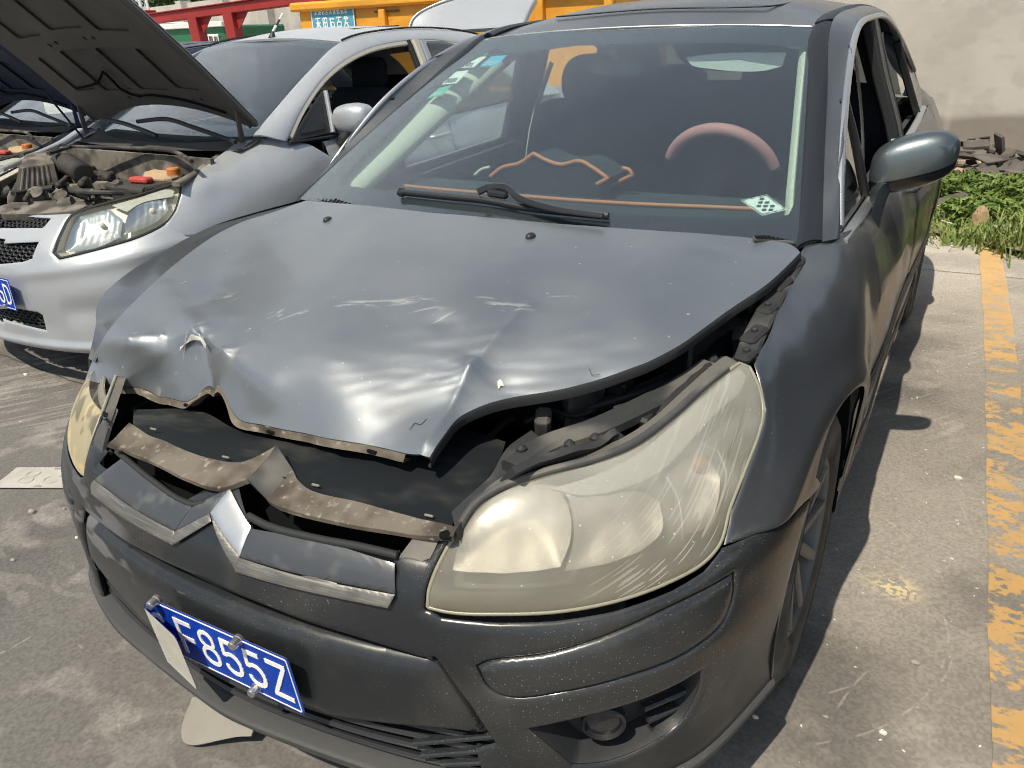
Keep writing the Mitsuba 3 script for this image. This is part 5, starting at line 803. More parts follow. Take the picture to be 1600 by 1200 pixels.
def silver_car():
    K = thing('silver_saloon', 'silver saloon at the left with its bonnet propped open over a dusty engine', 'car')
    P_ = lambda name, mesh, mat, smooth=35, label=None: put(K if '__' not in name else K, name, mesh, mat, smooth, label, None, SAILT)
    S_ = lambda parent, name, mesh, mat, smooth=35, label=None: put(parent, name, mesh, mat, smooth, label, None, SAILT)
    sb = lambda p: SMAIN.uv(p)
    # nose
    hl = [(0.469,0.108,0.627),(0.462,0.168,0.704),(0.455,0.228,0.756),(0.493,0.276,0.777),(0.549,0.345,0.795),(0.612,0.449,0.813),(0.66,0.555,0.834),(0.673,0.582,0.838),(0.704,0.598,0.824),(0.718,0.576,0.799),(0.743,0.522,0.744),(0.754,0.469,0.709),(0.735,0.36,0.673),(0.66,0.237,0.644),(0.563,0.151,0.619),(0.501,0.111,0.605)]
    H = SMAIN.poly(hl)
    ug = Polygon(sb(A([(0.012,0.146,0.737),(0.186,0.17,0.741),(0.358,0.19,0.744),(0.36,0.16,0.721),(0.349,0.147,0.711),(0.074,0.103,0.694)])*[1, 1, 1])); lg = Polygon(sb([(0.142,0.055,0.642),(0.377,0.105,0.663),(0.368,0.065,0.601),(0.318,0.049,0.585),(0.175,0.016,0.565)])); it = Polygon(sb([(0.08,0,0.353),(0.223,0.012,0.374),(0.342,0.037,0.368),(0.363,0.042,0.357),(0.355,0.042,0.286),(0.235,0.017,0.297),(0.053,0,0.309)]))
    def tocentre(g): return both(g.union(shapely.box(0, g.bounds[1]+.004, g.bounds[0]+.02, g.bounds[3]-.004)).buffer(.002).buffer(-.002))
    UG, LG, IT = tocentre(ug), tocentre(lg), tocentre(it)
    arch = [(.86, .84+.345*math.cos(t), .315+.345*math.sin(t)) for t in np.linspace(math.radians(118), math.radians(200), 14)]
    B = np.vstack([[(0, .755)], sb([(0.097,0.161,0.744),(0.302,0.194,0.752),(0.435,0.23,0.762),(0.649,0.327,0.731),(0.739,0.485,0.732),(0.759,0.477,0.708),(0.811,0.506,0.643)]), sb(arch), sb([(.80,.42,.19),(.76,.30,.185),(.6,.14,.185),(.3,.05,.185),(0,.02,.185)])])
    B = both(Polygon(B).buffer(0)).buffer(.002).buffer(-.002).difference(both(H.buffer(.004))).difference(UG).difference(LG).difference(IT)
    def feat(P):
        s, z = abs(P[:, 0]), P[:, 1]; line = .60-.0*s
        return .012*np.exp(-((z-(.545+.16*(s-.28)))/.03)**2)*(s > .2)*np.clip((s-.2)/.06, 0, 1)-.012*np.exp(-((z-.37-.1*(s-.3))/.05)**2)*np.clip((s-.36)/.05, 0, 1)+.018*np.exp(-((z-.215)/.018)**2)
    BU = P_('bumper', SMAIN.patch(B, 0, .012, .016, bevel=(.006, .015), feat=feat), 'silver_paint', 45)
    for name, g, dz in (('upper_mesh', UG, .013), ('lower_mesh', LG, .016), ('intake_mesh', IT, .016)):
        S_(BU, name+'_backing', SMAIN.patch(g.buffer(.01), -.05, .004, .03), 'matte_black', 40)
        x0, y0, x1, y1 = g.bounds; bars = []; k = 0; r = dz*.95; gb = g.buffer(.004)
        for yy in np.arange(y0, y1+dz, dz*.9):
            k += 1
            for xx in np.arange(x0-.02, x1+.02, dz*1.9):
                c = (xx+(k % 2)*dz*.95, yy)
                if not gb.contains(Point(c)): continue
                hexo = [(c[0]+r*1.0*math.cos(t), c[1]+r*.62*math.sin(t)) for t in np.arange(6)*math.pi/3]; hexi = [(c[0]+r*.72*math.cos(t), c[1]+r*.42*math.sin(t)) for t in np.arange(6)*math.pi/3]
                o = np.vstack([hexo, hexi, hexi]); d = np.r_[np.full(6, -.018), np.full(6, -.020), np.full(6, -.040)]; pts = SMAIN.at(o, d); i = np.arange(6); j = (i+1) % 6
                q = np.vstack([np.stack([i, j, j+6, i+6], 1), np.stack([i+6, j+6, j+12, i+12], 1)]); bars.append(trimesh.Trimesh(pts, np.vstack([q[:, [0, 1, 2]], q[:, [0, 2, 3]]]), process=False))
        k = S_(BU, name, cat(bars), 'silver_trim' if 0 else 'black_plastic', False); labels.setdefault(k, {})['kind'] = 'stuff'
    for zz, o in ((.722, .006),):
        s = np.linspace(-.33, .33, 40)
    # lamps
    for sg in (0, 1):
        mir = mirrored if sg else (lambda m: m)
        L = P_('headlamp', mir(SMAIN.patch(H, -.002, 0, .014, bevel=(.006, .02))), 'clear_glass', 40)
        S_(L, 'seal', mir(tube(SMAIN.at(np.array(H.exterior.coords), -.004), .006, 6, False, 0)), 'seal_rubber', True)
        g1 = SMAIN.poly([(0.512,0.126,0.624),(0.495,0.179,0.702),(0.492,0.233,0.75),(0.577,0.319,0.773),(0.649,0.327,0.731),(0.678,0.281,0.671),(0.623,0.205,0.64)]); g2 = SMAIN.poly([(0.684,0.297,0.679),(0.652,0.346,0.741),(0.649,0.412,0.777),(0.697,0.515,0.789),(0.73,0.494,0.746),(0.732,0.415,0.707)]); g3 = SMAIN.poly([(0.571,0.338,0.785),(0.625,0.438,0.803),(0.681,0.554,0.822),(0.699,0.564,0.813),(0.705,0.543,0.795),(0.649,0.429,0.784),(0.638,0.359,0.759)])
        S_(L, 'back_plate', mir(SMAIN.patch(H.buffer(-.003), -.055, .004, .02)), 'lamp_silver', 40)
        S_(L, 'bowl_wall', mir(loft([SMAIN.at(np.array(H.buffer(-.002).exterior.coords), -.006), SMAIN.at(np.array(H.buffer(-.002).exterior.coords), -.055)], 120)), 'lamp_silver', 40)
        for g, dep in ((g1, .032), (g2, .026)):
            rf = SMAIN.patch(g, -.016, 0, .008, feat=lambda P, g=g, dep=dep: -dep*np.clip(edge_dist(P, g)/.045, 0, 1)**.6+.0015*np.sin(P[:, 0]*260))
            S_(L, 'reflector', mir(rf), 'clear_lens_silver', True)
        S_(L, 'light_bar', mir(SMAIN.patch(g3, -.014, .004, .012)), 'lamp_matte', 40)
        for p in [(0.578,0.28,0.716),(0.677,0.457,0.749)][:]:
            b = trimesh.creation.icosphere(2, .013); b.apply_translation(p); S_(L, 'bulb', mir(b), 'cream_trim', True)
        # wing
        W_ = Polygon(np.vstack([sb([(0.811,0.506,0.643),(0.756,0.456,0.701),(0.755,0.471,0.709),(0.744,0.525,0.744),(0.721,0.58,0.798),(0.704,0.602,0.826),(0.67,0.589,0.843),(0.677,0.684,0.867),(0.641,0.862,0.918),(0.622,0.997,0.966),(0.422,1.258,0.98)]), sb([(.72,1.16,.965),(.79,1.30,.925),(.815,1.40,.85),(.845,1.41,.7),(.845,1.41,.5),(.835,1.40,.22),(.835,1.24,.22)]), sb([(.86, .84+.345*math.cos(t), .315+.345*math.sin(t)) for t in np.linspace(math.radians(-12), math.radians(118), 24)])])).buffer(0)
        P_('front_wing', mir(SMAIN.patch(W_, 0, .006, .018, bevel=(.004, .008))), 'silver_paint', 45)
        th = np.linspace(math.radians(200), math.radians(-20), 24); a = np.array([(.84, .84+.36*math.cos(t), .315+.36*math.sin(t)) for t in th]); b = a.copy(); b[:, 0] = .55
        P_('arch_liner', mir(loft([a, b], 24)), 'matte_black', 40)
        # doors
        ym = lambda m: trimesh.Trimesh(np.array(m.vertices)*[.955, .93, 1]+[0, .095, 0], m.faces, process=False)
        for n, g in (('front_door', front_door), ('rear_door', rear_door)):
            D = P_(n, mir(ym(side_panel(g))), 'silver_paint', 40)
            y = 2.30 if n == 'front_door' else 3.16; pth = [(.822, y-.10, .852), (.848, y-.085, .853), (.858, y-.02, .856), (.848, y+.055, .858), (.822, y+.07, .858)]
            S_(D, 'handle', mir(tube(pth, [.011, .012, .013, .012, .011], 8)), 'silver_paint', True)
        P_('rear_wing', mir(ym(side_panel(quarter))), 'silver_paint', 40); P_('sill', mir(ym(side_panel(sill, bevel=None, off=.004))), 'black_plastic', 40)
        e1 = A([(.700,1.035,.995),(.662,1.21,1.085),(.605,1.53,1.25),(.555,1.835,1.379),(.552,2.2,1.425),(.55,2.7,1.425),(.54,3.1,1.385),(.53,3.4,1.31)])
        e2 = A([(.735,1.08,.985),(.70,1.25,1.09),(.645,1.56,1.26),(.598,1.87,1.372),(.59,2.2,1.41),(.59,2.7,1.405),(.585,3.1,1.365),(.58,3.38,1.29)])
        e3 = A([(.775,1.17,.955),(.738,1.33,1.09),(.695,1.56,1.23),(.665,1.87,1.332),(.65,2.2,1.370),(.65,2.6,1.362),(.68,3.0,1.28),(.73,3.25,1.10)])
        c1, c2, c3 = (crv(e, n=10, corner=80) for e in (e1, e2, e3))
        md = c2*.5+c3*.5; md[:, 0] += .012
        P_('side_frame', mir(solid(loft([c1, c2+[0, 0, .004], md, c3], 100, 16), .008, (9, 1, 9))), 'silver_paint', 50)
        P_('door_jamb', mir(bar(c3[2:]+[-.008, 0, -.014], .03, .022, (.9, 0, .3), 0)), 'door_jamb', 30)
        P_('door_jamb', mir(bar([(.652,2.33,1.375),(.70,2.35,1.22),(.755,2.36,1.05),(.785,2.365,.96)], .055, .03, (1, 0, .4), 6)), 'door_jamb', 30)
        P_('window_seal', mir(bar([(.644,2.28,1.372),(.692,2.30,1.22),(.747,2.31,1.05),(.777,2.315,.96)], .03, .03, (1, 0, .4), 6)), 'seal_rubber', 30)
        P_('pillar', mir(bar([(.652,2.39,1.37),(.70,2.41,1.22),(.755,2.42,1.05),(.785,2.425,.96)], .05, .034, (1, 0, .4), 6)), 'silver_paint', 30)
        P_('belt_seal', mir(bar([(.775,1.18,.948),(.785,1.5,.945),(.785,2.0,.952),(.785,2.5,.962),(.775,3.2,.985)], .022, .014, (.3, 0, 1), 6)), 'seal_rubber', 30)
        gp = A([(0.785,1.189,0.951),(0.76,1.334,1.063),(0.735,1.484,1.158),(0.79,1.447,0.963)]); P_('mirror_gusset', mir(patch(gp, axes=(1, 2), res=.05, th=.012, smooth=False, toward=(9, 1, 1))), 'black_plastic', 30)
        P_('gusset_glass', mir(patch(gp.mean(0)+(gp-gp.mean(0))*.62+[.006, 0, -.004], axes=(1, 2), res=.05, th=.004, smooth=False, toward=(9, 1, 1))), 'gloss_black', 30)
        P_('quarter_post', mir(bar([gp[2]+[.006, .01, 0], gp[3]+[.006, .01, 0]], .020, .022, (1, 0, .4), 0)), 'silver_paint', 30)
        P_('roof_seam', mir(tube(c1[30:]+[.004, 0, .008], .006, 6, smooth=0)), 'seal_rubber', True)
        P_('rear_pillar', mir(patch([(.73,3.25,1.10),(.68,3.0,1.285),(.58,3.38,1.29),(.53,3.4,1.312),(.60,3.75,1.10),(.63,3.85,1.0),(.76,3.8,.985),(.785,3.3,.985)], axes=(1, 2), res=.05, th=.01, toward=(9, 3, 1))), 'silver_paint', 50)
        P_('rear_door_glass', mir(patch([(.785,2.46,.97),(.66,2.43,1.365),(.655,2.6,1.36),(.68,3.0,1.28),(.73,3.25,1.10),(.775,3.25,.985)], axes=(1, 2), res=.1, smooth=False)), 'tinted_glass', True)
        P_('door_lining', mir(patch([(.75,1.42,.35),(.75,3.2,.35),(.745,3.2,.95),(.755,1.42,.92)], axes=(1, 2), res=.2, th=.02, smooth=False)), 'dash_plastic', 30)
        # mirror
        th = np.linspace(0, 2*np.pi, 31)[:-1]; rows = []
        for x, hy, hz, zc in [(.80,.01,.02,1.03),(.806,.045,.052,1.03),(.83,.055,.066,1.032),(.875,.058,.07,1.036),(.915,.055,.064,1.04),(.945,.042,.05,1.042),(.958,.015,.02,1.042)]:
            cy, sy = np.cos(th), np.sin(th); yy = np.sign(cy)*abs(cy)**.8*hy; yy = np.where(yy > .018, .018+(yy-.018)*.25, yy)
            rows.append(np.column_stack([np.full(30, .775+(x-.80)*1.26), 1.53+(x-.8)*.2+yy*1.2, zc-.012+np.sign(sy)*abs(sy)**.8*hz*1.05]))
        Gm = CubicSpline(np.arange(7), np.array(rows), axis=0)(np.linspace(0, 6, 31)); Mr = P_('door_mirror', mir(grid_mesh(Gm, True)), 'silver_paint', True)
        S_(Mr, 'base', mir(tube([(.80,1.50,.895),(.82,1.51,.925),(.84,1.525,.965),(.85,1.53,.985)], [.030, .036, .034, .03], 12)), 'black_plastic', 50)
        S_(Mr, 'lower_trim', mir(bar([(.785,1.525,.962),(.87,1.54,.962),(.965,1.56,.978)], .085, .026, (0, 0, 1), 6)), 'black_plastic', 40)
    for y in (.84, 3.305):
        for sg in (1, -1):
            W0 = P_('wheel', lathe([(.19, -.08), (.21, -.092), (.27, -.094), (.29, -.083), (.30, -.056), (.30, .056), (.29, .083), (.27, .094), (.21, .092), (.19, .08), (.19, -.08)], 36, (sg, 0, 0), (sg*.735, y, .30)), 'tyre_rubber', 35)
            S_(W0, 'rim', lathe([(.192, -.07), (.192, .082), (.17, .078), (.06, .06), (.05, .075), (0, .075)], 30, (sg, 0, 0), (sg*.735, y, .30)), 'wheel_alloy', 35)
    # bonnet, hinged at the foot of the windscreen and raised
    def hood_at(x, t, d=0.):
        """t metres from the hinge along the raised bonnet, d metres above its underside."""
        x, t = np.broadcast_arrays(A(x), A(t)); a = math.radians(47); crown = .055*(1-(x/.72)**2)-.05*np.clip(t-.2, 0, 1)**1.6
        n = crown+d
        return np.stack([x, 1.075-t*math.cos(a)+n*math.sin(a)*.9, 1.012+t*math.sin(a)+n*math.cos(a)], -1)
    def rear_t(x): return .085*(1-(x/.60)**2)*(abs(x) < .60)+.045*0
    xs = np.linspace(-.685, .685, 60); outline = Polygon([(x, rear_t(x)+.01) for x in xs]+[(.675, .4), (.655, .7), (.60, .95), (.4, 1.02), (0, 1.05), (-.4, 1.02), (-.60, .95), (-.655, .7), (-.675, .4)])
    def hood_sheet(g, d, res=.04): 
        Q, F = fill(g, res); return trimesh.Trimesh(hood_at(Q[:, 0], Q[:, 1], d), F, process=False)
    BN = P_('bonnet', solid(hood_sheet(outline, .035), .004, (0, 9, 9)), 'silver_paint', 40)
    pockets = [shapely.box(x-w/2, t0, x+w/2, t1).buffer(.02, join_style=1) for x, w, t0, t1 in [(-.46,.12,.24,.44),(-.20,.20,.22,.46),(.10,.20,.22,.46),(.40,.15,.24,.46),(-.40,.16,.60,.86),(-.06,.24,.62,.90),(.30,.22,.60,.86)]]
    skin = outline.buffer(-.012)
    for p in pockets: skin = skin.difference(p)
    slots = [Point(x, t).buffer(.012) for x, t in [(-.33,.52),(-.26,.53),(.0,.54),(.07,.54),(-.18,.15),(-.10,.15),(.36,.15),(.43,.16)]]
    for p in slots: skin = skin.difference(p)
    S_(BN, 'inner_frame', solid(hood_sheet(skin, 0., .03), .006, (0, -9, -9)), 'under_bonnet', 30)
    S_(BN, 'pocket_floor', hood_sheet(outline.buffer(-.03), .016, .05), 'under_bonnet', 40)
    ed = outline.buffer(-.004).exterior.coords[:-1]; ed = np.array(ed); S_(BN, 'edge_fold', tube(hood_at(np.r_[ed[:, 0], ed[:1, 0]], np.r_[ed[:, 1], ed[:1, 1]], .014), .012, 6, False, 0), 'under_bonnet', 40)
    S_(BN, 'washer_hose', tube(hood_at([.55, .30, .05, -.12, -.16, -.14], [.10, .15, .175, .18, .22, .33], -.008), .006, 6), 'matte_black', True)
    S_(BN, 'prop_clip', tube(hood_at([-.50, -.30, -.14], [.25, .27, .34], -.010), .006, 6), 'matte_black', True)
    S_(BN, 'latch', cat([box(hood_at(-.02, .97, -.02), (.12, .06, .05), (math.radians(-47), 0, 0), .008)]), 'chrome', 30)
    for x in (-.66, .66): S_(BN, 'hinge', bar([hood_at(x, .02, 0), hood_at(x, .12, -.005), (x*1.0, 1.0, .965)], .03, .012, (1, 0, 0), 0), 'under_bonnet', 30)
    for x, w in ((.35, .1),): P_('bonnet_prop', tube([(-.62, .95, .95), (-.60, .80, 1.20)], .006, 8, smooth=0), 'seal_rubber', True)
    # windscreen, roof, boot
    Ws = lambda x, z: (.97+.10*(x/.70)**2)*(1-(z-.97)/.42)+(1.80+.035*(x/.55)**2)*((z-.97)/.42)
    def glass(g, d, res=.05): Q, F = fill(g, res); return trimesh.Trimesh(np.column_stack([Q[:, 0], Ws(Q[:, 0], Q[:, 1])-d, Q[:, 1]+d]), F, process=False)
    gl = Polygon(crv([(-.695,.99),(-.4,.965),(0,.955),(.4,.965),(.695,.99),(.60,1.25),(.552,1.374),(.3,1.398),(0,1.405),(-.3,1.398),(-.552,1.374),(-.60,1.25)], True, 6, 40))
    G_ = P_('windscreen', glass(gl, 0), 'windscreen_glass', True); S_(G_, 'frit_band', glass(gl.difference(shapely.affinity.scale(gl, .93, .86, origin=(0, 1.205))), -.004), 'gloss_black', True)
    RE = [(-.553,1.845,1.379),(-.3,1.825,1.402),(0,1.81,1.410),(.3,1.825,1.402),(.553,1.845,1.379),(.552,2.2,1.425),(.55,2.7,1.425),(.54,3.1,1.385),(.53,3.4,1.31),(0,3.46,1.335),(-.53,3.4,1.31),(-.54,3.1,1.385),(-.55,2.7,1.425),(-.552,2.2,1.425)]
    R_ = P_('roof', patch(RE, [(0,2.1,1.452),(.3,2.1,1.443),(-.3,2.1,1.443),(0,2.5,1.462),(0,3.0,1.43)], axes=(0, 1), res=.06, th=.012, toward=(0, 0, 99), corner=30), 'silver_paint', 60)
    S_(R_, 'sunroof', patch([(-.30,2.15,1.4515),(.36,2.15,1.447),(.36,2.55,1.459),(-.30,2.55,1.4605)], axes=(0, 1), res=.1, th=.006, toward=(0, 0, 99), corner=30), 'gloss_black', 40)
    S_(R_, 'aerial_base', lathe([(.022, 0), (.018, .012), (.010, .03), (.006, .04), (0, .041)], 16, (0, .35, 1), (0, 1.85, 1.412)), 'black_plastic', 40)
    d_ = A([.12, .9, 1]); d_ /= np.linalg.norm(d_); b0 = A([0, 1.86, 1.445])
    for k, m_ in enumerate(('plastic_white', 'black_plastic', 'plastic_white')): S_(R_, 'aerial', tube([b0+d_*(.0+.042*k), b0+d_*(.042*(k+1))], .0075-.0008*k, 8, smooth=0), m_, True)
    P_('rear_screen', patch([(-.53,3.4,1.31),(0,3.46,1.33),(.53,3.4,1.31),(.62,3.84,1.0),(0,3.92,1.0),(-.62,3.84,1.0)], axes=(0, 1), res=.1, smooth=False), 'tinted_glass', True)
    bl = [[(-0.52,3.7,1.461),(-0.485,3.78,1.495),(-0.345,3.9,1.607),(-0.135,3.96,1.669),(0.209,3.98,1.677),(0.475,3.94,1.595),(0.495,3.86,1.526),(0.534,3.74,1.45)]]
    BL = A([(-.52,3.68,1.42),(-.50,3.74,1.52),(-.40,3.86,1.60),(-.2,3.95,1.655),(.05,3.98,1.675),(.30,3.97,1.66),(.50,3.95,1.612),(.52,3.82,1.53),(.55,3.68,1.43)])
    BT = P_('boot_lid', patch(BL, [(0,3.74,1.50),(0,3.86,1.60)], axes=(0, 2), res=.05, th=.03, toward=(0, -9, 3)), 'silver_paint', 50)
    S_(BT, 'lid_lip', tube(BL+[0, -.008, .004], .010, 6, smooth=4), 'silver_trim', True)
    P_('tail_panel', patch([(-.66,4.22,.3),(.66,4.22,.3),(.66,4.20,.95),(-.66,4.20,.95)], [(0,4.30,.3),(0,4.28,.95)], axes=(0, 2), res=.1, th=.02, smooth=False, toward=(0, 9, 0)), 'silver_paint', 30)
    P_('floor_pan', box((0, 2.4, .27), (1.5, 3.5, .04)), 'matte_black', False); P_('boot_floor', box((0, 3.95, .6), (1.3, .5, .04)), 'matte_black', False)
    # engine bay
    xs = np.linspace(-.70, .70, 40)
    P_('scuttle', loft([np.column_stack([xs, 1.0+.10*(xs/.7)**2, .962+.02*(xs/.7)**2]), np.column_stack([xs, .90+.10*(xs/.7)**2, .945+0*xs]), np.column_stack([xs, .84+.10*(xs/.7)**2, .935+0*xs])], 50), 'engine_dark', 40)
    P_('scuttle_lip', bar([(-0.151,0.505,0.945),(-0.262,0.686,0.95),(0.066,0.741,0.95),(0.299,0.769,0.95),(0.492,0.744,0.95),(0.725,0.664,0.93)], .018, .016), 'frame_grey', 40)
    P_('bulkhead', box((0, .80, .72), (1.36, .02, .40)), 'engine_dust', False)
    P_('bay_floor', patch([(-.52,.24,.60),(.52,.24,.60),(.62,.82,.60),(-.62,.82,.60)], axes=(0, 1), res=.3, th=.02, smooth=False), 'engine_dark', False)
    for sg in (1, -1): P_('inner_wing', patch([(sg*.665,.30,.55),(sg*.66,.84,.55),(sg*.64,.95,.94),(sg*.655,.70,.845),(sg*.66,.45,.76)], axes=(1, 2), res=.1, th=.02, smooth=False), 'engine_dust', False)
    P_('wing_rail', bar([(-0.294,0.336,0.885),(-0.458,0.561,0.905),(-0.625,0.807,0.93),(-0.899,1.103,0.965)], .035, .02), 'silver_paint', 40)
    P_('wing_rail', bar([(0.727,0.562,0.848),(0.682,0.68,0.862),(0.593,0.896,0.905),(0.337,1.263,0.945)], .04, .02), 'engine_dust', 40)
    P_('slam_panel', patch([(0.017,0.154,0.775),(0.008,0.215,0.78),(0.127,0.268,0.785),(0.305,0.373,0.785),(0.416,0.323,0.775),(0.424,0.264,0.765),(0.292,0.201,0.758),(0.07,0.122,0.752)], axes=(0, 1), res=.03, th=.03, toward=(0, 0, 9)), 'tank_tan' if 0 else 'engine_dust', 30, 'dusty beige panel at the front of the engine bay')
    ab = [(-0.141,0.3,0.8),(-0.14,0.512,0.8),(-0.385,0.684,0.84),(-0.431,0.5,0.84)]; c = A(ab).mean(0)
    AB = P_('air_box', trimesh.convex.convex_hull(np.vstack([A(ab)*[1, 1, 1], c+(A(ab)-c)*.78+[0, .02, .09], c+(A(ab)-c)*.55+[0, .03, .105]])), 'engine_dust', 30, 'ribbed dusty air filter box')
    a0, a1 = A(ab)[0], A(ab)[1]
    for k in range(6):
        f = .18+.13*k; p = a0*(1-f)+a1*f; S_(AB, 'rib', bar([p+[0, -.006, 0], c+(p-c)*.78+[0, .012, .088]], .008, .01, (0, -1, .2), 0), 'engine_dust', 30)
    S_(AB, 'rim', bar(np.vstack([A(ab), A(ab)[:1]])+[0, 0, -.006], .03, .02, (0, 0, 1), 0), 'engine_dark', 30)
    hp = crv([(-0.259,0.586,0.88),(-0.169,0.583,0.885),(-0.026,0.546,0.88),(0.082,0.522,0.86)], n=8)
    P_('intake_bellows', tube(hp, [.045+.007*math.sin(k*2.0) for k in range(len(hp))], 14, smooth=0), 'engine_dark', 60)
    RES = P_('coolant_tank', box([(0.312,0.798,0.8)][0], (.20, .16, .10), (.05, 0, .1), .025), 'tank_tan', 30)
    S_(RES, 'cap', lathe([(.030, 0), (.030, .026), (.026, .032), (0, .032)], 20, (0, 0, 1), [(0.46,0.741,0.845)][0]), 'cap_orange', 30, 'orange filler cap')
    bt = A([(0.376,0.623,0.815)][0]); BTY = P_('battery', box(bt+[0, 0, -.06], (.24, .17, .13), (0, 0, .1), .01), 'engine_dark', 30)
    S_(BTY, 'terminal_cover', cat([box(bt+[.0, 0, .02], (.12, .05, .026), (0, 0, .1), .008)]), 'cover_red', 30, 'red battery terminal cover')
    r = np.random.default_rng(4)
    for k, (px, z, s) in enumerate([(-0.199,0.602,0.8),(-0.047,0.572,0.79),(0.026,0.6,0.79),(0.039,0.488,0.78),(0.114,0.512,0.775),(0.139,0.562,0.78),(0.023,0.425,0.775),(0.121,0.625,0.78),(0.239,0.597,0.775),(-0.04,0.355,0.78),(-0.101,0.679,0.8),(-0.02,0.694,0.79)]):
        p = A([px, z, s]); g = box(p, (.06+.06*r.random(), .05+.05*r.random(), .05+.03*r.random()), (r.normal()*.2, r.normal()*.2, r.normal()*.5), .018); P_('engine_part', g, 'engine_dust', 30)
    for k, l in enumerate([[(0.127,0.217,0.8),(-0.109,0.381,0.8),(-0.168,0.464,0.8),(-0.14,0.512,0.8)], [(0.097,0.39,0.83),(-0.087,0.535,0.83),(-0.264,0.667,0.83),(-0.266,0.709,0.83)], [(0.175,0.455,0.83),(-0.046,0.628,0.83),(-0.039,0.67,0.83),(0.126,0.616,0.83)], [(-0.042,0.643,0.8),(-0.072,0.729,0.8),(0.131,0.691,0.8),(0.269,0.636,0.8)], [(0.018,0.449,0.8),(0.194,0.435,0.8),(0.293,0.475,0.8)], [(0.189,0.569,0.8),(0.413,0.556,0.8),(0.498,0.558,0.8)], [(-0.171,0.661,0.83),(-0.29,0.785,0.83),(-0.568,0.964,0.83)]]):
        P_('hose', tube(l, .012+.004*(k % 3), 8), 'engine_dark', True)
    for l in [(0.033,0.324,0.785),(0.216,0.336,0.785)]: P_('cap', lathe([(.03, 0), (.03, .03), (.0, .032)], 18, (.3, -.5, .8), l), 'engine_dust', 30)
    for k in range(46):
        x, y = r.uniform(-.45, .50), r.uniform(.28, .72); z = .70+.10*r.random()+.08*(y-.3)
        if k % 3 == 0: g = tube([(x, y, z), (x+r.normal()*.06, y+r.normal()*.05, z+.03), (x+r.normal()*.10, y+r.normal()*.08, z)], .005+.006*r.random(), 7)
        elif k % 3 == 1: a_ = r.normal(size=3)*[.5, .5, 1]; g = lathe([(0, .03), (.014+.012*r.random(), .03), (.02+.012*r.random(), 0), (.02, -.03)], 14, a_+A([0, 0, 1.2]), (x, y, z))
        else: g = box((x, y, z), (.03+.05*r.random(), .03+.04*r.random(), .03+.03*r.random()), (r.normal()*.3, r.normal()*.3, r.normal()), .006)
        P_('engine_part', g, ('engine_dark', 'engine_dust', 'engine_dust', 'frame_grey')[k % 4], 35)
    # plate
    q = A([(0.288,-0.02,0.521),(0.275,-0.02,0.38)]); ey = q[1]-q[0]; ey = A([0, 0, -.14]); o = q[0]; ex = A([1., 0, 0])
    def onpl(u, v, d): return o+np.outer((A(u)-440)/1000, ex)+np.outer(A(v)/140, ey)+np.outer(np.broadcast_to(d, np.shape(u)), [0, -1, 0])
    def plm(poly, d): Q, F = fill(poly, 20); return solid(trimesh.Trimesh(onpl(Q[:, 0], Q[:, 1], d), F, process=False), .001, (0, -9, 0))
    PL = P_('number_plate', plm(shapely.box(0, 0, 440, 140).buffer(-8).buffer(8), 0), 'plate_blue', False); rg = shapely.box(5, 5, 435, 135).buffer(-8).buffer(8); S_(PL, 'border', plm(rg.difference(rg.buffer(-2.6)), .0012), 'plate_white', False)
    for ch, u0 in (('6', 322.5), ('D', 379.5)):
        m = meshkit.text_mesh(ch, 90, 2.); v = m.vertices; b = m.bounds; S_(PL, 'character', trimesh.Trimesh(onpl(u0+(v[:, 0]-b[0, 0])/(b[1, 0]-b[0, 0])*45, 115-(v[:, 1]-b[0, 1])/(b[1, 1]-b[0, 1])*90, np.where(v[:, 2] > 1, .0026, .001)), m.faces, process=False), 'plate_white', False)
    S_(PL, 'bolt', lathe([(0, .014), (.008, .014), (.009, 0)], 14, (0, -1, 0), onpl([350.], [128.], .001)[0]), 'steel_bolt', 30)
    # wipers, cabin
    for l in ([(-0.36,0.97,1.044),(-0.23,0.96,1.036),(-0.05,0.93,1.018),(0.146,0.9,0.991)], [(-0.149,1,1.04),(0.104,1,1.058),(0.341,0.97,1.031),(0.699,0.93,0.977)]):
        P_('wiper', bar(l, .018, .02), 'black_plastic', 30)
    P_('dashboard', loft([np.column_stack([xs, Ws(xs, .97)+.05, .94+0*xs]), np.column_stack([xs, 1.40+0*xs, .96+0*xs]), np.column_stack([xs, 1.48+0*xs, .6+0*xs])], 30, 20), 'dash_plastic', 50)
    for x in (-.36, .36):
        P_('seat', cat([box((x, 2.12, .82), (.48, .15, .62), (-.2, 0, 0), .05)]), 'seat_cloth', 40); P_('headrest', box((x, 2.24, 1.20), (.26, .11, .18), (-.1, 0, 0), .04), 'seat_cloth', 40)
    P_('rear_seat', box((0, 3.05, .85), (1.2, .16, .6), (-.25, 0, 0), .05), 'seat_cloth', 40)
    t2 = trimesh.creation.torus(.175, .017, 36, 10); t2.apply_transform(trimesh.transformations.rotation_matrix(math.radians(-62), [1, 0, 0])); t2.apply_translation((.35, 1.70, .95)); P_('steering_wheel', t2, 'dash_plastic', True)
    P_('headliner', patch([(x*.96, y+.02, z-.03) for x, y, z in RE], axes=(0, 1), res=.2, th=.006, smooth=False), 'headliner', 40)
    return K
SAILT = pose(-2.696, 1.030, -.052)
SILVER = silver_car()
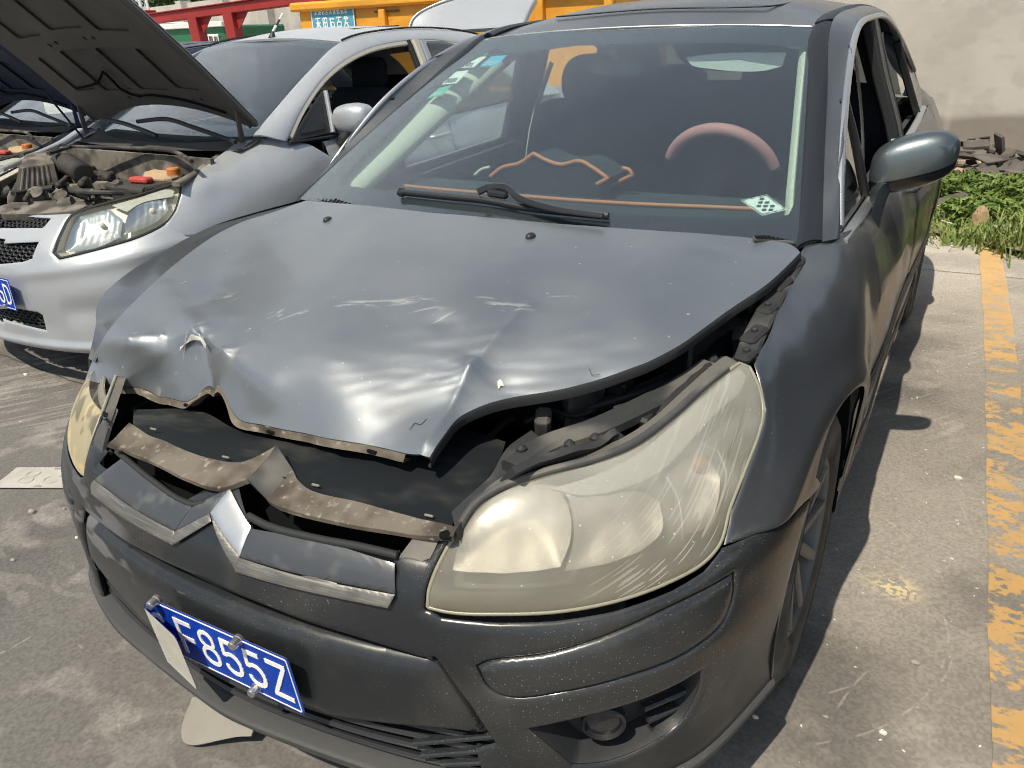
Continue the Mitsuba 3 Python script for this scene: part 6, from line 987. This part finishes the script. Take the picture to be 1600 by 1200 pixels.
def other_car(name, label, group, to, swap, skip=()):
    K = thing(name, label, 'car', group)
    for k in [k for k in scene if k.startswith(SILVER+'__')]:
        if any(s in k for s in skip): continue
        d = dict(scene[k]); d['to_world'] = to; m = d['bsdf']['id']; d['bsdf'] = {'type': 'ref', 'id': swap.get(m, m)}; n = K+k[len(SILVER):]; scene[n] = d
        if k in labels and 'kind' in labels[k]: labels[n] = {'kind': labels[k]['kind']}
    return K
dark = {'silver_paint': 'navy_paint', 'silver_trim': 'navy_paint', 'under_bonnet': 'under_bonnet_navy', 'door_jamb': 'navy_paint'}
other_car('navy_saloon', 'dark navy car at the left edge with open bonnet, beyond the silver saloon', None, pose(-4.80, 1.55, -.05, .97), dark, ('number_plate', 'boot_lid', 'aerial'))
other_car('parked_car', 'dark car past the yellow bay line, only its tyre in view at the right edge', None, pose(2.235, .22, 0., 1.), dark, ('number_plate', 'boot_lid', 'aerial', 'hose', 'engine_part', 'door_mirror'))

# ---------------------------------------------------------------- things lying on the concrete
o = A([-1.745, .415, .006])
ux = A([.894, .447, 0]); uy = A([-.447, .894, 0])
def lay(u, v, d): return o+np.outer(A(u)/1000, ux)+np.outer(A(v)/1000, uy)+np.outer(np.broadcast_to(d, np.shape(u)), [0, 0, 1])
def laid(poly, d, th=.001, res=12): Q, F = fill(poly, res); return solid(trimesh.Trimesh(lay(Q[:, 0], Q[:, 1], d), F, process=False), th, (0, 0, 9))
LP = single('loose_plate', laid(shapely.box(0, 0, 440, 140).buffer(-8).buffer(8).difference(shapely.unary_union([shapely.box(x, y, x+28, y+6) for x, y in ((150, 8), (150, 126), (290, 8), (290, 126))])), .002, .0015), 'plate_back', 'bare metal number plate lying face down on the ground beside the sedan', 'number plate')
for ch, u0 in (('8', 60), ('5', 150), ('2', 235), ('9', 320)):
    m = meshkit.text_mesh(ch, 95, 3.); v = m.vertices; b = m.bounds; k = put(LP, 'embossed_character', trimesh.Trimesh(lay(u0+60-(v[:, 0]-b[0, 0])/(b[1, 0]-b[0, 0])*60, 22+(v[:, 1]-b[0, 1]), np.where(v[:, 2] > 1, .0045, .001)), m.faces[:, ::-1], process=False), 'plate_back', False)
sc = A([(-0.299,0.094,0.03),(-0.259,0.098,0.05),(-0.14,0.089,0.06),(-0.095,0.097,0.05),(-0.091,0.079,0.035),(-0.15,0.046,0.025),(-0.218,0.008,0.015),(-0.248,0.019,0.015),(-0.273,0.046,0.02)])
SCR_ = single('undertray_scrap', patch(sc, axes=(0, 1), res=.02, th=.006, toward=(0, 0, 9), corner=60, noise_=lambda v: v+np.column_stack([0*v[:, 0], 0*v[:, 0], .004*(meshkit.fbm(v*30, 3)-.5)])), 'dusty_plastic', 'torn grey undertray piece hanging under the front bumper', 'plastic scrap')
M('scrap_grey', pri(proc(lambda p, n, uv: mix((.30, .285, .25), (.22, .21, .19), fbm(p.x*14, p.y*14, p.z*14, 3))), .7, spec=.2)); scene[SCR_]['bsdf'] = {'type': 'ref', 'id': 'scrap_grey'}
M('stone', pri(proc(lambda p, n, uv: mix((.22, .20, .18), (.40, .37, .33), noise(p.x*60, p.y*60, p.z*60))), .9, spec=.2)); M('litter_white', pri((.66, .64, .58), .8, spec=.2))
def pebble(c, s, seed):
    m = trimesh.creation.icosphere(1, 1.); v = m.vertices*(1+.5*(meshkit.noise(m.vertices*1.7+seed*9.1, seed)-.5))[:, None]; m.vertices = v*A(s)+A(c); return m
for i, (q, s) in enumerate(zip([(-1.465,0.395,0.006),(1.165,1.955,0.004),(1.04,1.307,0.003),(-2.679,1.074,0.004),(1.122,1.003,0.003),(0.834,0.667,0.003),(-1.257,0.214,0.003),(-1.19,0.376,0.003),(-1.387,0.457,0.003),(1.082,0.752,0.003),(0.968,0.739,0.003)], (.014, .013, .008, .012, .010, .007, .009, .007, .006, .008, .006))):
    single('pebble', pebble(q, (s, s*.7, s*.6), i), 'stone' if i % 2 == 0 else 'litter_white', ('dark stone below the loose number plate', 'pale chip on the concrete between the sedan and the bay line, farthest of four', 'dark chip beside the yellow dust patch', 'pale chip in front of the silver saloon bumper', 'dark chip right of the sedan wheel near the bay line', 'pale chip nearest the lower right corner of the sedan', 'dark chip at the left edge of the photo', 'pale chip left of the sedan nose, nearest its corner', 'dark chip left of the sedan nose beside a pale one', 'pale chip at the bottom right of the photo', 'dark chip beside the sedan shadow at the bottom right')[i], 'stone', 'stone chips scattered on the concrete', 20)
bits = []
for k in range(420):
    x, y = rng.uniform(-3.2, 1.3), rng.uniform(-.7, 5.); s = .0018*(.5+rng.random()**2*1.8)
    if k % 3 == 0: x, y = rng.uniform(.9, 1.3), rng.uniform(.2, 4)
    bits.append(box((x, y, .002), (s*2.2, s, s*.6), (rng.normal()*.2, rng.normal()*.2, rng.uniform(0, 6.3))))
single('grit', cat(bits), 'litter_white', 'pale grit scattered over the concrete', 'grit', kind='stuff', smooth=False)
# concrete joints
M('joint_dark', pri((.07, .065, .06), .9, spec=.1))
for a, b in (((-6, 1.335), (-1.2, 1.06)), ((-3.5, 4.4), (3.5, 4.55))):
    a, b = A([*a, .003]), A([*b, .003]); t = np.linspace(0, 1, 60)[:, None]; c = a+(b-a)*t+np.column_stack([np.zeros(60), .004*np.sin(np.arange(60)*2.1)+.003*np.sin(np.arange(60)*.7), np.zeros(60)])
    k = 'slab_joint' if 'slab_joint' not in scene else 'slab_joint_001'; structure(k, grid_mesh(np.stack([c, c+[0, .006, 0]])), 'joint_dark')

# ---------------------------------------------------------------- weeds, rubble and the yard wall
def wall_col(p, n, uv):
    f = fbm(p.x*.8, p.z*1.1, p.y*.5, 4); g = fbm(p.x*4, p.z*5, 2, 4)
    c = mix((.43, .41, .375), (.48, .458, .42), smoothstep(.35, .65, f)); c = mix(c, (.37, .35, .318), .5*smoothstep(.5, .7, g))
    low = smoothstep(.50, .40, p.z+.06*(noise(p.x*3, 1, 1)-.5)+.02*g)
    c = mix(c, (.20, .178, .155), low*.85)
    pan = smoothstep(.05, .0, abs(noise(p.x*.9, dr.floor(p.z*1.4), 3)-.5))
    return mix(c, (.55, .53, .49), pan*.25)
scene['wall_render'] = two({'type': 'bumpmap', 'arbitrary': proc(lambda p, n, uv: fbm(p.x*9, p.z*9, p.y*9, 4), 2e-3), 'scale': .012, 'bsdf': pri(proc(wall_col), .9, spec=.15)})
def wall_mesh(a, b, h, t=.24):
    a, b = A([*a, 0.]), A([*b, 0.]); L = np.linalg.norm(b-a); m = trimesh.creation.box((L, t, h)); m.apply_transform(trimesh.transformations.rotation_matrix(math.atan2(b[1]-a[1], b[0]-a[0]), [0, 0, 1])); m.apply_translation((a+b)/2+[0, 0, h/2-.02]); return m
YW = single('yard_wall', wall_mesh((-3.6, 9.25), (9.0, 8.75), 3.4), 'wall_render', 'high stained rendered wall behind the weeds, dark along its foot', 'wall', smooth=False)
FW = single('boundary_wall', wall_mesh((-54., 25.06), (-6.5, 11.6), 2.42), 'wall_render', 'pale concrete wall with piers far behind the red gantry', 'wall', smooth=False)
for f in (.12, .30, .46, .62, .78, .93):
    c = A([-19.2, 15.2, 1.22])*(1-f)+A([-6.5, 11.6, 1.22])*f+A([-.04, -.16, 0]); put(FW, 'pier', box(c, (.34, .26, 2.46), (0, 0, math.atan2(-3.6, 12.7))), 'wall_render', False)
def leafcol(a, b): return lambda p, n, uv: mix(a, b, cell_rand(p.x*14, p.y*14, p.z*14))
for nme, a, b in (('weed_green', (.075, .14, .03), (.20, .27, .07)), ('grass_green', (.11, .18, .04), (.28, .32, .10)), ('tree_green', (.035, .075, .022), (.09, .15, .04))):
    c = proc(leafcol(a, b)); scene[nme] = two(pri(c, .55, spec=.3))
def leaf_cloud(n, centre, rad, size, seed, squash=1., lobed=True):
    r = np.random.default_rng(seed); d = r.normal(size=(n, 3)); d /= np.linalg.norm(d, axis=1, keepdims=True); q = d*r.random((n, 1))**.45*A(rad)
    q *= (1+.5*(meshkit.fbm(q*(1.6/np.mean(rad))+seed, 3)-.5))[:, None]; q = q+A(centre); q[:, 2] = np.maximum(q[:, 2], .01)
    a = r.normal(size=(n, 3))*[1, 1, .6]; a /= np.linalg.norm(a, axis=1, keepdims=True); b = np.cross(a, r.normal(size=(n, 3))); b /= np.linalg.norm(b, axis=1, keepdims=True)
    s = size*(.6+.8*r.random((n, 1))); v = np.stack([q-a*s, q-b*s*.38, q+a*s, q+b*s*.38], 1); v[:, 1:4:2] += np.cross(a, b)[:, None]*s[:, None]*.15
    f = (np.arange(n)*4)[:, None]+np.array([[0, 1, 2, 0, 2, 3]]); return trimesh.Trimesh(v.reshape(-1, 3), f.reshape(-1, 3), process=False)
def blades(n, xy, h, seed, spread):
    r = np.random.default_rng(seed); c = A(xy)+np.column_stack([r.normal(size=n)*spread, r.normal(size=n)*spread, np.zeros(n)]); a = r.uniform(0, 6.28, n); l = np.column_stack([np.cos(a), np.sin(a)])*(.3+.9*r.random(n))[:, None]*h; w = np.column_stack([-np.sin(a), np.cos(a)])*.006
    H = h*(.5+.8*r.random(n)); z = lambda k: np.column_stack([l*k, H*(1-(1-k)**2)]) if np.isscalar(k) else None
    W3 = np.column_stack([w, np.zeros(n)]); v = np.stack([c-W3, c+W3, c+z(.5)+W3*.8, c+z(.5)-W3*.8, c+z(1.)*[1, 1, .92]], 1); f = (np.arange(n)*5)[:, None]+np.array([[0, 1, 2, 0, 2, 3, 3, 2, 4]]); return trimesh.Trimesh(v.reshape(-1, 3), f.reshape(-1, 3), process=False)
def soil(bound): return patch(bound, axes=(0, 1), res=.12, th=0, noise_=lambda v: np.column_stack([v[:, :2], .006+.10*np.clip(meshkit.fbm(v*[1.6, 1.6, 0], 3, 5)-.35, 0, 1)]))
M('soil', pri(proc(lambda p, n, uv: mix((.14, .11, .08), (.24, .20, .155), fbm(p.x*9, p.y*9, p.z*9, 4))), .95, spec=.1))
structure('weed_bed', soil([(-1.2,6.2,0),(.2,5.55,0),(.75,5.45,0),(1.05,5.30,0),(1.32,5.0,0),(1.8,4.85,0),(3.2,4.7,0),(4.5,4.9,0),(5,8.5,0),(-1.2,8.9,0)]), 'soil', True)
g = []
for k in range(70):
    x, y = rng.uniform(.1, 3.4), rng.uniform(4.95, 6.0)+.0; y = max(y, 5.55-.5*min(max(x-.7, 0)/.6, 1)); g.append(blades(46, (x, y, .0), .06+.06*rng.random()+(.07 if x > 1.25 else 0), 100+k, .10))
single('grass', cat(g), 'grass_green', 'short bright green grass along the edge of the concrete', 'grass', kind='stuff', smooth=False)
cov = []
for k in range(26): cov.append(leaf_cloud(260, (rng.uniform(-.3, 3.2), rng.uniform(5.5, 6.6), .03), (.30, .28, .06), .026, 300+k))
single('ground_cover', cat(cov), 'weed_green', 'low leafy weeds covering the soil before the wall', 'ground cover', kind='stuff', smooth=False)
for i, (x, y, h) in enumerate([(1.00,6.55,.22),(1.30,6.3,.22),(.80,6.7,.20),(1.12,5.95,.16),(1.55,6.1,.2),(1.36,6.75,.20)]):
    t = thing('weed_bush', ['bushy weed straight behind the mirror, largest of the row', 'bushy weed right of the tan earth lump', 'bushy weed nearest the sedan, half hidden by its mirror', 'small low weed just beyond the grass edge', 'bushy weed at the right edge of the photo', 'weed farthest back, below the dark crumpled sheets'][i], 'weed', 'bushy weeds before the wall')
    put(t, 'leaves', leaf_cloud(1100, (x, y, h*.62), (.26, .24, h*.55), .038, 500+i), 'weed_green', False)
    put(t, 'stem', cat([tube([(x+a*.02, y+b*.02, 0), (x+a*.08, y+b*.08, h*.5), (x+a*.15, y+b*.12, h*.95)], [.006, .005, .003], 5) for a, b in ((0, 0), (1, .3), (-1, .5), (.4, -1))][:1]), 'grass_green', True)
M('old_wood', pri(proc(lambda p, n, uv: mix((.42, .37, .30), (.28, .24, .19), fbm(p.x*30, p.y*6, p.z*30, 3))), .85, spec=.2))
M('rubble_dark', pri(proc(lambda p, n, uv: mix((.07, .065, .06), (.16, .145, .13), fbm(p.x*9, p.y*9, p.z*9, 3))), .85, spec=.2))
M('rubble_pale', pri(proc(lambda p, n, uv: mix((.50, .47, .41), (.36, .33, .28), fbm(p.x*9, p.y*9, p.z*9, 3))), .85, spec=.2))
M('brick_tan', pri(proc(lambda p, n, uv: mix((.45, .32, .20), (.34, .24, .15), fbm(p.x*22, p.y*22, p.z*22, 3))), .9, spec=.15))
def crumpled(outline, seed, amp, mat, name, label, cat_, th=.008, group=None):
    o = A(outline); m = patch(o, axes=None, res=.04, th=th, noise_=lambda v: v+np.column_stack([(meshkit.fbm(v*6+seed, 3, k)-.5)*amp for k in (1, 2, 3)])); return single(name, m, mat, label, cat_, group, 30)
for a, b, lab in zip([(0.984,7.9,0.181),(1.091,8,0.206),(0.31,7.6,0.091),(1.247,6.4,-0.107),(0.845,5.75,-0.01)], [(1.078,7.7,0.118),(1.145,7.9,0.119),(0.96,7.9,0.088),(1.417,6.6,-0.101),(0.965,5.78,0.003)], ('pale splintered stick leaning up from the rubble, left of two', 'pale splintered stick leaning up from the rubble, right of two', 'pale plank lying across the rubble under the mirror', 'pale board edge in the weeds at the right edge', 'thin white strip lying in the grass')):
    single('wood_stick', bar([a, b], .05 if 'plank' in lab else .03, .02, (0, 0, 1), 0), 'old_wood', lab, 'stick', smooth=30)
single('brown_scrap', patch([(0.859,7.5,0.144),(0.887,7.6,0.13),(0.96,7.4,0.108),(0.965,7.2,0.07),(0.882,7.3,0.098),(0.839,7.4,0.114)], res=.04, th=.02), 'brick_tan', 'brown broken scrap showing beside the mirror', 'scrap', smooth=30)
crumpled([(0.994,7.6,0.101),(1.113,7.8,0.11),(1.262,7.8,0.117),(1.283,7.4,0.092),(1.198,7.2,0.099),(1.055,7.2,0.102)], 3, .10, 'rubble_dark', 'crumpled_sheet', 'dark crumpled sheet on top of the rubble', 'sheet')
crumpled([(1.159,7.5,0.157),(1.38,7.6,0.131),(1.577,7.6,0.091),(1.559,7,0.086),(1.336,7,0.098),(1.26,7.2,0.139)], 5, .10, 'rubble_dark', 'crumpled_sheet', 'grey brown crumpled sheet at the right edge of the rubble', 'sheet')
crumpled([(0.839,7,0.097),(0.962,7.1,0.135),(0.962,6.9,0.105),(0.884,6.8,0.096)], 6, .03, 'rubble_pale', 'pale_slab', 'pale broken slab in the weeds behind the mirror', 'slab')
crumpled([(1.199,5.65,0.05),(1.38,5.933,0.05),(1.533,5.925,0.05),(1.492,5.652,0.03),(1.25,5.558,0.03)], 7, .02, 'rubble_pale', 'pale_slab', 'pale flat sheet in the weeds at the right edge', 'slab')
crumpled([(1.212,6.9,-0.006),(1.396,6.9,0.017),(1.574,6.9,-0.002),(1.57,6.6,-0.024),(1.274,6.6,-0.036)], 8, .08, 'rubble_dark', 'burnt_debris', 'black burnt debris in the weeds at the right edge', 'debris')
q = A([(1.112,5.639,0)][0]); m = trimesh.creation.icosphere(4, 1.); v = m.vertices; v = v*(1+.35*(meshkit.fbm(v*2.2+4, 4)-.5))[:, None]*[.055, .05, .10]; m.vertices = v+q+[0, .03, .07]
single('earth_lump', m, 'brick_tan', 'tan lump of hard earth in the grass', 'lump', smooth=40)

hp = []
for k in range(150):
    x, y = rng.uniform(.2, 3.0), rng.uniform(7.0, 8.3); hh = .30*np.clip((y-6.8)/1.2, 0, 1)*rng.random()
    hp.append(box((x, y, hh+.03), (.10+.35*rng.random()**2, .06+.16*rng.random(), .012+.03*rng.random()), (rng.normal()*.45, rng.normal()*.4, rng.uniform(0, 6.3)), .004))
single('rubble_heap', cat(hp), 'rubble_dark', 'heap of dark broken rubble along the foot of the stained wall', 'rubble', kind='stuff', smooth=20)
lit = []
for k in range(60):
    x, y = rng.uniform(.5, 1.9), rng.uniform(5.35, 7.4); sz = (.02+.07*rng.random(), .015+.03*rng.random(), .006)
    lit.append(box((x, y, .05+.05*rng.random()), sz, (rng.normal()*.4, rng.normal()*.4, rng.uniform(0, 6.3))))
single('litter', cat(lit), 'litter_white', 'scraps of pale litter strewn through the weeds', 'litter', kind='stuff', smooth=False)
for i, (px, lab) in enumerate(zip(A([(1.138,6.9,0.073),(0.875,6.2,0.073),(1.339,6.8,0.082),(0.983,6.8,0.061)]), ('grey broken board half buried in the weeds right of the mirror', 'dark broken board in the weeds below the mirror tip', 'rusty brown board in the weeds at the right edge', 'small dark board poking out of the weeds'))):
    single('broken_board', box(px+[0, 0, .02], (.34-.05*i, .10, .03), (.3, .25*(-1)**i, .5*i), .004), ('rubble_pale', 'rubble_dark', 'brick_tan', 'rubble_dark')[i], lab, 'board', smooth=20)

# ---------------------------------------------------------------- yellow skip lorry body, red gantry, green lorry, van, trees
def yel(p, n, uv): return mix((.72, .34, .035), (.60, .27, .03), smoothstep(.4, .7, fbm(p.x*2, p.y*2, p.z*3, 3)))
M('yellow_steel', pri(proc(yel), .45, spec=.4)); M('red_steel', pri(proc(lambda p, n, uv: mix((.36, .035, .03), (.24, .025, .025), fbm(p.x*3, p.y*3, p.z*3, 3))), .5, spec=.4))
M('green_steel', pri((.03, .15, .075), .5, spec=.4)); M('van_white', pri((.62, .64, .66), .35, spec=.5)); M('sign_blue', pri((.09, .34, .46), .5, spec=.3)); M('bark', pri((.12, .09, .065), .9, spec=.1)); M('mat_brown', pri((.18, .14, .12), .8, spec=.2))
y0 = 7.0; YB = thing('yellow_body', 'orange yellow steel truck body with a blue sign, behind the silver saloon', 'truck body')
put(YB, 'side', box((-4.30, y0+.75, 1.09), (4.10, 1.5, 1.34), None, .02), 'yellow_steel', 30)
put(YB, 'top_lip', bar([(-6.40, y0-.03, 1.755), (-2.22, y0-.03, 1.755)], .10, .10, (0, 0, 1), 0), 'yellow_steel', 30)
for x in (-5.05, -3.9, -3.05, -2.30): put(YB, 'rib', box((x, y0-.03, 1.08), (.09, .06, 1.20), None, .008), 'yellow_steel', 30)
put(YB, 'hinge_bar', box((-5.0, y0-.015, 1.66), (.34, .03, .02), None, .004), 'rubble_dark', 30)
for x in (-5.6, -3.2): put(YB, 'wheel', lathe([(0, -.1), (.40, -.1), (.44, -.06), (.44, .06), (.40, .1), (.2, .1), (.18, .06), (0, .06)], 30, (0, -1, 0), (x, y0+.16, .44)), 'tyre_rubber', 35)
SG = put(YB, 'sign', box((-5.80, y0-.012, 1.618), (.66, .016, .235), (0, .0, 0), .003), 'sign_blue', 30, 'blue sign with white lettering')
fr = shapely.box(-.33, -.117, .33, .117); Q, F = fill(fr.difference(fr.buffer(-.014)), .05); put(SG, 'border', trimesh.Trimesh(np.column_stack([Q[:, 0]-5.80, 0*Q[:, 0]+y0-.023, Q[:, 1]+1.618]), F[:, ::-1], process=False), 'plate_white', False)
STROKES = {0: [(0,9,9,9),(0,5,9,5),(4,0,4,10),(4,5,0,0),(4,5,9,0)], 1: [(1,0,1,9),(1,9,8,9),(8,9,8,0),(1,5,8,5),(1,1,8,1),(4,9,4,1)], 2: [(0,8,9,8),(2,8,1,0),(3,5,8,5),(8,5,8,1),(3,1,8,1),(3,5,3,1)], 3: [(0,9,9,9),(4,9,4,5),(1,5,8,5),(1,5,1,1),(8,5,8,1),(1,1,8,1)], 4: [(0,8,9,8),(3,10,3,6),(6,10,6,6),(4,6,0,0),(4,4,9,0),(1,4,8,4)]}
def stroke_glyph(lines, at, w, h, t):
    m = []
    for x0, y0_, x1, y1 in lines:
        a, b = A([at[0]+x0/10*w, at[1], at[2]+y0_/10*h]), A([at[0]+x1/10*w, at[1], at[2]+y1/10*h]); m.append(bar([a, b], t, .004, (0, -1, 0), 0))
    return cat(m)
for i in range(5): put(SG, 'character', stroke_glyph(STROKES[i], (-6.065+i*.108, y0-.024, 1.515), .085, .12, .014), 'plate_white', False)
for i in range(9): put(SG, 'small_character', stroke_glyph(STROKES[i % 5], (-6.07+i*.058, y0-.024, 1.66), .045, .045, .007), 'plate_white', False)
RG = thing('red_gantry', 'red steel beam frame standing behind the silver saloon', 'steel frame')
B0, B1 = A([-10.35, 8.0, 1.775]), A([-5.9, 8.05, 1.96]); ba = lambda f: B0+(B1-B0)*f
put(RG, 'beam', bar([B0, B1], .16, .13, (0, 0, 1), 0, .08), 'red_steel', 30); put(RG, 'flange', bar([B0+[0, 0, .07], B1+[0, 0, .07]], .22, .016, (0, 0, 1), 0), 'red_steel', 30)
for x, lean in ((-9.38, .0), (-8.62, .0), (-6.9, 0)):
    z1 = 1.72+.04*(x+10.35); put(RG, 'post', bar([(x+.10, 8.0, .0), (x, 8.0, z1)], .19, .16, (0, 1, 0), 0, .05), 'red_steel', 30)
    put(RG, 'gusset', patch([(x+.09, 8.0, z1), (x+.34, 8.0, z1+.01), (x+.11, 8.0, z1-.22)], axes=(0, 2), res=.1, th=.02, smooth=False, toward=(0, -9, 0)), 'red_steel', 30)
put(RG, 'end_block', box(B0+[-.12, 0, .04], (.22, .22, .18), None, .01), 'red_steel', 30)
for dx in (-.20, -.04): put(RG, 'stub', tube([B0+[dx, 0, .10], B0+[dx-.03, 0, .34]], .022, 8, smooth=0), 'plastic_white', True)
GL = thing('green_lorry', 'dark green lorry body behind the red posts', 'lorry'); put(GL, 'body', box((-11.95, 10.75, .95), (1.75, 1.5, 1.5), None, .03), 'green_steel', 30); put(GL, 'top_rail', box((-11.95, 9.98, 1.72), (1.8, .10, .09), None, .01), 'plastic_white', 30)
put(GL, 'notice', box((-11.58, 9.98, 1.45), (.68, .03, .22), None, .02), 'plastic_white', 30, 'white notice panel on the green lorry')
for i in range(4): put(GL, 'character', stroke_glyph(STROKES[i], (-11.60+i*.13, 9.955, 1.43), .10, .10, .014), 'ink_dark', False)
VN = thing('white_van', 'white van between the raised bonnet and the green lorry', 'van'); put(VN, 'body', trimesh.convex.convex_hull([(-14.2,10.0,.3),(-12.72,10.0,.3),(-14.2,11.6,.3),(-12.72,11.6,.3),(-14.2,10.1,1.85),(-13.02,10.1,1.80),(-14.2,11.5,1.85),(-13.02,11.5,1.80),(-12.78,10.05,1.3),(-12.78,11.55,1.3)]), 'van_white', 30); put(VN, 'window', patch([(-13.5,9.99,1.42),(-12.92,9.99,1.42),(-13.08,10.05,1.70),(-13.5,10.05,1.72)], axes=(0, 2), res=.1, th=.02, smooth=False, toward=(0, -9, 0)), 'gloss_black', 30)
BC = thing('brown_load', 'brown covered load low behind the silver saloon roof', 'covered load'); put(BC, 'cover', patch([(-9.3,7.2,1.28),(-7.7,7.2,1.36),(-7.2,7.2,1.30),(-7.2,8.0,1.30),(-9.3,8.0,1.28)], axes=(0, 1), res=.08, th=.02, toward=(0, 0, 9), noise_=lambda v: v+np.column_stack([0*v[:, 0], 0*v[:, 0], .06*(meshkit.fbm(v*5, 3)-.5)])), 'mat_brown', 40); put(BC, 'load', box((-8.25, 7.6, .63), (2.0, .75, 1.2), None, .05), 'mat_brown', 30)
for i, (x, y, h, r) in enumerate([(-21.5,18.5,4.2,1.7),(-19.0,18.2,3.4,1.4),(-24.,19.,5.,2.)]):
    t = thing('tree', ('bushy green tree beyond the far wall at the top left', 'low green tree beyond the far wall, nearest the red gantry', 'taller green tree beyond the far wall, partly behind the bonnet')[i], 'tree')
    put(t, 'trunk', tube([(x, y, 0), (x+.1, y, h*.4), (x, y+.1, h*.8)], [.16, .12, .05], 8), 'bark', True)
    for k in range(4): a = k*1.7; put(t, 'limb', tube([(x+.05, y, h*.4), (x+math.cos(a)*r*.4, y+math.sin(a)*r*.4, h*.6), (x+math.cos(a)*r*.7, y+math.sin(a)*r*.7, h*.75)], [.07, .05, .02], 6), 'bark', True)
    put(t, 'crown', cat([leaf_cloud(700, (x+r*.6*math.cos(k*2.4)*(.4+.6*(k % 3)/2), y+r*.6*math.sin(k*2.4), h*(.55+.09*(k % 5))), (r*.5, r*.5, r*.4), .10, 800+10*i+k) for k in range(9)]), 'tree_green', False)
scene = {k: v for k, v in scene.items()}
